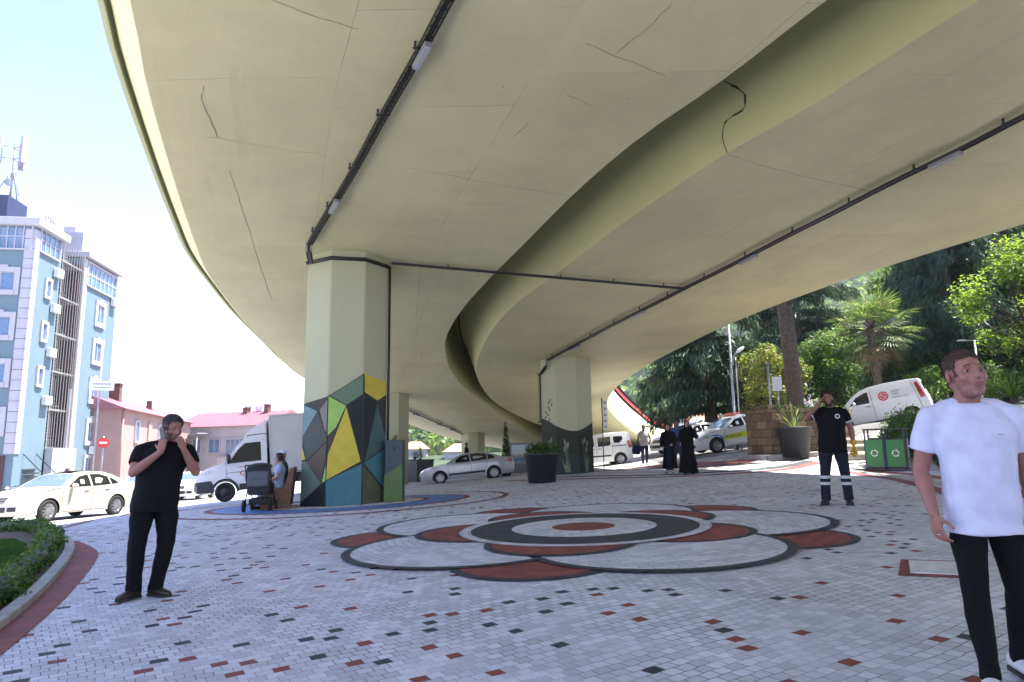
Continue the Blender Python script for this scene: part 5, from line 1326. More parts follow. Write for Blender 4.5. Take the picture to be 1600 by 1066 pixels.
sheet('lawn_ground', lawn, .065, mat('lawn_soil_green', (.035, .085, .018), .95, var=.3, scale=6), .5, kind='structure')
pts = []
while len(pts) < 26000:
    x, y = RNG.uniform(min(lx), max(lx)), RNG.uniform(min(ly), max(ly))
    if inside((x, y), lp): pts.append((x, y, Gz(x, y)+.085))
C = np.array(pts); n = len(C); A = RNG.normal(size=(n, 3))*.01; A[:, 2] = .022; Bv = np.cross(A, runit(n)); Bv = Bv/np.linalg.norm(Bv, axis=1)[:, None]*.004
tag(quads('grass', C, A, Bv, [LG['grass'], LG['hedge']], (RNG.random(n) < .3).astype(int)), 'short green grass of the small lawn', 'grass', kind='stuff')
# ------------------------------------------------------------------ far wooded hill
def crest(u):
    return interp([(200, 707), (420, 706), (560, 668), (640, 625), (760, 590), (900, 545), (1000, 500), (1200, 450), (1400, 395), (1600, 350), (1900, 320)])(u)
def hillz(az, r):
    u = 800+1067*math.tan(az) if abs(az) < 1.2 else (1900 if az > 0 else 200)
    u = max(200, min(1900, u)); el = max(0.0, (709-crest(u))/1067*math.cos(az))
    zc = 430*el+1.3; t = max(0, min(1.25, (r-125)/305)); f = t**1.55 if t < 1 else 1-(t-1)*.4
    return zc*f+noise.noise(Vector((math.cos(az)*r*.012, math.sin(az)*r*.012, 3)))*7*min(1, t*3)*min(1, el*12)-.8+Gz(0, 60)*0
azs = [R(-24+i*1.0) for i in range(81)]; rs = [100+i*12 for i in range(36)]
mb = MB(); vs = [(math.sin(a)*r, math.cos(a)*r, hillz(a, r)) for r in rs for a in azs]; na = len(azs)
mb.add(vs, [(j*na+i, j*na+i+1, (j+1)*na+i+1, (j+1)*na+i) for j in range(len(rs)-1) for i in range(na-1)], 0, True)
M_hill = mat('hill_undergrowth', (.025, .045, .014), .95, var=.4, scale=.05)
tag(mb.build('hills', M_hill, fix=False), kind='structure')
protoC, protoA, protoB = [], [], []
for k in range(6):
    n = 120; d = runit(n); d[:, 2] = np.abs(d[:, 2])*1.0-.25; r = .8+.3*RNG.random(n); c = d*r[:, None]*np.array([1, 1, 1.05])
    nr = d+runit(n)*.6; nr /= np.linalg.norm(nr, axis=1)[:, None]; t_ = np.cross(nr, runit(n)); t_ /= np.linalg.norm(t_, axis=1)[:, None]; b_ = np.cross(nr, t_)
    s = (.22+.22*RNG.random(n))[:, None]; protoC.append(c); protoA.append(t_*s); protoB.append(b_*s*.7)
Cs, As, Bs, Mi = [], [], [], []
cnt = 0
while cnt < 3000:
    a = R(RNG.uniform(-14, 44)); r = math.sqrt(RNG.uniform(150**2, 450**2))
    s = RNG.uniform(2.2, 5.0); k = RNG.integers(6); zz = hillz(a, r)
    if zz < (-.2 if r > 165 else 3): continue
    base = np.array([math.sin(a)*r, math.cos(a)*r, zz+s*.35]); S = np.array([s, s, s*RNG.uniform(.9, 1.4)])
    Cs.append(base+protoC[k]*S); As.append(protoA[k]*S); Bs.append(protoB[k]*S); Mi.append(np.full(120, RNG.choice(4, p=[.3, .35, .25, .1]))); cnt += 1
tag(quads('forest', np.concatenate(Cs), np.concatenate(As), np.concatenate(Bs), [LG['dark'], LG['mid'], LG['light'], LG['lime']], np.concatenate(Mi)), 'dense green forest covering the far hillside', 'forest', kind='stuff')
# near terrace ground at the right, a few bushes in front of the hill foot
for i, (u, v, y, rx, rz) in enumerate([(1015, 668, 90, 3.0, 2.4), (1060, 660, 95, 3.2, 3.0), (1300, 590, 60, 2.2, 2.0)]):
    bush(['leafy bush at the foot of the hill beyond the ramp railing', 'bushy tree behind the grey house roof', 'leafy tree low behind the fan palm left side'][i], u, v, y, rx, rz, ['dark', 'mid', 'light', 'lime'], [.25, .35, .25, .15], .4, 26, 70+i, 'tree', 'broadleaf_tree', 14)

# unseen trees added right of the frame to shade the square's right side
for i, (x, y, zc, r, lb) in enumerate([(17.5, 21.0, 10.5, 3.6, 'big plane tree right of the bins, outside the picture edge'), (15.6, 11.5, 10.6, 3.6, 'big plane tree right of the drain grate, outside the picture'), (14.6, 17.3, 10.8, 3.4, 'plane tree whose crown spreads over the deck edge near the bins'), (20.5, 5.0, 10, 3.8, 'big plane tree beside the camera on the right'), (21, -3, 10, 3.8, 'big plane tree behind the camera on the right'), (25, 9, 10, 4.2, 'second row plane tree at the right, outside the picture'), (25, 17, 10, 4.2, 'second row plane tree above the verge, outside the picture')]):
    g = Gz(x, y); broad_tree('plane_tree', lb, 'tree', x, y, 6, rand_clumps(26, 0, 0, zc-g, r*.8, r*.8, r*.6, 1.1, 1.7, 90+i), .34, 55, ['dark', 'mid', 'light'], [.4, .4, .2], .28, trunk_top=zc-g)
# ================================================================== buildings
M_teal = mat('teal_render', (.115, .175, .215), .8, var=.05, scale=.6, bump=.15, bscale=40)
M_wtrim = mat('white_trim', (.38, .37, .41), .7, var=.05, scale=2)
M_maroon = mat('maroon_render', (.06, .02, .025), .8, var=.15)
M_navyclad = mat('navy_cladding', (.02, .03, .08), .6, var=.15)
M_pane = mat('window_pane', (.10, .17, .27), .06, var=.35, scale=.8, spec=.8)
M_curtain = mat('curtain_blue', (.12, .2, .33), .7, var=.15, scale=5)
M_pink = mat('pink_render', (.32, .20, .18), .85, var=.08, scale=.8)
M_wall_w = mat('white_render', (.36, .345, .345), .85, var=.08, scale=.8)
M_roofred = mat('red_sheet_roof', (.26, .085, .10), .55, var=.12, scale=1.5)
M_rooftile = mat('clay_tile_roof', (.38, .20, .13), .8, var=.2, scale=3)
M_chim = mat('chimney_brick', (.12, .06, .05), .9, var=.3, scale=6)
M_acw = mat('air_con_casing', (.62, .62, .60), .5, var=.04)
M_greywall = mat('grey_wall', (.25, .25, .27), .85, var=.1)
M_pipe = mat('white_metal_tube', (.30, .29, .28), .4, metal=.2, var=.05)
def window(parent, c, ex, nrm, w, h, surround=.22, panes=2, m=None, rows=1, arch=False):
    """framed window: surround, frame bars and panes as one frame part with pane children"""
    c, ex, nrm = Vector(c), Vector(ex), Vector(nrm); up = Vector((0, 0, 1)); Mr = Matrix((ex, nrm, up)).transposed()
    mb = MB()
    if surround:
        for s in (-1, 1): mb.box(c+ex*s*(w/2+surround/2)+nrm*.05, (surround, .14, h+2*surround), Mr)
        mb.box(c+up*(h/2+surround/2)+nrm*.06, (w, .15, surround), Mr); mb.box(c-up*(h/2+surround/2)+nrm*.07, (w+.1, .18, surround), Mr)
        if arch: mb.box(c+up*(h/2+surround+.07)+nrm*.07, (w*.5, .16, .16), Mr)
    for i in range(panes+1): mb.box(c+ex*(-w/2+w*i/panes)+nrm*.02, (.07, .07, h), Mr)
    for j in range(rows+1): mb.box(c+up*(-h/2+h*j/rows)+nrm*.02, (w, .072, .07), Mr)
    f = mb.build('window', M_wtrim, parent)
    mb = MB(); mb.box(c-nrm*.01, (w, .03, h), Mr); mb.build('pane', m or M_pane, f); return f
def aircon(parent, c, ex, nrm):
    c, ex, nrm = Vector(c), Vector(ex), Vector(nrm); Mr = Matrix((ex, nrm, Vector((0, 0, 1)))).transposed()
    mb = MB(); mb.box(c+nrm*.22, (.85, .32, .62), Mr); o = mb.build('air_conditioner', M_acw, parent, bevel=.03)
    mb = MB(); q = c+nrm*.385-ex*.12
    for r in (.08, .16, .23): mb.tube([q+ex*r*math.cos(a*PI/8)+Vector((0, 0, r*math.sin(a*PI/8))) for a in range(17)], .012, 4)
    mb.bar(c+nrm*.2-ex*.3-Vector((0, 0, .31)), c+nrm*.0-ex*.3-Vector((0, 0, .5)), .03, .03); mb.bar(c+nrm*.2+ex*.3-Vector((0, 0, .31)), c+nrm*.0+ex*.3-Vector((0, 0, .5)), .03, .03)
    mb.build('fan_grille', M_greywall, o)
# ---- teal hotel; local X runs along the side wall (away from us), Y along the front (to the left), side wall faces -Y, front faces -X
P0 = at(21, 715, 45); zb = -.9
hx = Vector((-.14, .99, 0)).normalized()
hot = thing('hotel', 'tall teal hotel with white quoins, outside stair and rooftop antennas at the left edge', 'building', (P0.x, P0.y, zb), math.atan2(hx.y, hx.x))
EX, EY = Vector((1, 0, 0)), Vector((0, 1, 0))
T = 17.4+.15-zb-.4
mb = MB(); mb.box((1.8, 5.5, T/2), (3.6, 11, T)); mb.box((10.15, 5.5, T/2-.1), (6.1, 11, T-.2)); mb.build('wall', M_teal, hot)
mb = MB(); mb.box((5.35, 6.5, T/2-.3), (3.5, 9, T-.6)); mb.box((6.95, 1.1, T/2-.4), (.30, 1.9, T-.9)); mb.build('stair_recess', M_maroon, hot)
# quoins
nq = 22
for (x, y) in ((0, 0), (7.1, 0)):
    mb = MB()
    for i in range(nq):
        z = 2.6+(T-2.8)*i/nq; h = (T-2.8)/nq-.035; l = .62
        mb.box((x+.24, -.015, z+h/2), (.60, .10, h))
        if x == 0: mb.box((-.03, .32, z+h/2), (.09, .56, h))
    mb.build('quoin', M_wtrim, hot)
# cornices
mb = MB(); mb.box((1.75, 5.4, T+.25), (4.3, 11.6, .55)); mb.box((10.2, 5.4, T+.1), (6.5, 11.6, .45)); mb.build('cornice', M_wtrim, hot, bevel=.04)
# front windows
fl = [3.8, 7.0, 10.15, 13.25]
for z in fl:
    for y in (1.9, 5.2, 8.4): window(hot, (0, y, z-zb), EY, -EX, 1.75, 1.25, .34, 2, M_curtain, arch=True)
zt = 16.4-zb
for k in range(4): window(hot, (0, 1.25+2.2*k, zt), EY, -EX, 2.05, 1.75, .1, 4, M_pane, 2)
# side windows on the near wall and the tower
for z in (7.0, 10.15, 13.25): window(hot, (2.1, 0, z-zb), EX, -EY, .5, 1.1, .2, 1)
window(hot, (1.9, 0, zt), EX, -EY, 2.6, 1.6, .08, 4, M_pane, 2)
for z in (3.45, 6.75, 9.9, 13.05): window(hot, (10.3, 0, z-zb), EX, -EY, 1.1, 1.45, .36, 2, M_pane, arch=True)
window(hot, (10.3, 0, .9-zb), EX, -EY, 1.1, 1.0, .25, 2, M_pane)
window(hot, (10.2, 0, 15.85-zb), EX, -EY, 5.2, 1.8, .1, 7, M_pane, 2)
for z in (14.6, 12.0, 8.8, 5.4): aircon(hot, (3.0, 0, z-zb), EX, -EY)
aircon(hot, (12.4, 0, 14.5-zb), EX, -EY); aircon(hot, (10.6, 0, 2.0-zb), EX, -EY)
# outside stair: white tube screen and spiral landings
mb = MB()
for k in range(15): x = 3.75+k*.21; mb.bar((x, -.02+.25*math.sin(k*.4), 2.2), (x, -.02+.25*math.sin(k*.4), T-.2+(.3 if k % 2 else 0)), .038, .038)
mb.build('tube_screen', M_pipe, hot)
mb = MB()
for k in range(6):
    z = 3.0+k*2.75; mb.box((5.3, .9, z), (3.1, 1.7, .12))
    for i in range(10):
        a = i/10; mb.box((5.9+.5*math.cos(a*PI), .8+.5*math.sin(a*PI), z+.14+a*2.6), (.7, .3, .05))
mb.build('stair_landing', M_pipe, hot)
mb = MB(); mb.box((6.55, -.05, 4.2), (.5, .12, 6.5)); mb.build('stair_panel', M_wtrim, hot)
# rooftop plant room, sign letters, antenna mast
mb = MB(); mb.box((2.3, 4.9, T+1.55), (2.4, 4.6, 2.1)); mb.build('plant_room', M_navyclad, hot)
for tx, y, z, s in (('L', 3.6, T+2.3, 1.2),):
    text_obj('OTEL', 'sign_letters', M_wtrim, hot, Vector((1.02, 5.6, T+2.1)), M3cols((0, -1, 0), (0, 0, 1), (-1, 0, 0)), 1.15, .06)
text_obj('BALIII', 'sign_letters', M_wtrim, hot, Vector((-.25, 3.55, T+1.0)), M3cols((0, -1, 0), (0, 0, 1), (-1, 0, 0)), .95, .06)
text_obj('OTEL', 'sign_letters', M_wtrim, hot, Vector((1.3, -.25, T+.85)), M3cols((1, 0, 0), (0, 0, 1), (0, -1, 0)), .7, .06)
mb = MB(); mb.box((8.2, 1.6, T+1.1), (1.7, 2.4, 1.8)); mb.box((8.0, 1.6, T+2.25), (.7, .9, .5)); mb.box((9.3, 2.2, T+.9), (.9, 1.6, 1.2)); mb.build('roof_hut', M_wtrim, hot)
M_antp = mat('antenna_casing', (.27, .27, .32), .6, var=.05)
def antenna(name, label, x, y, z, h, parentless=True):
    t = thing(name, label, 'antenna', hot.matrix_basis @ Vector((x, y, z)), hot.rotation_euler.z)
    mb = MB(); mb.tube([(0, 0, 0), (0, 0, h)], .07, 6)
    for a in (0, 2.1, 4.2):
        p = Vector((.9*math.cos(a), .9*math.sin(a), 0)); mb.tube([p, (0, 0, h*.5)], .04, 5)
        q = Vector((.75*math.cos(a), .75*math.sin(a), h*.8)); mb.tube([(0, 0, h*.7), q-Vector((0, 0, .5))], .035, 5); mb.tube([(0, 0, h*.9), q+Vector((0, 0, .4))], .035, 5); mb.tube([q-Vector((0, 0, 1.0)), q+Vector((0, 0, 1.1))], .04, 5)
    mb.tube([(0, 0, h*.35), (-.5, .3, h*.35)], .03, 5); mb.box((.15, 0, h*.4), (.3, .25, .5)); mb.box((-.2, .1, h*.25), (.35, .3, .4)); mb.build('mast', M_steel, t)
    for a in (0, 2.1, 4.2):
        mb = MB(); mb.box((.95*math.cos(a), .95*math.sin(a), h*.82), (.22, .40, 2.0), a); mb.build('antenna_panel', M_antp, t, bevel=.03)
antenna('mobile_antenna', 'white mobile phone antenna mast on the navy rooftop hut of the hotel', 2.0, 3.0, T+2.75, 4.2)
antenna('mobile_antenna', 'second antenna mast cut off by the left edge of the picture', 1.6, 6.6, T+2.6, 6.4)
# ground floor: dark panel with a stair, white arch
mb = MB(); mb.box((-.06, 3.6, 1.35), (.06, 6.2, 2.3)); mb.build('ground_floor_panel', M_maroon, hot)
mb = MB(); mb.box((5.3, -.35, 1.5), (3.4, .5, 3.0)); mb.build('stair_base', M_wtrim, hot)
mb = MB(); mb.tube([Vector((5.6+.75*math.cos(a*PI/12), -.66, .9+.75*math.sin(a*PI/12))) for a in range(13)], .13, 6); mb.build('arch_trim', M_wtrim, hot)
mb = MB(); mb.prism([Vector((5.6+.68*math.cos(a*PI/12), -.62, .9+.68*math.sin(a*PI/12))) for a in range(13)]+[Vector((4.92, -.62, .1)), Vector((6.28, -.62, .1))], (0, .06, 0)); mb.build('arch_opening', M_maroon, hot)
mb = MB()
for k in range(8): mb.box((1.9+k*.0, -.5-.22*k+1.2, 2.3-.25*k), (1.6, .26, .08))
mb.build('entrance_stair', M_iron, hot)
mb = MB()
for s in (1.1, 2.7): mb.bar((s, .6, 3.2), (s, -1.3, 1.3), .05, .05); mb.bar((s, -1.3, 0), (s, -1.3, 1.3), .05, .05)
mb.build('stair_handrail', M_iron, hot)
# ---- pink house
def house(name, label, a, b, depth, z0, eave, roof_h, wallm, roofm, wins, over=.5, hip=False, group=None, roofname='roof'):
    """a box house with its facade from a to b (seen side), saddle roof along the facade"""
    a, b = Vector(a), Vector(b); d = (b-a); l = d.length; h = math.atan2(d.y, d.x)
    t = thing(name, label, 'building', (a.x, a.y, z0), h, group)
    mb = MB(); mb.box((l/2, depth/2, eave/2), (l, depth, eave)); mb.build('wall', wallm, t)
    mb = MB(); o = over; z = eave
    if hip:
        r = [(-o, -o, z), (l+o, -o, z), (l+o, depth+o, z), (-o, depth+o, z)]; k = min(depth/2, l*.3)
        top = [(k, depth/2, z+roof_h), (l-k, depth/2, z+roof_h)]
        mb.add(r+top, [(0, 1, 5, 4), (1, 2, 5), (2, 3, 4, 5), (3, 0, 4), (0, 3, 2, 1)])
    else:
        mb.add([(-o, -o, z-.1), (l+o, -o, z-.1), (l+o, depth/2, z+roof_h), (-o, depth/2, z+roof_h), (l+o, depth+o, z-.1), (-o, depth+o, z-.1)], [(0, 1, 2, 3), (3, 2, 4, 5), (0, 3, 5), (1, 4, 2), (0, 5, 4, 1)])
    mb.build(roofname, roofm, t)
    for (x, zz, w, hh, p) in wins: window(t, (x, 0, zz), EX, -EY, w, hh, .12, p)
    return t, l
pa_, pb_ = (at(186, 700, 56).x, 56), (at(296, 700, 82).x, 82)
ph, l = house('pink_house', 'pink two storey house with red roof between the hotel and the white house', pa_, pb_, 9, -1.6, 7.0, 1.9, M_pink, M_roofred, [(4.5, 5.2, 1.1, 1.7, 2), (12.5, 5.2, 1.2, 1.7, 2), (20.5, 5.2, 1.2, 1.7, 2), (4.5, 1.6, 1.3, 1.5, 2), (9.5, 1.5, .9, 1.4, 1), (16, 1.6, 1.2, 1.5, 2)])
mb = MB(); mb.box((8.6, -.06, 5.0), (1.1, .12, 2.4)); mb.build('bay_panel', mat('bay_pink_render', (.36, .22, .20), .85, var=.08), ph)  # bay panel in a slightly lighter pink than the wall
mb = MB(); mb.box((8.0, 3.0, 8.7), (.9, 1.1, 1.9)); mb.box((8.0, 3.0, 9.7), (1.1, 1.3, .14)); mb.build('chimney', M_chim, ph)
mb = MB(); mb.box((17, 2.2, 8.2), (.5, .5, 1.3)); mb.build('chimney', M_chim, ph)
for x in (.1, 14.3): mb = MB(); mb.tube([(x, -.12, 0), (x, -.12, 6.9)], .08, 6); mb.build('drainpipe', M_pink, ph)
# ---- white house with red roof
pa_, pb_ = (at(276, 700, 84).x, 84), (at(415, 700, 80).x, 80)
wh, l = house('white_house', 'white house with pink red roof seen above the truck bonnet', pa_, pb_, 8, -2.2, 7.2, 1.9, M_wall_w, M_roofred, [(l_, 4.6, 2.6, 1.9, 4) for l_ in (8.6,)]+[(5.6, 4.8, 1.6, 1.6, 2), (3.0, 4.8, 1.2, 1.6, 2)], 0.6)
mb = MB(); mb.box((9.0, -.35, 3.0), (4.2, .7, 1.0)); mb.box((9.0, -.02, 3.55), (4.4, .9, .12)); mb.build('balcony', M_wall_w, wh)
for x, z in ((7.2, 9.0), (10.3, 9.3)):
    mb = MB(); mb.box((x, 3.4, z-.2), (.6, .6, 1.2)); mb.box((x, 3.4, z+.45), (.8, .8, .13)); mb.build('chimney', M_chim, wh)
mb = MB(); mb.prism([(.5, -.2, 5.6), (5.2, -.2, 6.2), (5.2, -.2, 6.35), (.5, -.2, 5.75)], (0, -2.2, 0)); mb.tube([(5.0, -2.2, 0), (5.0, -2.2, 6.2)], .07, 6); mb.build('awning', M_greywall, wh)
aircon(wh, (6.9, 0, 3.0), EX, -EY)
t = thing('satellite_antenna', 'small satellite dishes and aerial on the white house ridge', 'antenna', wh.matrix_basis @ Vector((7.9, 4, 9.0)), wh.rotation_euler.z)
mb = MB(); mb.tube([(0, 0, 0), (0, 0, 3.0)], .05, 5); mb.bar((-.5, 0, 2.8), (.5, 0, 2.8), .04, .04); mb.build('aerial', M_steel, t)
for s in (-1, 1):
    mb = MB(); mb.lathe([(.01, 0), (.35, .06), (.6, .22)], (s*.8, -.4, .5), 14, 0, 'Y', caps=False); mb.build('dish', M_white, t)
# ---- grey house with tiled roof right of the ramp, hillside houses
a, b = at(1066, 700, 74), at(1112, 700, 72)
gh, l = house('grey_house', 'grey house with tiled roof left of the cedar', (a.x, 74), (b.x+.6, 72), 6, 1.0, 3.2, 2.0, M_greywall, M_rooftile, [(1.0, 1.9, .9, 1.1, 1), (2.6, 1.9, .9, 1.1, 1)], .6, True)
hv = [(668, 688, 190, 8, 6.5, M_wall_w, M_roofred, 'pale hillside house with red roof left of the plain far pillar'), (704, 690, 175, 4.4, 9, M_wall_w, M_rooftile, 'narrow white hillside block nearest the far pillar'), (690, 684, 215, 9, 6, M_greywall, M_rooftile, 'grey hillside house high above the silver car'), (646, 702, 160, 6, 5, M_wall_w, M_rooftile, 'low hillside house just right of the utility cabinet'), (716, 706, 150, 6, 4, M_wall_w, M_rooftile, 'white house low behind the windscreen of the silver car'), (768, 702, 170, 7, 5, M_wall_w, M_rooftile, 'white house with tiled roof between far pillar and cypress'), (775, 692, 200, 5, 4, M_wall_w, M_roofred, 'small house behind the cypress tip'),
      (962, 612, 240, 9, 9, M_wall_w, M_rooftile, 'white house on the hill above the ramp curve'), (1325, 452, 420, 18, 7, M_wall_w, M_rooftile, 'row house near the hill crest left of the fan palm')]
for u, v, y, w, h, wm, rm, lb in hv:
    p = at(u, v, y); nw = max(2, int(w/2))
    wins = [((i+.5)*w/nw, zz, 1.0, 1.2, 2) for i in range(nw) for zz in ([h*.3, h*.72] if h > 5.5 else [h*.5])]
    house('hillside_house', lb, (p.x-w/2, y), (p.x+w/2, y), 7, p.z-h, h, 1.8, wm, rm, wins, .5, True, 'houses on the far hillside')
# ================================================================== street furniture
M_wood = mat('stained_wood', (.16, .065, .03), .5, var=.3, scale=7)
M_pot = mat('dark_resin_pot', (.022, .024, .028), .5, var=.15)
M_stone = None
def stonewall_mat():
    m, t, b, N, L = nt('rough_stone')
    tc = N.new('ShaderNodeTexCoord'); br = N.new('ShaderNodeTexBrick'); br.inputs['Scale'].default_value = 1; br.inputs['Brick Width'].default_value = .5; br.inputs['Row Height'].default_value = .28; br.inputs['Mortar Size'].default_value = .012
    br.inputs['Color1'].default_value = (.10, .07, .045, 1); br.inputs['Color2'].default_value = (.24, .17, .11, 1); br.inputs['Mortar'].default_value = (.05, .04, .03, 1)
    uv = N.new('ShaderNodeUVMap'); uv.uv_map = 'UVMap'; L.new(uv.outputs[0], br.inputs['Vector'])
    n = N.new('ShaderNodeTexNoise'); n.inputs['Scale'].default_value = 9; n.inputs['Detail'].default_value = 6; L.new(tc.outputs['Object'], n.inputs['Vector'])
    f = N.new('ShaderNodeMapRange'); f.inputs['To Min'].default_value = .5; f.inputs['To Max'].default_value = 1.5; L.new(n.outputs['Fac'], f.inputs['Value'])
    sc = N.new('ShaderNodeVectorMath'); sc.operation = 'SCALE'; L.new(br.outputs['Color'], sc.inputs[0]); L.new(f.outputs[0], sc.inputs['Scale']); L.new(sc.outputs[0], b.inputs['Base Color']); b.inputs['Roughness'].default_value = .9
    bp = N.new('ShaderNodeBump'); bp.inputs['Strength'].default_value = .8; bp.inputs['Distance'].default_value = .04; L.new(math_node(N, L, 'SUBTRACT', n.outputs['Fac'], br.outputs['Fac']), bp.inputs['Height']); L.new(bp.outputs['Normal'], b.inputs['Normal'])
    return m
M_stone = stonewall_mat()
# ---- pots
def pot(name, label, c, r0, r1, h, square=False, group='dark planters'):
    t = thing(name, label, 'planter', (c.x, c.y, Gz(c.x, c.y)+.03), .25, group)
    mb = MB(); n = 4 if square else 28; k = math.sqrt(2) if square else 1
    mb.lathe([(.01, 0), (r0*k, 0), (r1*k, h), (r1*k*1.03, h), (r1*k*1.03, h+.05), (r1*k*.93, h+.05), (r1*k*.9, h-.08), (.01, h-.08)], (0, 0, 0), n, 0, 'Z', not square, False)
    mb.build('pot', M_pot, t, bevel=.012 if square else 0)
    mb = MB(); mb.lathe([(.01, h-.05), (r1*k*.91, h-.05)], (0, 0, 0), n, 0, 'Z', False, False); mb.build('soil', M_soil, t)
    return t
def pot_leaves(t, name, clumps, leaf, per, mats, w):
    C, A, B, K = leafcloud(clumps, per, leaf, .5, .5); wv = np.cumsum(w)/sum(w); mi = np.searchsorted(wv, RNG.random(len(C))*.999)
    return quads(name, C, A, B, [LG[m] for m in mats], mi, t)
c = G(847, 756); s_ = c.y*1.0/1067
t = pot('planter', 'black tapered planter with low leafy shrub in front of the wave pillar', c, 21*s_, 26*s_, 42*s_)
def loose_plant(label, c, z, clumps, leaf, per, mats, w, name='shrub', stems=5):
    o = thing(name, label, 'plant', (c.x, c.y, z)); pot_leaves(o, 'foliage', clumps, leaf, per, mats, w)
    mb = MB(); rr = random.Random(len(label))
    for k in range(stems):
        q = clumps[k % len(clumps)][0]; mb.tube([(rr.uniform(-.1, .1), rr.uniform(-.1, .1), -.15), (q[0]*.5, q[1]*.5, q[2]*.5), q], [.018, .014, .006], 5)
    mb.build('stem', M_bark, o); return o
zt = Gz(c.x, c.y)+.03+42*s_
loose_plant('low leafy shrub growing in the black planter by the wave pillar', c, zt, [((.35*math.cos(a), .35*math.sin(a), .18), (.26, .26, .2)) for a in (0, 1.2, 2.5, 3.7, 5)]+[((0, 0, .28), (.25, .25, .16))], .10, 300, ['dark', 'mid', 'hedge'], [.4, .4, .2])
c = G(648, 753); s_ = c.y/1067
t = pot('planter', 'square dark planter with tall grass beside the utility cabinet', c, 19*s_, 21*s_, 32*s_, True)
zt = Gz(c.x, c.y)+32*s_
spiky('grass_clump', 'tall dry green grass standing in the square dark planter', 'plant', c.x, c.y, zt, 130, .75, .012, 6, ('dark', 'dry'), .75)
o = thing('cypress', 'tiny dark conifer in the square grass planter', 'tree', (c.x+.35, c.y+.1, zt)); pot_leaves(o, 'crown', [((0, 0, .3), (.22, .22, .4)), ((0, 0, .75), (.13, .13, .4))], .07, 500, ['dark', 'cedar'], [.5, .5]); mb = MB(); mb.tube([(0, 0, -.2), (0, 0, .9)], [.03, .01], 6); mb.build('trunk', M_bark, o)
c = G(1243, 712); c = at(1243, 705, 23.3); c.z = 0; s_ = c.y/1067
t = pot('planter', 'big round dark planter with spiky leaves against the stone wall', c, 19*s_, 25*s_, 44*s_)
spiky('yucca_plant', 'spiky yucca leaves in the big dark planter by the stone wall', 'plant', c.x, c.y, Gz(c.x, c.y)+44*s_, 38, .95, .022, 7, ('palm', 'palm2'), .55)
# slim cypress in its pot near the picture frame
c = at(791, 735, 37.5); g = Gz(c.x, 37.5)
t = pot('planter', 'small black pot holding the slim cypress behind the silver car', Vector((c.x, 37.5, 0)), .26, .33, .55)
o = thing('cypress', 'slim dark cypress standing behind the silver car boot', 'tree', (c.x, 37.5, g+.5)); pot_leaves(o, 'crown', [((0, 0, .35+.3*i), (.30-.035*i, .30-.035*i, .32)) for i in range(7)], .09, 520, ['dark', 'cedar'], [.5, .5]); mb = MB(); mb.tube([(0, 0, -.2), (0, 0, 2.2)], [.04, .01], 6); mb.build('trunk', M_bark, o)
# billboard frame behind the planter
c = at(815, 735, 40); g = Gz(c.x, 40)
t = thing('poster_stand', 'pale framed landscape poster behind the black planter', 'sign', (c.x, 40, g))
mb = MB(); mb.box((0, 0, 1.05), (1.55, .12, 1.35)); mb.box((0, .02, .25), (1.3, .1, .5)); mb.build('frame', M_greywall, t)
def poster_mat():
    m, tt, b, N, L = nt('poster_print'); tc = N.new('ShaderNodeTexCoord'); s = N.new('ShaderNodeSeparateXYZ'); L.new(tc.outputs['Object'], s.inputs[0])
    n = N.new('ShaderNodeTexNoise'); n.inputs['Scale'].default_value = 4; L.new(tc.outputs['Object'], n.inputs['Vector'])
    v = math_node(N, L, 'ADD', s.outputs[2], math_node(N, L, 'MULTIPLY', n.outputs['Fac'], .35))
    f = N.new('ShaderNodeMapRange'); f.inputs['From Min'].default_value = .6; f.inputs['From Max'].default_value = 1.9; L.new(v, f.inputs['Value'])
    L.new(ramp(N, L, f.outputs[0], [(.1, (.35, .42, .5)), (.3, (.08, .2, .4)), (.42, (.3, .3, .26)), (.55, (.55, .62, .68)), (1, (.5, .62, .75))]), b.inputs['Base Color']); return m
mb = MB(); mb.box((.06, -.07, 1.08), (1.25, .02, 1.05)); mb.build('poster', poster_mat(), t)
# utility cabinet at the mural pillar, painted like it
c = A1 + Vector((1.32, -.18)); g = Gz(c.x, c.y)+.03; hc = 1.50
t = thing('utility_cabinet', 'tall electric cabinet painted slate over moss green beside the mural pillar', 'cabinet', (c.x, c.y, g), 0)
mb = MB(); mb.box((0, 0, hc/2), (.44, .40, hc)); mb.build('casing', mat('cabinet_slate', (.035, .05, .055), .5), t, bevel=.015)
mb = MB(); mb.box((-.01, -.005, .32), (.445, .405, .62)); mb.prism([(-.231, -.208, .63), (.212, -.208, .63), (.212, -.208, .92)], (0, .01, 0)); mb.build('green_paint', mat('cabinet_moss', (.075, .14, .02), .5), t)
mb = MB(); mb.box((.02, -.205, 1.28), (.07, .02, .09)); mb.build('lock', M_blackplastic, t)
spiky('flower', 'yellow flowers sticking up behind the top of the painted cabinet', 'plant', c.x-.05, c.y+.32, g+1.35, 40, .28, .03, 9, ('yellow', 'yellow'), .4)
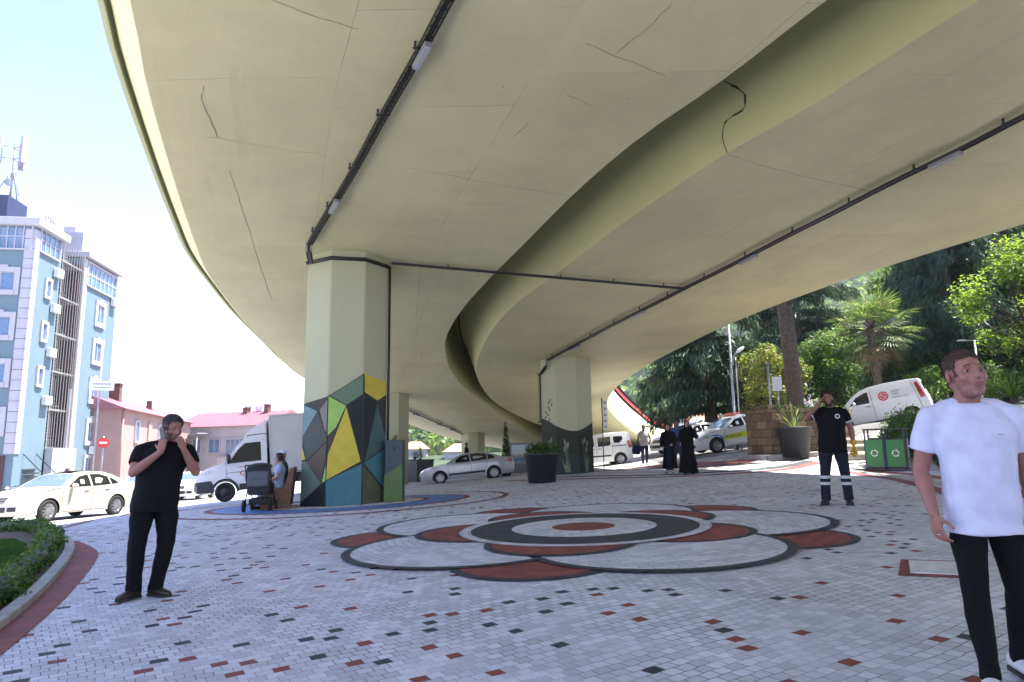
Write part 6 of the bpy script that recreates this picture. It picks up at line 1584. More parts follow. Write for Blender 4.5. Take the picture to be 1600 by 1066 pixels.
# ---- stone planter wall with shrubs on top
base = [G(u, v).xy for u, v in [(1172, 722), (1196, 727), (1262, 722)]]
wl = [at(1169, 700, 25.0).xy, at(1205, 700, 23.9).xy, at(1290, 700, 23.9).xy, at(1335, 700, 25.6).xy]
wl += [Vector((wl[3].x+.6, 29.6)), Vector((11.0, 29.6))]
t = thing('stone_planter', 'brown rough stone planter wall holding the bare palm trunk', 'wall')
zt = at(1200, 640, 24.0).z
mb = MB(); dl = []
for i in range(len(wl)):
    a, b = wl[i], wl[(i+1) % len(wl)]; k = max(1, int((b-a).length/.35)); dl += [a+(b-a)*j/k for j in range(k)]
n = len(dl); rows = []
rr = random.Random(3)
for j in range(8):
    f = j/7; rows.append([Vector((p.x+rr.uniform(-.02, .02), p.y+rr.uniform(-.03, .03), (Gz(p.x, p.y)-.1)*(1-f)+(zt+.25*sst(9, 13, p.x)*0)*f+(rr.uniform(-.03, .03) if j == 7 else 0))) for p in dl])
mb.add([p for r in rows for p in r], [(j*n+i, j*n+(i+1) % n, (j+1)*n+(i+1) % n, (j+1)*n+i) for j in range(7) for i in range(n)], 0, False)
inner = [p-(p-sum(dl, Vector((0, 0)))/n).normalized()*.35 for p in dl]
mb.add([rows[-1][i] for i in range(n)]+[Vector((p.x, p.y, zt)) for p in inner], [(i, (i+1) % n, (i+1) % n+n, i+n) for i in range(n)])
o = mb.build('stone_wall', M_stone, t)
uvl = o.data.uv_layers.new(name='UVMap'); per_ = [0]
for i in range(n): per_.append(per_[-1]+(dl[(i+1) % n]-dl[i]).length)
for pl in o.data.polygons:
    for li, vi in zip(pl.loop_indices, pl.vertices):
        co = o.data.vertices[vi].co; k = vi % n if vi < n*8 else vi % n
        uvl.data[li].uv = (per_[k] if not (k == 0 and max(v % n for v in pl.vertices) > n-3) else per_[n], co.z)
mb = MB(); mb.add([Vector((p.x, p.y, zt-.12)) for p in inner], [list(range(n))]); mb.build('soil', M_soil, t)
cen = sum(dl, Vector((0, 0)))/n
M_pinkfl = leafmat('pink_petal', (.55, .22, .30), .3)
LG['pinkfl'] = M_pinkfl
for i, q in enumerate(wl[:4]):
    pp = q+(cen-q).normalized()*.7
    loose_plant(['low green plants with pink flowers at the left end of the stone wall', 'pink flowering plants on the front of the stone wall', 'green plants above the round planter on the stone wall', 'green shrub on the right end of the stone wall'][i], pp, zt-.1, [((.5*math.cos(k), .35*math.sin(k), .16), (.3, .26, .16)) for k in range(6)], .09, 170, ['mid', 'hedge', 'pinkfl' if i < 2 else 'light', 'dark'], [.4, .25, .2, .15])
mb = MB(); kl = [p+(p-cen).normalized()*.45 for p in wl[:4]]
for a, b in zip(kl[:-1], kl[1:]): mb.bar(Vector((a.x, a.y, Gz(a.x, a.y)+.08)), Vector((b.x, b.y, Gz(b.x, b.y)+.08)), .35, .2)
tag(mb.build('planter_kerb', M_kerb, bevel=.02), kind='structure')
# ---- pale ramped path right of the planter, with round log-like steps
pth = [G(u, v).xy for u, v in [(1283, 722), (1330, 738), (1352, 735), (1372, 700)]]
sheet('ramp_path', [G(1268, 722).xy, G(1345, 741).xy, Vector((11.2, 21.5)), Vector((12.6, 25.0)), Vector((11.2, 25.6)), Vector((9.9, 22.6))], .045, M_pave, .5, kind='structure', thick=.05)
st = [(1347, 700, 21.9), (1349, 690, 22.6), (1345, 712, 21.2)]
for i, (u, v, y) in enumerate(st):
    p = at(u, v, y); t = tag(MB().build('x'), '') if False else None
    mb = MB(); mb.tube([(-.75, 0, .12), (.75, .05, .14)], .13, 12); o = mb.build('stone_step', mat('pale_stone', (.36, .32, .25), .85, var=.2)); o.location = (p.x, p.y, max(Gz(p.x, p.y), p.z-.14)); tag(o, ['middle pale round stone step left of the recycling bins', 'upper pale round stone step left of the recycling bins', 'lowest pale round stone step left of the recycling bins'][i], 'step', 'stone steps by the bins')
# ---- recycling bins
M_binframe = mat('bin_frame', (.015, .016, .017), .45, var=.1); M_bingreen = mat('bin_green', (.035, .20, .045), .5, var=.06); M_binblue = mat('bin_blue', (.05, .10, .38), .5, var=.05); M_binbrown = mat('bin_brown', (.05, .035, .032), .5, var=.1)
def recycling(mb, c, r):
    for k in range(3):
        a0 = R(90+120*k)
        for j in range(6):
            a = a0+R(18)+R(80)*j/6; b = a0+R(18)+R(80)*(j+1)/6
            mb.add([c+Vector((math.cos(x)*q, 0, math.sin(x)*q)) for x, q in ((a, r*.68), (b, r*.68), (b, r), (a, r))], [(0, 1, 2, 3)])
        a = a0+R(18)+R(80); d = Vector((-math.sin(a), 0, math.cos(a))); p = c+Vector((math.cos(a), 0, math.sin(a)))*r*.84; q = Vector((math.cos(a), 0, math.sin(a)))
        mb.add([p+q*r*.32, p-q*r*.32, p+d*r*.42], [(0, 1, 2)])
def bin_unit(label, u, y, sidem, words, rz):
    p = at(u, 740, y); g = Gz(p.x, y)+.03
    t = thing('recycling_bin', label, 'bin', (p.x, y, g), rz, 'recycling bins')
    w, d, h = .50, .42, 1.14
    mb = MB()
    for sx in (-1, 1):
        for sy in (-1, 1): mb.box((sx*(w/2-.02), sy*(d/2-.02), h/2), (.04, .04, h))
    mb.box((0, 0, h-.02), (w+.04, d+.04, .04)); mb.box((0, 0, .04), (w, d, .06)); mb.box((0, d/2-.03, .5), (w-.08, .02, .78)); mb.build('frame', M_binframe, t, bevel=.006)
    mb = MB(); mb.box((-.0, -d/2-.008, .46), (w-.06, .02, .74)); mb.build('front_panel', M_bingreen, t)
    mb = MB()
    for s in (-1, 1): mb.box((s*(w/2+.006), 0, .46), (.02, d-.06, .74))
    mb.build('side_panel', sidem, t)
    mb = MB(); recycling(mb, Vector((0, -d/2-.021, .46)), .095); mb.build('recycling_symbol', M_plate, t)
    for s in (1, -1): text_obj(words, 'lettering', M_plate, t, Vector((s*(w/2+.019), 0, .46)), M3cols((0, 0, s*1.0), (0, -1 if s > 0 else -1, 0), (s, 0, 0)) if False else M3cols((0, 0, -1), (0, s, 0), (s, 0, 0)), .115)
    return t
bin_unit('left recycling bin, green front with blue side panel', 1373, 19.6, M_binblue, 'KAĞIT ATIK', R(-27)-.25)
bin_unit('right recycling bin, green front with dark brown side panel', 1406, 19.3, M_binbrown, 'ORGANİK ATIK', R(-27)-.25)
# ---- lamp masts and signs
def lamp_post(label, u, v0, v1, y, r=.075, arm=True, group='street lamps'):
    p = at(u, v1, y); g = Gz(p.x, y); q = at(u, v0, y)
    t = thing('street_lamp', label, 'street lamp', (p.x, y, g), 0, group); h = q.z-g
    mb = MB(); mb.tube([(0, 0, -.1), (0, 0, .25), (0, 0, .26), (0, 0, h)], [r*1.5, r*1.5, r, r*.6], 10); mb.build('pole', M_steel, t); return t, h
t, h = lamp_post('tall grey steel mast with a lower lamp arm in front of the cedar', 1149, 470, 665, 32.5)
mb = MB(); za = at(1155, 552, 32.5).z-t.location.z; mb.tube([(.05, 0, za-.6), (.18, 0, za-.1), (.35, -.1, za+.12)], .04, 6); mb.build('arm', M_steel, t)
mb = MB(); mb.ball((.42, -.15, za+.14), (.24, .13, .09), 10, 0, Matrix.Rotation(-.6, 3, 'Y')); mb.build('lamp_head', M_white, t)
mb = MB(); mb.tube([(.22, 0, .0), (.22, 0, za-.2)], .03, 6); mb.build('side_pipe', M_steel, t)
t, h = lamp_post('thin twin arm street lamp behind the head of the man in white', 1536, 532, 640, 27, .06)
mb = MB(); mb.bar((-.5, 0, h), (.35, 0, h+.02), .05, .05); mb.build('arm', M_steel, t)
for s in (-.52, .36):
    mb = MB(); mb.box((s, 0, h+.0), (.35, .14, .05)); mb.build('lamp_head', M_steel, t, bevel=.015)
t, h = lamp_post('slim pale lamp pole beside the banner left of the grey house', 1053, 600, 690, 60, .06)
mb = MB(); mb.bar((0, 0, h), (-.8, 0, h+.1), .05, .05); mb.build('arm', M_steel, t)
t, h = lamp_post('very thin pale pole beyond the ramp railing', 976, 610, 660, 95, .06)
mb = MB(); mb.bar((0, 0, h), (.9, 0, h+.1), .06, .06); mb.build('arm', M_steel, t)
p = at(1063, 690, 58); g = Gz(p.x, 58); t = thing('banner', 'white street banner on a pole left of the grey house', 'banner', (p.x, 58, g)); z0, z1 = at(1063, 668, 58).z-g, at(1063, 634, 58).z-g
mb = MB(); mb.box((0, 0, (z0+z1)/2), (.75, .03, z1-z0)); mb.build('cloth', M_white, t); mb = MB(); mb.tube([(-.42, 0, 0), (-.42, 0, z1+.2)], .04, 6); mb.build('pole', M_steel, t)
text_obj('ÇAY', 'lettering', M_logo_red, t, Vector((0, -.025, z0*.5+z1*.5)), M3cols((1, 0, 0), (0, 0, 1), (0, -1, 0)), .34)
p = at(945, 690, 33); g = Gz(p.x, 33); t = thing('banner', 'narrow feather banner standing behind the small white van', 'banner', (p.x, 33, g)); z0, z1 = at(945, 672, 33).z-g, at(945, 625, 33).z-g
mb = MB(); mb.box((.06, 0, (z0+z1)/2), (.22, .02, z1-z0)); mb.build('cloth', M_white, t); mb = MB(); mb.tube([(-.08, 0, 0), (-.08, 0, z1+.1)], .025, 6); mb.build('pole', M_iron, t)
mb = MB()
for k in range(5): mb.box((.07, -.015, z0+(z1-z0)*(k+.5)/5), (.12, .006, .10))
mb.build('print', M_logo_grey, t)
p = at(1216, 625, 30); g = Gz(p.x, 30); t = thing('road_sign', 'back of a white road sign on two poles left of the bare palm trunk', 'sign', (p.x, 30, g)); zc = at(1216, 600, 30).z-g
mb = MB(); mb.box((0, 0, zc), (.42, .03, .62)); mb.build('sign_plate', M_white, t, bevel=.01); mb = MB(); mb.tube([(.02, .04, 0), (.02, .04, zc+.1)], .03, 8); mb.build('pole', M_steel, t)
mb = MB(); mb.tube([(-.22, .35, 0), (-.22, .35, zc+.95)], .045, 8); mb.box((-.22, .35, zc+.98), (.12, .1, .12)); mb.build('rear_pole', M_steel, t)
# no-entry sign and pole signs by the hotel
p = at(161, 700, 33); g = Gz(p.x, 33); t = thing('no_entry_sign', 'round red no entry sign in front of the teal hotel', 'sign', (p.x, 33, g), .35); zc = at(161, 692, 33).z-g
mb = MB(); mb.tube([(0, 0, 0), (0, 0, zc+.3)], .035, 8); mb.build('pole', M_steel, t)
mb = MB(); mb.lathe([(.01, -.03), (.25, -.03), (.25, -.05), (.01, -.05)], (0, 0, zc), 28, 0, 'Y', False, False); mb.build('sign_disc', mat('sign_red', (.5, .02, .02), .4, var=0), t); mb = MB(); mb.box((0, -.06, zc), (.34, .012, .09)); mb.build('white_bar', M_white, t)
p = at(153, 640, 38); g = Gz(p.x, 38); t = thing('name_sign', 'small pale street name sign on a tall grey pole before the hotel tower', 'sign', (p.x, 38, g), .4); zc = at(158, 603, 38).z-g
mb = MB(); mb.tube([(0, 0, 0), (0, 0, zc+2.6)], .045, 8); mb.build('pole', M_steel, t); mb = MB(); mb.box((.1, -.06, zc), (1.2, .04, .5)); mb.build('sign_plate', M_white, t)
mb = MB(); mb.box((.1, -.085, zc+.1), (.9, .006, .1)); mb.box((.1, -.085, zc-.1), (.8, .006, .08)); mb.build('print', M_logo_grey, t)
# railing in front of the pink house
a, b = at(196, 735, 38), at(292, 735, 40); t = thing('street_railing', 'dark tube railing in front of the pink house', 'railing')
mb = MB(); P = [Vector((a.x+(b.x-a.x)*i/6, a.y+(b.y-a.y)*i/6, 0)) for i in range(7)]
P = [Vector((q.x, q.y, Gz(q.x, q.y))) for q in P]
for q in P: mb.bar(q, q+Vector((0, 0, 1.05)), .05, .05)
mb.build('post', M_iron, t); mb = MB()
for q, r in zip(P[:-1], P[1:]):
    for z in (1.03, .55): mb.bar(q+Vector((0, 0, z)), r+Vector((0, 0, z)), .045, .045)
mb.build('rail', M_iron, t)
# drain grate in its red frame
gp = [G(u, v).xy for u, v in [(1404, 906), (1408, 880), (1530, 884), (1545, 912)]]
sheet('grate_frame', gp, .036, M_red, .3, kind='structure')
q0, q1, q2, q3 = [G(u, v).xy for u, v in [(1427, 903), (1424, 884), (1530, 888), (1545, 908)]]
t = thing('drain_grate', 'long pale metal drain grate set in red paving by the man in white', 'grate', (0, 0, 0))
mb = MB()
def gpt(s, r): a = q0.lerp(q3, s); b = q1.lerp(q2, s); c = a.lerp(b, r); return Vector((c.x, c.y, Gz(c.x, c.y)+.043))
for i in range(26): mb.bar(gpt(i/25, 0), gpt(i/25, 1), .018 if i % 4 else .035, .008)
for r in (0, .33, .66, 1): mb.bar(gpt(0, r), gpt(1, r), .02, .009)
mb.build('grate_bars', mat('galvanised_plate', (.62, .62, .62), .5, metal=0, var=.15), t)
mb = MB(); mb.add([gpt(0, 0)-Vector((0, 0, .004)), gpt(1, 0)-Vector((0, 0, .004)), gpt(1, 1)-Vector((0, 0, .004)), gpt(0, 1)-Vector((0, 0, .004))], [(0, 1, 2, 3)]); mb.build('tray', mat('grate_base', (.42, .42, .43), .6, metal=0, var=.3, scale=20), t)
# ---- bench (two wooden benches back to back at the pillar) and the pram
bx = at(447, 790, 17.2); bz = Gz(bx.x, 17.2)+.03
t = thing('wooden_bench', 'dark brown wooden bench with high side left of the mural pillar', 'bench', (bx.x, 17.2, bz), R(-75))
# local: seat faces -Y, width along X
mb = MB()
for k in range(4): mb.box((0, -.12-.11*k, .43), (1.5, .095, .04))
mb.build('seat', M_wood, t, bevel=.008); mb = MB()
for k in range(4): mb.box((0, .02+.03*k, .52+.11*k), (1.5, .035, .095))
mb.build('backrest', M_wood, t, bevel=.008)
for s in (-1, 1):
    mb = MB(); mb.prism([(s*.76, -.52, 0), (s*.76, .12, 0), (s*.76, .2, .95), (s*.76, .10, .95), (s*.76, -.02, .48), (s*.76, -.52, .46)], (s*.06, 0, 0)); mb.build('end_panel', M_wood, t, bevel=.008)
mb = MB(); mb.box((0, -.2, .2), (1.4, .3, .36)); mb.build('plinth', M_wood, t)
px0 = at(406, 800, 15.9); pz = Gz(px0.x, 15.9)+.03
pr = thing('pram', 'black and grey folding pram standing beside the bench', 'pram', (px0.x, 15.9, pz), R(8))
M_pramb = mat('pram_black_fabric', (.02, .02, .024), .8, var=.15); M_pramg = mat('pram_grey_fabric', (.10, .105, .125), .8, var=.12)
mb = MB(); rings = []
for k in range(9):
    a = PI*k/8; y = -.28+.0; rings.append([Vector((-.27+.54*j/10, -.10-.26*math.sin(a)*1.0, .80+.27*math.cos(a)*(1-.25*(abs(j-5)/5)**3))) for j in range(11)])
mb.loft(rings, 0, False, True, False); mb.build('hood', M_pramb, pr)
mb = MB(); mb.box((0, -.33, .72), (.46, .10, .34)); mb.build('bag', M_pramg, pr, bevel=.04, seg=3); mb = MB(); mb.box((0, -.385, .79), (.42, .02, .16)); mb.build('bag_flap', M_pramg, pr, bevel=.01)
mb = MB(); mb.loft([[Vector((x, y, .62)) for x, y in ((-.25, -.3), (.25, -.3), (.25, .25), (-.25, .25))], [Vector((x, y, .36)) for x, y in ((-.22, -.28), (.22, -.28), (.22, .4), (-.22, .4))]], 0, True, False); mb.build('seat_tub', M_pramb, pr, bevel=.03)
mb = MB()
for s in (-1, 1):
    mb.tube([(s*.27, -.42, 1.02), (s*.27, -.25, .75), (s*.25, .15, .42), (s*.24, .45, .12)], .014, 6); mb.tube([(s*.26, -.05, .6), (s*.27, -.32, .12)], .014, 6); mb.tube([(s*.26, -.32, .14), (s*.24, .45, .14)], .012, 6)
mb.tube([(-.27, -.42, 1.02), (.27, -.42, 1.02)], .016, 6); mb.build('frame', M_iron, pr)
mb = MB(); mb.box((0, .05, .22), (.42, .55, .14)); mb.build('basket', M_pramb, pr, bevel=.03)
for s in (-1, 1):
    for y, r in ((-.32, .13), (.45, .10)):
        mb = MB(); mb.lathe([(r*.5, -.02), (r, -.022), (r, .022), (r*.5, .02), (r*.5, -.02)], (s*.28, y, r), 18, 0, 'X', True, False); w = mb.build('wheel', M_tyre, pr)
        mb = MB()
        for k in range(5): a = 2*PI*k/5; mb.bar((s*.28, y, r), (s*.28, y+math.cos(a)*r*.55, r+math.sin(a)*r*.55), .014, .014)
        mb.build('rim', M_iron, w)
# ---- scooter at the hotel stair
def scooter(label, u, v, y, rz, m):
    p = at(u, v, y); t = thing('scooter', label, 'scooter', (p.x, y, Gz(p.x, y)), rz, 'scooters by the hotel')
    for x in (-.62, .62):
        mb = MB(); mb.lathe([(.14, -.05), (.24, -.05), (.27, 0), (.24, .05), (.14, .05), (.14, -.05)], (x, 0, .27), 18, 0, 'Y', True, False); mb.build('wheel', M_tyre, t)
    mb = MB(); mb.loft([[Vector((x, -w, z0)), Vector((x, w, z0)), Vector((x, w, z1)), Vector((x, -w, z1))] for x, w, z0, z1 in ((-.9, .06, .6, .72), (-.6, .15, .42, .78), (-.15, .16, .35, .74), (0, .14, .28, .38), (.35, .14, .28, .36))]); mb.build('body', m, t, bevel=.03)
    mb = MB(); mb.loft([[Vector((.34+o, -w, z)), Vector((.34+o, w, z)), Vector((.42+o, w*.8, z)), Vector((.42+o, -w*.8, z))] for o, w, z in ((0, .2, .3), (-.03, .2, .7), (-.1, .14, .98))]); mb.build('leg_shield', m, t, bevel=.02)
    mb = MB(); mb.box((-.4, 0, .81), (.75, .24, .08)); mb.build('saddle', M_trim, t, bevel=.03); mb = MB(); mb.tube([(.22, -.34, 1.06), (.26, 0, 1.02), (.22, .34, 1.06)], .02, 6); mb.tube([(.27, 0, 1.0), (.6, 0, .3)], .03, 6); mb.build('handlebar', M_iron, t)
    mb = MB(); mb.ball((.36, 0, .98), (.07, .09, .07), 8); mb.build('headlight', M_lampglass, t)
scooter('dark scooter parked under the hotel front left of the cream car', 12, 770, 31, R(-60), M_trim)
scooter('silver scooter leaning beside the hotel stair above the cream car bonnet', 34, 765, 34, R(-40), P_silver)
# ================================================================== people
def skinmat(n, c): return mat(n, c, .5, var=.05, scale=30, bump=.08, bscale=260, spec=.3, sub=.15)
M_skin = skinmat('skin_fair', (.30, .14, .11)); M_skin2 = skinmat('skin_tan', (.24, .115, .08)); M_skin3 = skinmat('skin_light', (.38, .21, .16))
def cloth(n, c, rough=.85): return mat(n, c, rough, var=.08, scale=12, bump=.35, bscale=260, spec=.2)
M_black = cloth('black_cotton', (.004, .004, .005)); M_blackt = cloth('black_trouser_cloth', (.0035, .0035, .0045)); M_wshirt = cloth('white_cotton', (.56, .58, .73)); M_navyt = cloth('dark_grey_work_trousers', (.014, .016, .024)); M_abaya = cloth('black_abaya_cloth', (.003, .003, .004)); M_cream = cloth('cream_polo_cotton', (.52, .49, .45)); M_jeans = cloth('dark_denim', (.03, .045, .09)); M_lblue = cloth('light_blue_cotton', (.33, .42, .62)); M_green = cloth('dark_green_cotton', (.04, .08, .05)); M_navy2 = cloth('navy_cotton', (.02, .03, .09)); M_blue2 = cloth('blue_cotton', (.05, .08, .2))
M_hair = mat('dark_hair', (.014, .010, .008), .6, var=.4, scale=60, bump=.8, bscale=200); M_hairb = mat('brown_hair', (.06, .028, .022), .6, var=.4, scale=60, bump=.8, bscale=200); M_hairg = mat('greying_hair', (.045, .042, .042), .6, var=.6, scale=90, bump=.8, bscale=200)
M_stub = mat('stubble', (.235, .115, .09), .6, var=.15, scale=160); M_stubd = mat('dark_beard', (.03, .02, .016), .8, var=.3, scale=120)
M_eye = mat('eye_white', (.20, .17, .165), .4, var=0); M_iris = mat('iris', (.012, .010, .009), .35, var=0); M_lip = mat('lip_skin', (.24, .085, .08), .5, var=.1)
M_leather = mat('brown_black_leather', (.025, .016, .013), .35, var=.2); M_sneak = mat('white_sneaker', (.6, .6, .62), .5, var=.08); M_sole = mat('shoe_sole', (.02, .02, .02), .8); M_phone = mat('phone_glass', (.006, .006, .008), .4, var=0); M_glove = mat('yellow_work_glove', (.5, .30, .02), .8, var=.2, scale=30, bump=.5); M_reflect = mat('reflective_tape', (.42, .43, .44), .4, var=.05)
def remesh(mb, name, mat_, parent, vox, sm=4, wr=0, wscale=5, zs=.5, seed=0, cut=None, collar=None):
    """join overlapping closed shapes into one continuous skin"""
    me = mb.mesh(name+'_raw', None); o = bpy.data.objects.new('tmp', me); COL.objects.link(o)
    r = o.modifiers.new('r', 'REMESH'); r.mode = 'VOXEL'; r.voxel_size = vox; r.use_smooth_shade = True
    if sm: s = o.modifiers.new('s', 'SMOOTH'); s.factor = .5; s.iterations = sm
    dg = bpy.context.evaluated_depsgraph_get(); m2 = bpy.data.meshes.new_from_object(o.evaluated_get(dg)); bpy.data.objects.remove(o); bpy.data.meshes.remove(me)
    n = len(m2.vertices)
    if wr:
        co = np.empty(n*3, np.float32); m2.vertices.foreach_get('co', co); co = co.reshape(-1, 3); no = np.empty(n*3, np.float32); m2.vertices.foreach_get('normal', no); no = no.reshape(-1, 3)
        d = np.array([noise.noise(Vector((p[0]*wscale*1.6, p[1]*wscale*1.6, p[2]*wscale*zs+seed)))+.5*noise.noise(Vector((p[0]*wscale*3+p[2]*wscale*1.5, p[1]*wscale*2.5, p[2]*wscale*1.8+seed))) for p in co])
        d = np.sign(d)*np.abs(d)**1.0
        co += no*(d*wr)[:, None]; m2.vertices.foreach_set('co', co.reshape(-1))
    m2.polygons.foreach_set('use_smooth', [True]*len(m2.polygons)); m2.materials.clear(); m2.materials.append(mat_); m2.name = name; m2.update()
    if cut:
        bm = bmesh.new(); bm.from_mesh(m2); bmesh.ops.delete(bm, geom=[v for v in bm.verts if cut(v.co)], context='VERTS'); bm.to_mesh(m2); bm.free()
    return link(m2, name, parent)
def capsule(mb, pts, rad, n=10):
    pts = [Vector(p) for p in pts]; mb.tube(pts, rad, n)
    for p, r in zip((pts[0], pts[-1]), (rad[0], rad[-1])):
        r = max(r) if isinstance(r, tuple) else r; mb.ball(p, r, n)
def head_shapes(mb, M, f=1.0, neck_to=None, face_=True):
    def B(c, r, rot=None):
        c = M @ (Vector(c)*f); rr = tuple(x*f for x in r); mb.ball(c, rr, 14, 0, M.to_3x3() if rot is None else M.to_3x3() @ rot)
    B((0, .018, .045), (.076, .096, .082)); B((0, -.025, -.015), (.064, .070, .092)); B((0, -.035, -.075), (.050, .052, .042)); B((0, -.074, -.099), (.024, .020, .018)); B((0, .035, -.02), (.062, .07, .07))
    if face_:
        B((0, -.083, .028), (.046, .015, .010)); B((.038, -.058, -.020), (.027, .024, .032)); B((-.038, -.058, -.020), (.027, .024, .032))
        capsule(mb, [M @ (Vector(p)*f) for p in ((0, -.090, .022), (0, -.102, -.005), (0, -.111, -.024))], [.0095*f, .0105*f, .0125*f])
        B((.012, -.098, -.027), (.009, .010, .008)); B((-.012, -.098, -.027), (.009, .010, .008)); B((0, -.091, -.054), (.024, .010, .0065)); B((0, -.089, -.065), (.021, .011, .008)); B((0, -.083, -.046), (.03, .014, .02))
    B((.077, .012, -.004), (.010, .021, .033), Matrix.Rotation(.25, 3, 'Z')); B((-.077, .012, -.004), (.010, .021, .033), Matrix.Rotation(-.25, 3, 'Z'))
def hand(mb, w, d, nrm, size=1.0, curl=.5, spread=.10, thumb=1, flip=1):
    """palm, four unequal fingers in two bends, and a thumb from the palm's side; d = towards the fingers, nrm = out of the palm"""
    w, d, nrm = Vector(w), Vector(d).normalized(), Vector(nrm); nrm = (nrm-d*nrm.dot(d)).normalized(); s = d.cross(nrm)*flip
    k = size; R3 = Matrix((s, d, nrm)).transposed()
    mb.ball(w+d*.045*k, (.041*k, .056*k, .017*k), 12, 0, R3); mb.ball(w+d*.066*k, (.040*k, .030*k, .015*k), 12, 0, R3)
    for i, (o, l) in enumerate(((.031, .072), (.010, .080), (-.011, .075), (-.031, .060))):
        b = w+d*.088*k+s*o*k; a = curl*(1+.12*i); dd = (d*math.cos(a*.5)+nrm*math.sin(a*.5)+s*o*spread*18).normalized(); p1 = b+dd*l*.48*k
        d2 = (d*math.cos(a*1.5)+nrm*math.sin(a*1.5)+s*o*spread*14).normalized(); p2 = p1+d2*l*.30*k; d3 = (d*math.cos(a*2.3)+nrm*math.sin(a*2.3)).normalized(); p3 = p2+d3*l*.24*k
        capsule(mb, [b-dd*.02*k, p1, p2, p3], [.0095*k, .0088*k, .0080*k, .0068*k], 8)
    b = w+d*.030*k+s*.034*k; dd = (s*.75+d*.65+nrm*.35).normalized(); p1 = b+dd*.042*k; p2 = p1+(d*.8+s*.35+nrm*.4).normalized()*.032*k
    capsule(mb, [b-dd*.01, p1, p2], [.0125*k, .0105*k, .0085*k], 8)
DEF = dict(pelvis=(0, 0, .95), chest=(0, -.005, 1.28), neck=(0, .015, 1.475), head=(0, -.012, 1.635), yaw=0, pitch=0, roll=0,
    shR=(-.180, .01, 1.40), shL=(.180, .01, 1.40), elR=(-.25, .03, 1.14), elL=(.25, .03, 1.14), wrR=(-.27, -.05, .90), wrL=(.27, -.05, .90), hdR=(0, -.1, -1), hdL=(0, -.1, -1), pnR=(1, 0, 0), pnL=(-1, 0, 0),
    hipR=(-.095, 0, .93), hipL=(.095, 0, .93), knR=(-.105, -.015, .505), knL=(.105, -.015, .505), anR=(-.11, .03, .09), anL=(.11, .03, .09), toR=(-.15, -1, 0), toL=(.15, -1, 0), bulk=1.0, belly=0.0, arm=1.0, leg=1.0)
def torso_rings(J, grow=0, z0=None, top=True, hem=0.0, flare=0):
    P, C, Nn = Vector(J['pelvis']), Vector(J['chest']), Vector(J['neck']); b = J['bulk']; sw = abs(J['shL'][0]-J['shR'][0])/.39
    sx = (Vector(J['shL'])-Vector(J['shR'])); an = math.atan2(sx.y, sx.x)
    def cen(z):
        if z < C.z: t = (z-P.z)/(C.z-P.z); return P+(C-P)*t
        t = (z-C.z)/(Nn.z-C.z); return C+(Nn-C)*t
    rel = [(-.10, .162, .112), (0, .170, .118), (.10, .160, .113), (.22, .163, .118), (.33, .182, .124), (.41, .178, .116), (.47, .135, .095), (.515, .088, .074)]
    if top: rel.append((.55, .064, .062))
    if z0 is not None: rel = [(z0, rel[0][1]+flare, rel[0][2]+flare)]+[r for r in rel if r[0] > z0+.03]
    out = []
    for dz, w, d in rel:
        z = P.z+dz*(Nn.z-P.z)/.525; c = cen(z); f = max(0, min(1, dz/.4)); w2 = (w*(b if dz < .45 else 1)*(1+(sw-1)*f))+grow; d2 = d*b+grow; bl = J['belly']*math.exp(-((dz-.10)/.14)**2)
        a = an*f; ring = []
        for k in range(20):
            t = 2*PI*k/20; x = math.copysign(abs(math.cos(t))**.85, math.cos(t))*w2; y = math.copysign(abs(math.sin(t))**.85, math.sin(t))*d2
            if y < 0: y *= 1+bl/.12
            ring.append(Vector((c.x+x*math.cos(a)-y*math.sin(a), c.y+x*math.sin(a)+y*math.cos(a), z)))
        out.append(ring)
    return out
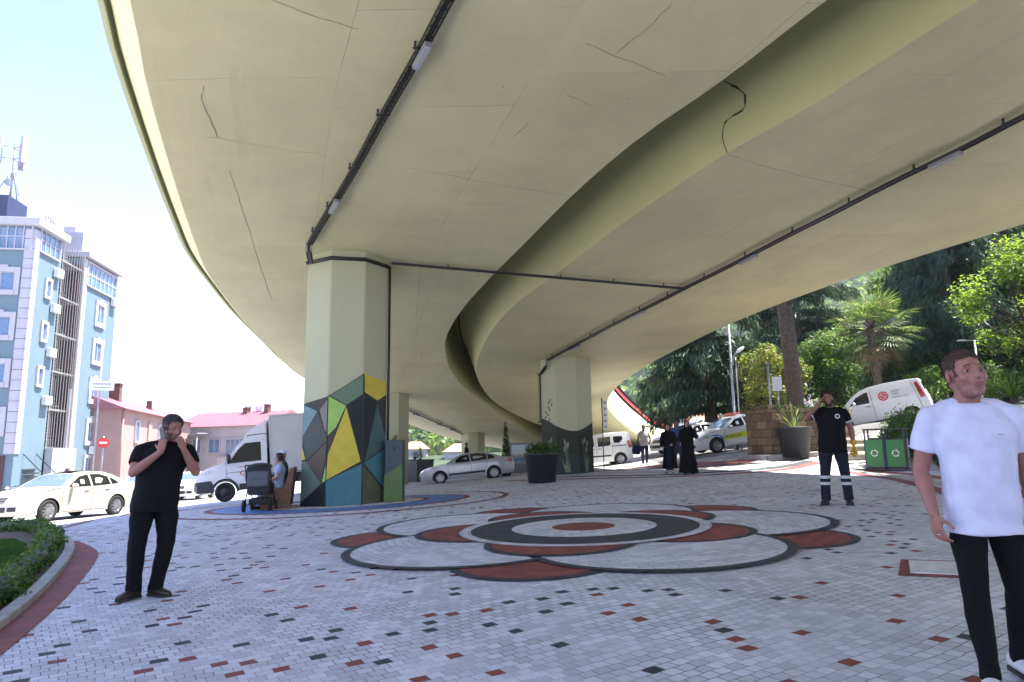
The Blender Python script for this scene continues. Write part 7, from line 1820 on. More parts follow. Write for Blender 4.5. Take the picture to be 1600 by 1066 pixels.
def person(label, loc, rz, H=1.75, pose=None, skin=None, vox=.012, hair=None, hair_style='short', beard=None, build_=None, face_=True, hands=(True, True), curl=(.5, .5), group=None, head_f=1.0, hair_k=1.0):
    J = dict(DEF); J.update(pose or {}); s = H/1.75
    mb = MB()
    HM = Matrix.Translation(J['head']) @ Matrix.Rotation(J['yaw'], 4, 'Z') @ Matrix.Rotation(J['roll'], 4, 'Y') @ Matrix.Rotation(J['pitch'], 4, 'X')
    head_shapes(mb, HM, head_f, face_=face_)
    nk = Vector(J['neck']); mb.tube([nk+Vector((0, .01, -.06)), nk+Vector((0, .005, .01)), HM @ Vector((0, .02, -.06))], [.066*J['bulk']**.5, .060*J['bulk']**.5, .057*J['bulk']**.5], 14)
    mb.loft(torso_rings(J, -.012))
    A = J['arm']; Lg = J['leg']
    for S in 'RL':
        sh, el, wr = Vector(J['sh'+S]), Vector(J['el'+S]), Vector(J['wr'+S]); mb.ball(sh, .052*A, 12); tz = Vector(J['neck']); mb.tube([tz+Vector((0, .012, .02)), tz.lerp(sh, .5)+Vector((0, .01, .005)), sh], [.046, .050, .050*A], 10)
        capsule(mb, [sh, sh.lerp(el, .35), sh.lerp(el, .75), el], [.054*A, .052*A, .043*A, .039*A], 12); capsule(mb, [el, el.lerp(wr, .28), el.lerp(wr, .7), wr], [.039*A, .043*A, .032*A, (.026*A)], 12)
        if hands[0 if S == 'R' else 1]: hand(mb, wr, J['hd'+S], J['pn'+S], 1.04, curl[0 if S == 'R' else 1], flip=1 if S == 'R' else -1)
        else: mb.ball(wr+Vector(J['hd'+S]).normalized()*.05, .035, 8)
        hp, kn, an_ = Vector(J['hip'+S]), Vector(J['kn'+S]), Vector(J['an'+S])
        capsule(mb, [hp, hp.lerp(kn, .4), hp.lerp(kn, .8), kn], [.080*Lg, .074*Lg, .055*Lg, .050*Lg], 12); capsule(mb, [kn, kn.lerp(an_, .3), kn.lerp(an_, .75), an_], [.048*Lg, .052*Lg, .036*Lg, .032*Lg], 12)
    body = remesh(mb, 'person', skin or M_skin, None, vox, 5 if vox < .01 else 3); me = body.data
    # eye sockets: press the skin in around the eyes
    if face_:
        Mi = HM.inverted()
        for v in me.vertices:
            q = (Mi @ v.co)/head_f
            if abs(q.x) < .06 and q.y < -.05 and abs(q.z) < .05:
                for ex in (-.032, .032):
                    dd = math.hypot((q.x-ex)*.8, (q.z-.008)*1.25)
                    if dd < .018: v.co += HM.to_3x3() @ Vector((0, .010*(1-(dd/.018)**2), 0))*head_f
        me.update()
    body.location = loc; body.rotation_euler = (0, 0, rz); body.scale = (s, s, s)
    tag(body, label, 'person', group)
    def region(fn, off, name, m, jit=0):
        """a thin layer lying on part of the head (hair, beard)"""
        Mi = HM.inverted(); bm = bmesh.new(); bm.from_mesh(me); bm.normal_update()
        dl = []
        for v in bm.verts:
            q = (Mi @ v.co)/head_f
            if abs(q.x) > .12 or abs(q.y) > .16 or abs(q.z) > .16 or not fn(q): dl.append(v)
        bmesh.ops.delete(bm, geom=dl, context='VERTS')
        for v in bm.verts: v.co += v.normal*(off(( Mi @ v.co)/head_f) if callable(off) else off)*(1+jit*noise.noise(v.co*70))
        m2 = bpy.data.meshes.new(name); bm.to_mesh(m2); bm.free(); m2.materials.clear(); m2.materials.append(m); return link(m2, name, body)
    if hair:
        if hair_style == 'short':
            def hf(q):
                if q.y < -.045: return q.z > .074-.25*abs(q.x)+(.0 if abs(q.x) < .05 else .02)
                if q.y < .03: return q.z > (.038 if abs(q.x) > .06 else .05)-.35*(q.y+.045)*1.0 and not (abs(q.x) > .072 and q.z < .03)
                return q.z > -.035
            region(hf, lambda q: (.004+.006*sst(.02, .09, q.z))*hair_k, 'hair', hair, .5)
            if vox < .01:
                hm = [c for c in COL.objects if c.parent == body and c.name.startswith('hair')][0]; vv = hm.data.vertices; n = 5200; ids = RNG.integers(len(vv), size=n)
                C = np.array([vv[i].co[:] for i in ids]); Nn = np.array([vv[i].normal[:] for i in ids]); t_ = RNG.normal(size=(n, 3))*.35+np.array([0, -.15, -.25]); A_ = Nn*.55+t_*.6; A_ /= np.linalg.norm(A_, axis=1)[:, None]; A_ *= ((.0055+.005*RNG.random(n))*hair_k)[:, None]
                B_ = np.cross(A_, runit(n)); B_ = B_/np.linalg.norm(B_, axis=1)[:, None]*.0007
                quads('strands', C+A_*.6, A_, B_, [hair], np.zeros(n), hm)
            if face_ and vox < .01: [region(lambda q: sg*q.x > 0 and -.055 < q.y < -.015 and abs(q.x) > .058 and -.015 < q.z < .055, .0025*hair_k, 'sideburn', hair) for sg in (-1, 1)]
        elif hair_style == 'long':
            region(lambda q: (q.y > -.03 and q.z > -.09) or q.z > .07, lambda q: .014, 'hair', hair, .5)
        elif hair_style == 'cap':
            region(lambda q: q.z > .035, lambda q: .012, 'cap', hair); 
    if beard: region(lambda q: q.y < .0 and -.13 < q.z < -.028-.25*max(0, .06-abs(q.x))*0 and not (abs(q.x) < .026 and -.073 < q.z < -.047) and not (abs(q.x) < .02 and q.z > -.04) and (abs(q.x) > .03 or q.z < -.038), .0016, 'beard', beard)
    if face_:
        for ex in (-.032, .032):
            mb = MB(); mb.ball(HM @ (Vector((ex, -.066, .008))*head_f), .0125*head_f, 12); e = mb.build('eye', M_eye, body)
            mb = MB(); mb.ball(HM @ (Vector((ex+.001, -.0745, .008))*head_f), .0062*head_f, 10); mb.build('iris', M_iris, e)
            mb = MB(); P = [HM @ (Vector((ex+dx, -.094+abs(dx+ex*.0)*.25+.35*max(0, abs(ex+dx)-.03), .030+dz))*head_f) for dx, dz in ((-.017, -.001 if ex < 0 else .003), (-.006, .003), (.006, .003), (.017, .003 if ex < 0 else -.001))]; mb.tube(P, [.0022, .0034, .0034, .0022], 6); mb.build('eyebrow', hair or M_hair, body)
            mb = MB(); P = [HM @ (Vector((ex+dx, -.0795+abs(dx)*.28, .0155-abs(dx)*.22))*head_f) for dx in (-.015, -.007, 0, .007, .015)]; mb.tube(P, [.0026, .0046, .0052, .0046, .0026], 6); mb.build('eyelid', skin or M_skin, body)
        mb = MB()
        for z, ry in ((-.0545, .0042), (-.0645, .0055)): mb.ball(HM @ (Vector((0, -.0985 if z > -.06 else -.0965, z))*head_f), (.021*head_f, .0045*head_f, ry*head_f), 12, 0, HM.to_3x3())
        mb.build('lips', M_lip, body)
    return body, J, HM
def shirt(body, J, m, vox, sleeve=.55, hem=-.13, grow=.010, long=False, wr=.006, name='shirt', seed=1, flare=.01, sgrow=.014):
    mb = MB(); mb.loft(torso_rings(J, grow, hem, False, flare=flare)); A = J['arm']
    for S in 'RL':
        sh, el, wr_ = Vector(J['sh'+S]), Vector(J['el'+S]), Vector(J['wr'+S]); mb.ball(sh, .052*A+grow, 12); tz = Vector(J['neck']); mb.tube([tz+Vector((0, .012, -.005)), tz.lerp(sh, .5)+Vector((0, .01, .003)), sh], [.050, .050+grow, .050*A+grow], 12)
        e = sh.lerp(el, sleeve if not long else 1); mb.tube([sh, sh.lerp(e, .3), sh.lerp(e, .65), e], [.052*A+grow, .054*A+grow, .053*A+(grow+sgrow)/2, .050*A+sgrow], 16)
        if long: capsule(mb, [el, el.lerp(wr_, .5), wr_], [.05*A+sgrow*.7, .046*A+sgrow*.6, .036*A+sgrow*.5], 12)
    return remesh(mb, name, m, body, vox, 3, wr, 6, .55, seed)
def trousers(body, J, m, vox, grow=.012, wr=.006, name='trousers', seed=5, ankle=.048, zt=.02, knee=.0):
    mb = MB(); Lg = J['leg']; r = [q for q in torso_rings(J, grow-.006, -.12, False)][:4]
    mb.loft(r[:3])
    for S in 'RL':
        hp, kn, an = Vector(J['hip'+S]), Vector(J['kn'+S]), Vector(J['an'+S])
        mb.ball(hp+Vector((0, 0, -.02)), .076*Lg+grow*.6, 12); capsule(mb, [hp+Vector((0, 0, -.03)), hp.lerp(kn, .4), hp.lerp(kn, .8), kn], [.074*Lg+grow*.8, .083*Lg+grow, .064*Lg+grow, .058*Lg+grow+knee], 14)
        e = an+Vector((0, 0, zt-.04)); capsule(mb, [kn, kn.lerp(e, .35), kn.lerp(e, .8)], [.057*Lg+grow+knee, .056*Lg+grow, ankle+grow], 14); mb.tube([kn.lerp(e, .8), e], [ankle+grow, ankle+grow+.004], 14)
    return remesh(mb, name, m, body, vox, 3, wr, 7, .9, seed)
def shoe(body, J, S, m, sole, L=.28, W=.052, vox=.009, z=.0):
    an = Vector(J['an'+S]); d = Vector(J['to'+S]).normalized(); d = Vector((d.x, d.y, 0)).normalized(); s = Vector((-d.y, d.x, 0)); mb = MB(); zb = an.z-.09
    def e(t, w, h, zc): return [an*1.0+d*t+s*w*math.cos(2*PI*k/14)+Vector((0, 0, zb-an.z+.012+max(0, zc+h*math.sin(2*PI*k/14)))) for k in range(14)]
    mb.loft([e(-.085, .012, .02, .02), e(-.075, .034, .045, .045), e(-.03, .040, .055, .05), e(.04, .042, .045, .04), e(.10, W*.95, .034, .032), e(.15, W*.9, .026, .026), e(.185, W*.6, .018, .02), e(.195, .012, .010, .014)])
    mb.tube([an+Vector((0, 0, -.06)), an+Vector((0, 0, .0))], [.042, .040], 12)
    o = remesh(mb, 'shoe', m, body, vox, 2)
    mb = MB(); P = [an+d*t+s*w+Vector((0, 0, zb-an.z)) for t, w in ((-.088, 0), (-.07, .036), (0, .042), (.08, .050), (.14, .052), (.18, .034), (.197, 0), (.18, -.034), (.14, -.052), (.08, -.050), (0, -.042), (-.07, -.036))]; mb.prism(P, (0, 0, .022)); mb.build('sole', sole, o); return o
def collar(body, J, m, r=.072, h=.03, tilt=.01):
    nk = Vector(J['neck']); mb = MB(); n = 20; rings = []
    for k, (dr, dz) in enumerate(((.012, -.03), (.008, .0), (.004, h), (-.003, h), (-.004, -.02))):
        rings.append([nk+Vector((math.cos(2*PI*j/n)*(r+dr)*1.03, math.sin(2*PI*j/n)*(r+dr), dz+.012*math.sin(2*PI*j/n))) for j in range(n)])
    mb.loft(rings, 0, False, True); return mb.build('collar', m, body)
def belt(body, J, m): pass
def at_feet(u, v): p = G(u, v); return Vector((p.x, p.y, Gz(p.x, p.y)+.031))
def faceto(p, off=0): return math.atan2(p.x, -p.y)*-1*-1 if False else -math.atan2(p.x, p.y)+off
# ---- man in black with the phone, left foreground
p1 = at_feet(238, 938)
pose1 = dict(pelvis=(-.03, 0, .93), chest=(0, .0, 1.25), neck=(.03, .01, 1.455), head=(.075, -.045, 1.60), yaw=R(30), pitch=R(14), roll=R(6), shR=(-.185, .02, 1.385), shL=(.235, -.01, 1.38), elR=(-.245, -.10, 1.175), wrR=(-.02, -.235, 1.375), hdR=(.10, .25, 1), pnR=(.5, .9, 0), elL=(.305, -.10, 1.17), wrL=(.175, -.225, 1.395), hdL=(-.42, -.02, 1), pnL=(-.5, .8, .1),
    hipR=(-.13, 0, .91), hipL=(.075, 0, .91), knR=(-.165, -.04, .48), knL=(.085, -.03, .49), anR=(-.165, .02, .09), anL=(.02, .02, .09), toR=(-.75, -.75, 0), toL=(.65, -.8, 0), bulk=1.16, belly=.035, arm=1.10, leg=1.08)
b1, J1, H1 = person('man in black polo and trousers talking on the phone at the left', p1, faceto(p1, .05), 1.67, pose1, M_skin, .0075, M_hairg, 'short', mat('grey_stubble', (.15, .08, .065), .7, var=.2, scale=120), curl=(.75, 1.0), head_f=1.05)
shirt(b1, J1, M_black, .011, .62, -.13, .012, wr=.007); trousers(b1, J1, M_blackt, .011, .016, .008, knee=.004, ankle=.052); collar(b1, J1, M_black, .075)
for S in 'RL': shoe(b1, J1, S, M_leather, M_sole)
def held(name, label, cat, body, co, size, Mr, m, bev=.006):
    mb = MB(); mb.box((0, 0, 0), size, None); o = mb.build(name, m, bevel=bev); o.matrix_world = Matrix.LocRotScale(body.location, body.rotation_euler, body.scale) @ (Matrix.Translation(co) @ Mr.to_4x4()); tag(o, label, cat); return o
held('phone', 'black phone held to the ear of the man in black polo', 'phone', b1, Vector((-.012, -.125, 1.545)), (.010, .074, .150), Matrix.Rotation(R(30), 3, 'Z') @ Matrix.Rotation(R(-22), 3, 'X'), M_phone)
# ---- man in the white t-shirt, right foreground
p3 = at_feet(1572, 1090)
pose3 = dict(pelvis=(0, 0, .94), chest=(.0, -.01, 1.27), neck=(-.01, .01, 1.475), head=(-.01, -.02, 1.625), yaw=R(15), pitch=R(-6), roll=R(-3), shR=(-.195, .02, 1.395), shL=(.195, .0, 1.395), elR=(-.262, .06, 1.11), wrR=(-.245, -.07, .885), hdR=(.10, -.18, -1), pnR=(.85, .45, 0), elL=(.24, .06, 1.11), wrL=(.245, .0, .885), hdL=(0, -.2, -1), pnL=(-.9, .3, 0),
    hipR=(-.082, 0, .92), hipL=(.082, .01, .92), knR=(-.10, -.07, .50), knL=(.12, .03, .50), anR=(-.08, -.09, .09), anL=(.14, .22, .12), toR=(-.1, -1, 0), toL=(.2, -1, 0), bulk=1.0, belly=.014, arm=1.06, leg=.96)
b3, J3, H3 = person('man in white t-shirt and black trousers walking at the right edge', p3, faceto(p3, R(14)), 1.605, pose3, M_skin, .0065, M_hairb, 'short', M_stub, curl=(.55, .5), head_f=1.13, hair_k=.55)
sh3 = shirt(b3, J3, M_wshirt, .0085, .62, -.155, .014, wr=.010, seed=3, sgrow=.020, flare=.026); trousers(b3, J3, M_blackt, .010, .008, .006, ankle=.038)
mb = MB(); nk = Vector(J3['neck']); mb.tube([nk+Vector((math.cos(2*PI*j/28)*.083, math.sin(2*PI*j/28)*.073-.002, .004+.020*math.sin(2*PI*j/28))) for j in range(29)], .010, 8); mb.build('neckband', M_wshirt, b3)
for S in 'RL':
    a_, e_ = Vector(J3['sh'+S]), Vector(J3['el'+S]); c = a_.lerp(e_, .585); dd = (e_-a_).normalized(); mb = MB(); mb.tube([c-dd*.003, c+dd*.003], [.079, .079], 20, 0, False); mb.build('sleeve_hem', M_wshirt, b3)
mb = MB(); mb.box((.085, -.150, 1.30), (.022, .012, .006)); mb.build('chest_emblem', M_logo_grey, b3)
for S in 'RL': shoe(b3, J3, S, M_sneak, M_sole)
mb = MB(); w = Vector(J3['wrR']); d = Vector(J3['hdR']).normalized(); q = w+d*.105+Vector((-.002, -.012, 0)); mb.lathe([(.0105, -.003), (.0125, -.003), (.0125, .003), (.0105, .003), (.0105, -.003)], q, 14, 0, 'Z', True, False); mb.build('ring', M_chrome, b3)
# ---- municipal worker with yellow gloves
p2 = at_feet(1307, 792)
pose2 = dict(pelvis=(.02, 0, .93), chest=(.03, 0, 1.26), neck=(.03, .01, 1.46), head=(.01, -.02, 1.615), yaw=R(4), roll=R(-4), shR=(-.155, .0, 1.395), shL=(.215, .01, 1.385), elR=(-.33, -.06, 1.31), wrR=(-.115, -.13, 1.53), hdR=(.35, .35, 1), pnR=(.75, .6, -.1), elL=(.30, .04, 1.15), wrL=(.315, -.02, .92), hdL=(0, -.1, -1), pnL=(-1, 0, 0), hipR=(-.075, 0, .91), hipL=(.115, 0, .91), knR=(-.115, -.02, .49), knL=(.16, -.01, .49), anR=(-.135, .02, .09), anL=(.18, .03, .09), toR=(-.25, -1, 0), toL=(.12, -1, 0), bulk=1.10, belly=.02, arm=1.08, leg=1.05)
b2, J2, H2 = person('worker in dark polo and grey trousers with reflective bands, phone at his ear', p2, faceto(p2), 1.86, pose2, M_skin2, .009, M_hair, 'short', M_stubd, curl=(1.0, .8))
shirt(b2, J2, M_black, .012, .62, -.14, .024, wr=.006, flare=.02); tr2 = trousers(b2, J2, M_navyt, .012, .014, .008, ankle=.055); collar(b2, J2, M_black, .074)
for S in 'RL':
    shoe(b2, J2, S, M_sole, M_sole); kn, an = Vector(J2['kn'+S]), Vector(J2['an'+S])
    for f in (.18, .42):
        c = kn.lerp(an, f); mb = MB(); mb.lathe([(.083, -.022), (.086, 0), (.083, .022)], c, 18, 0, 'Z', True, False); mb.build('reflective_band', M_reflect, b2)
    el, sh_ = Vector(J2['el'+S]), Vector(J2['sh'+S]); c = sh_.lerp(el, .55); dd = (el-sh_).normalized(); mb = MB(); mb.tube([c-dd*.012, c+dd*.012], [.087, .087], 16, 0, False); mb.build('sleeve_stripe', M_reflect, b2)
mb = MB(); mb.lathe([(.001, 0), (.035, .0), (.035, .004), (.001, .005)], (.125, -.166, 1.335), 18, 0, 'Y', False, False); mb.build('chest_badge', M_plate, b2)
mb = MB(); mb.lathe([(.001, 0), (.022, .0), (.022, .004), (.001, .005)], (.125, -.172, 1.335), 16, 0, 'Y', False, False); mb.build('badge_ring', M_navy2, b2)
mb = MB(); hand(mb, Vector(J2['wrL'])+Vector((0, 0, -.01)), J2['hdL'], J2['pnL'], 1.28, .9, flip=-1); mb.tube([Vector(J2['wrL'])+Vector((0, 0, .05)), Vector(J2['wrL'])-Vector((0, 0, .02))], [.046, .044], 12); gl_ = remesh(mb, 'glove', M_glove, b2, .009, 2)
held('phone', 'dark phone at the ear of the worker with yellow gloves', 'phone', b2, Vector((-.095, -.075, 1.60)), (.012, .072, .145), Matrix.Rotation(R(-10), 3, 'X'), M_phone)
mbg = MB(); hand(mbg, Vector((0, 0, 0)), (.1, -.1, -1), (-1, 0, 0), 1.2, 1.3); g_ = remesh(mbg, 'work_glove', M_glove, None, .009, 2); g_.matrix_world = Matrix.LocRotScale(b2.location, b2.rotation_euler, b2.scale) @ Matrix.Translation(Vector((.33, -.06, .86))); tag(g_, 'loose yellow work glove held in the left hand of the worker', 'glove')
# ---- two women in black
def abaya(body, J, m, seed, hemz=.06, wide=.27, open_=False):
    mb = MB(); R_ = []
    for z, w, d in ((hemz, wide, .21), (.35, wide*.92, .19), (.7, .21, .165), (1.0, .20, .155), (1.25, .20, .15), (1.38, .19, .13), (1.46, .11, .09), (1.5, .07, .07)):
        R_.append([Vector((J['pelvis'][0]*(1-z/1.5)+J['neck'][0]*z/1.5+math.cos(2*PI*k/24)*w*(1+.10*math.sin(5*2*PI*k/24+seed)*(1.3-z if z < 1.2 else 0)), math.sin(2*PI*k/24)*d*(1+.08*math.sin(7*2*PI*k/24)*(1.3-z if z < 1.2 else 0)), z)) for k in range(24)])
    mb.loft(R_)
    for S in 'RL':
        sh, el, wr = Vector(J['sh'+S]), Vector(J['el'+S]), Vector(J['wr'+S]); capsule(mb, [sh, el], [.075, .085]); capsule(mb, [el, wr], [.085, .075])
    return remesh(mb, 'abaya', m, body, .013, 2, .012, 5, .25, seed)
def hijab(body, HM, J, m):
    mb = MB(); mb.ball(HM @ Vector((0, .028, .035)), (.094, .105, .108), 16, 0, HM.to_3x3()); mb.ball(HM @ Vector((0, .03, -.07)), (.088, .09, .11), 14, 0, HM.to_3x3()); nk = Vector(J['neck']); mb.loft([[nk+Vector((math.cos(2*PI*k/16)*w, math.sin(2*PI*k/16)*w*.8, z)) for k in range(16)] for w, z in ((.19, -.10), (.15, .0), (.09, .06), (.085, .12))])
    Mi = HM.inverted()
    return remesh(mb, 'headscarf', m, body, .010, 2, .004, 9, .5, 3, cut=lambda c: (lambda q: q.y < -.035 and abs(q.x) < .052 and -.085 < q.z < .062)(Mi @ c))
pw = at_feet(1047, 741)
ws = dict(DEF, neck=(0, .015, 1.47), elR=(-.24, .0, 1.14), wrR=(-.22, -.14, .98), elL=(.25, .0, 1.14), wrL=(.20, -.16, 1.02), hdL=(-.6, -.5, -.2), hdR=(.3, -.6, -.5), arm=.9, bulk=1.0)
bw, Jw, Hw = person('woman in long black abaya and headscarf, left one of the pair', pw, faceto(pw, -.1), 1.66, ws, M_skin3, .012, None, group='women in black abayas'); abaya(bw, Jw, M_abaya, 1, .16); hijab(bw, Hw, Jw, M_abaya)
mb = MB(); mb.loft([[Vector((math.cos(2*PI*k/16)*w, -.02+math.sin(2*PI*k/16)*d-.06, z)) for k in range(16)] for w, d, z in ((.115, .15, .12), (.11, .15, .7), (.10, .125, 1.15))]); mb.build('inner_dress', cloth('midnight_cloth', (.010, .013, .03)), bw)
for S in 'RL': shoe(bw, Jw, S, M_cream, M_sole)
pw2 = at_feet(1077, 743)
ws2 = dict(DEF, neck=(0, .015, 1.47), elR=(-.24, .0, 1.14), wrR=(-.20, -.16, 1.02), elL=(.27, -.10, 1.22), wrL=(.11, -.10, 1.50), hdL=(-.2, .1, 1), pnL=(-.8, .4, 0), hdR=(-.4, -.5, -.3), arm=.9, yaw=R(-5))
bw2, Jw2, Hw2 = person('woman in long black abaya holding a phone to her ear, right one of the pair', pw2, faceto(pw2, .1), 1.70, ws2, M_skin3, .012, None, group='women in black abayas'); abaya(bw2, Jw2, M_abaya, 4, .05, .30); hijab(bw2, Hw2, Jw2, M_abaya)
for S in 'RL': shoe(bw2, Jw2, S, M_sole, M_sole)
# ---- walking man with a bag
p = at_feet(1008, 729)
wk = dict(DEF, hipR=(-.09, 0, .93), knR=(-.09, -.12, .52), anR=(-.10, -.20, .10), knL=(.10, .06, .51), anL=(.12, .26, .13), elR=(-.25, .05, 1.13), wrR=(-.28, .0, .88), elL=(.27, .0, 1.14), wrL=(.22, -.10, .93))
bb, Jb, Hb = person('man in cream polo and dark jeans walking beside the small white van', p, faceto(p, .1), 1.80, wk, M_skin2, .012, M_hair, 'short', M_stubd); shirt(bb, Jb, M_cream, .013, .6, -.10, .014); trousers(bb, Jb, M_jeans, .013, .008, ankle=.042)
for S in 'RL': shoe(bb, Jb, S, M_sneak, M_sneak)
mb = MB(); mb.lathe([(.02, -.30), (.17, -.28), (.20, -.12), (.17, .02), (.06, .06)], (0, 0, 0), 16); rg = remesh(mb, 'hand_bag', M_navy2, None, .014, 2, .01, 8, 1, 2); rg.matrix_world = Matrix.LocRotScale(bb.location, bb.rotation_euler, bb.scale) @ Matrix.Translation(Vector((-.34, 0, .80))); rg.scale = (1, .6, 1.1); tag(rg, 'dark bundled jacket or bag carried by the man in cream polo', 'bag')
# ---- man in black jacket and cap
p = at(1129, 700, 33.0); p = Vector((p.x, 33.0, Gz(p.x, 33.0)+.03))
bj, Jj, Hj = person('man in black jacket and flat cap standing before the patrol car', p, faceto(p, .1), 1.72, dict(DEF, elR=(-.27, .02, 1.14), wrR=(-.24, -.12, .95), bulk=1.12, belly=.03), M_skin3, .013, M_hairg, 'cap'); shirt(bj, Jj, M_black, .014, 1, -.16, .022, True, name='jacket'); trousers(bj, Jj, cloth('brown_trousers', (.045, .035, .035)), .014, .016)
for S in 'RL': shoe(bj, Jj, S, M_sole, M_sole)
p = at(1059, 700, 27); p = Vector((p.x, 27, Gz(p.x, 27)+.03))
bk_, Jk, Hk = person('man in blue shirt walking half hidden between the two women', p, faceto(p), 1.72, dict(DEF), M_skin2, .014, M_hair, 'short'); shirt(bk_, Jk, M_blue2, .014, .6, -.1, .014); trousers(bk_, Jk, M_jeans, .014)
for S in 'RL': shoe(bk_, Jk, S, M_sole, M_sole)
p = at(1461, 650, 33.5); g_h = at(1461, 620, 33.5).z-1.72
bn, Jn, Hn = person('man in navy shirt behind the tail of the panel van', Vector((p.x, 33.5, g_h)), faceto(p, -1.0), 1.74, dict(DEF, elR=(-.24, -.08, 1.15), wrR=(-.12, -.30, 1.08), elL=(.24, -.08, 1.15), wrL=(.14, -.32, 1.08), hdR=(.2, -1, 0), hdL=(-.2, -1, 0)), M_skin3, .014, M_hairg, 'short'); shirt(bn, Jn, M_navy2, .014, .6, -.1, .014); trousers(bn, Jn, M_jeans, .014)
for S in 'RL': shoe(bn, Jn, S, M_sole, M_sole)
p = at(729, 700, 42); g_h = at(729, 694, 42).z-1.60
bn, Jn, Hn = person('dark haired person standing beyond the roof of the silver car', Vector((p.x, 42, max(Gz(p.x, 42), g_h))), faceto(p, 1.3), 1.68, dict(DEF), M_skin3, .014, M_hair, 'long'); shirt(bn, Jn, M_black, .014, .6, -.1, .014, True); trousers(bn, Jn, M_jeans, .014)
for S in 'RL': shoe(bn, Jn, S, M_sole, M_sole)
# ---- people on the bench
def seated(label, loc, rz, H, sk, hairm, style, top, bot, shoes_, extra=None, long=False):
    zs = .46; pz = zs+.10
    P = dict(DEF, pelvis=(0, 0, pz), chest=(0, -.0, pz+.34), neck=(0, -.01, pz+.545), head=(0, -.04, pz+.70), pitch=R(8), shR=(-.175, 0, pz+.47), shL=(.175, 0, pz+.47), elR=(-.235, -.05, pz+.22), elL=(.235, -.05, pz+.22), wrR=(-.14, -.24, pz+.13), wrL=(.14, -.24, pz+.13), hdR=(.4, -1, -.1), hdL=(-.4, -1, -.1), hipR=(-.095, -.03, pz), hipL=(.095, -.03, pz), knR=(-.11, -.44, pz-.02), knL=(.11, -.44, pz-.02), anR=(-.11, -.42, .09), anL=(.11, -.48, .09))
    P.update(extra or {}); b, J, Hh = person(label, loc, rz, H, P, sk, .012, hairm, style); shirt(b, J, top, .013, .6, -.05, .014, long); trousers(b, J, bot, .013, .012)
    for S in 'RL': shoe(b, J, S, shoes_, M_sole)
    return b, J, Hh
bl = thing_bench = [o for o in COL.objects if o.name == 'wooden_bench'][0]
def bench_pt(x, y): q = bl.matrix_basis @ Vector((x, y, 0)); return Vector((q.x, q.y, bl.location.z))
rzb = bl.rotation_euler.z
seated('woman in light blue shirt seated on the bench behind the pram', bench_pt(.47, -.14), rzb, 1.64, M_skin3, M_hair, 'long', M_lblue, M_lblue, M_sole)
seated('child with dark hair seated on the bench beyond the woman in light blue', bench_pt(.03, -.18), rzb, 1.45, M_skin3, M_hair, 'short', M_navy2, M_jeans, M_sole)
bs, Js, Hs = seated('man in white cap and green shirt seated at the far end of the bench', bench_pt(-.47, -.13), rzb, 1.74, M_skin2, M_wshirt, 'cap', M_green, M_jeans, M_sole)
mb = MB(); mb.loft([[Hs @ Vector((x, y, z)) for x, y, z in ((-.07, -.075, .052), (.07, -.075, .052), (.07, -.075, .060), (-.07, -.075, .060))], [Hs @ Vector((x, y, z)) for x, y, z in ((-.05, -.155, .035), (.05, -.155, .035), (.05, -.155, .041), (-.05, -.155, .041))]], 0, True, False); mb.build('cap_peak', M_wshirt, bs)
# ================================================================== sky, sun, camera
W = bpy.data.worlds.new('World'); SC.world = W; W.use_nodes = True
N, L = W.node_tree.nodes, W.node_tree.links
bg = N['Background']
sky = N.new('ShaderNodeTexSky'); sky.sky_type = 'NISHITA'; sky.sun_disc = False
SUN_EL = R(68); SUN_AZ = R(74)
sky.sun_elevation = SUN_EL; sky.sun_rotation = SUN_AZ; sky.air_density = 1.0; sky.dust_density = .5; sky.ozone_density = 1.0
tc = N.new('ShaderNodeTexCoord')
cn = N.new('ShaderNodeTexNoise'); cn.inputs['Scale'].default_value = 3.2; cn.inputs['Detail'].default_value = 9; cn.inputs['Roughness'].default_value = .55
mp = N.new('ShaderNodeMapping'); mp.inputs['Scale'].default_value = (1, 1, 2.4); mp.inputs['Location'].default_value = (.4, .1, .25); L.new(tc.outputs['Generated'], mp.inputs['Vector']); L.new(mp.outputs['Vector'], cn.inputs['Vector'])
sx = N.new('ShaderNodeSeparateXYZ'); L.new(tc.outputs['Generated'], sx.inputs[0])
low = N.new('ShaderNodeMapRange'); low.inputs['From Min'].default_value = .02; low.inputs['From Max'].default_value = .42; low.inputs['To Min'].default_value = .19; low.inputs['To Max'].default_value = -.12; L.new(sx.outputs[2], low.inputs['Value'])
cs = math_node(N, L, 'ADD', cn.outputs['Fac'], low.outputs[0])
cf = ramp(N, L, cs, [(.56, (0, 0, 0)), (.70, (1, 1, 1))])
colm = mixc(N, L, cf, sky.outputs[0], (9.0, 9.3, 9.8))
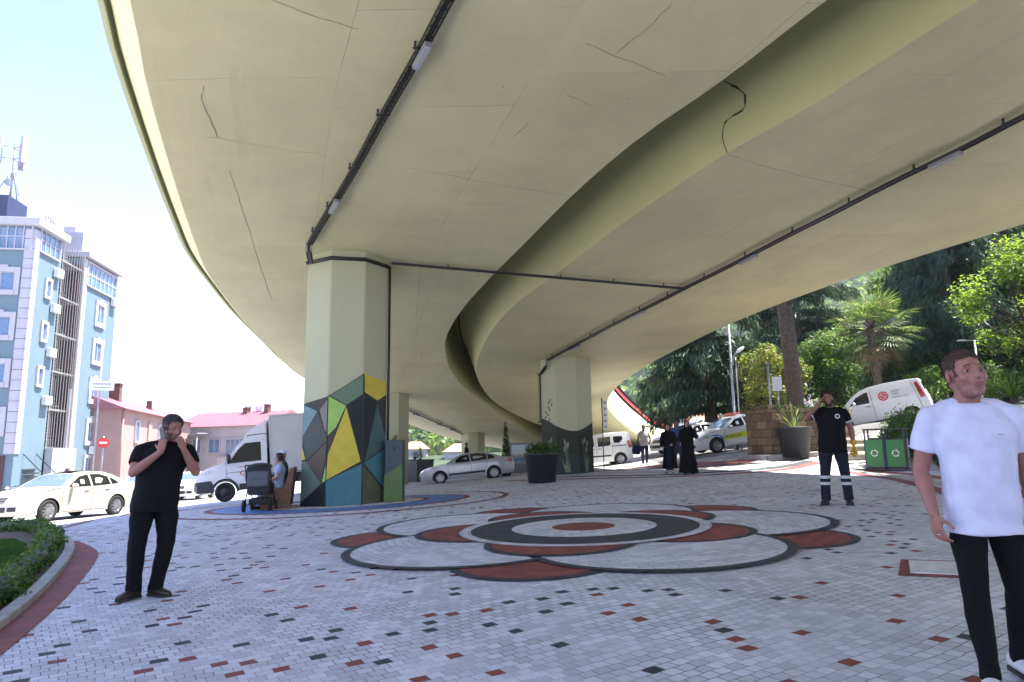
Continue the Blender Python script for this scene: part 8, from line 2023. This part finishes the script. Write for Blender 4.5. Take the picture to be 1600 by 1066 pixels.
tn = N.new('ShaderNodeVectorMath'); tn.operation = 'MULTIPLY'; tn.inputs[1].default_value = (.86, .83, 1.02); L.new(colm, tn.inputs[0]); L.new(tn.outputs[0], bg.inputs['Color']); bg.inputs['Strength'].default_value = .105
sl = bpy.data.lights.new('sun', 'SUN'); sl.energy = 5.0; sl.angle = R(.55); sl.color = (1, .95, .87)
so = bpy.data.objects.new('sun', sl); COL.objects.link(so)
sd = Vector((math.sin(SUN_AZ)*math.cos(SUN_EL), math.cos(SUN_AZ)*math.cos(SUN_EL), math.sin(SUN_EL)))
so.rotation_euler = sd.to_track_quat('Z', 'Y').to_euler(); so.location = (30, 10, 60)
cam = bpy.data.cameras.new('camera'); cam.sensor_width = 36; cam.lens = 36*FPX/1600; cam.clip_end = 3000; cam.clip_start = .05
co = bpy.data.objects.new('camera', cam); COL.objects.link(co)
co.matrix_world = Matrix.Translation(CAM) @ Matrix((_cx, _cy, -_Fw)).transposed().to_4x4()
SC.camera = co
SC.view_settings.view_transform = 'Standard'; SC.view_settings.look = 'None'; SC.view_settings.gamma = 1; SC.view_settings.exposure = 2.15
SC.cycles.use_denoising = True; SC.cycles.max_bounces = 8; SC.cycles.diffuse_bounces = 6; SC.cycles.transparent_max_bounces = 8
SC.cycles.caustics_reflective = False; SC.cycles.caustics_refractive = False; SC.cycles.sample_clamp_indirect = 8

# ------------------------------------------------------------------ the air between here and the hills
mb = MB(); mb.box((0, 250, 90), (1440, 840, 240)); hz = mb.build('haze', None); hz['kind'] = 'stuff'
hm = bpy.data.materials.new('haze_air'); hm.use_nodes = True; ht = hm.node_tree; ht.nodes.remove(ht.nodes['Principled BSDF'])
pv = ht.nodes.new('ShaderNodeVolumePrincipled'); pv.inputs['Color'].default_value = (.80, .88, 1.0, 1); pv.inputs['Density'].default_value = .00025; pv.inputs['Anisotropy'].default_value = .3
ht.links.new(pv.outputs[0], ht.nodes['Material Output'].inputs['Volume']); hz.data.materials.append(hm); hz.display_type = 'WIRE'
SC.cycles.volume_bounces = 1
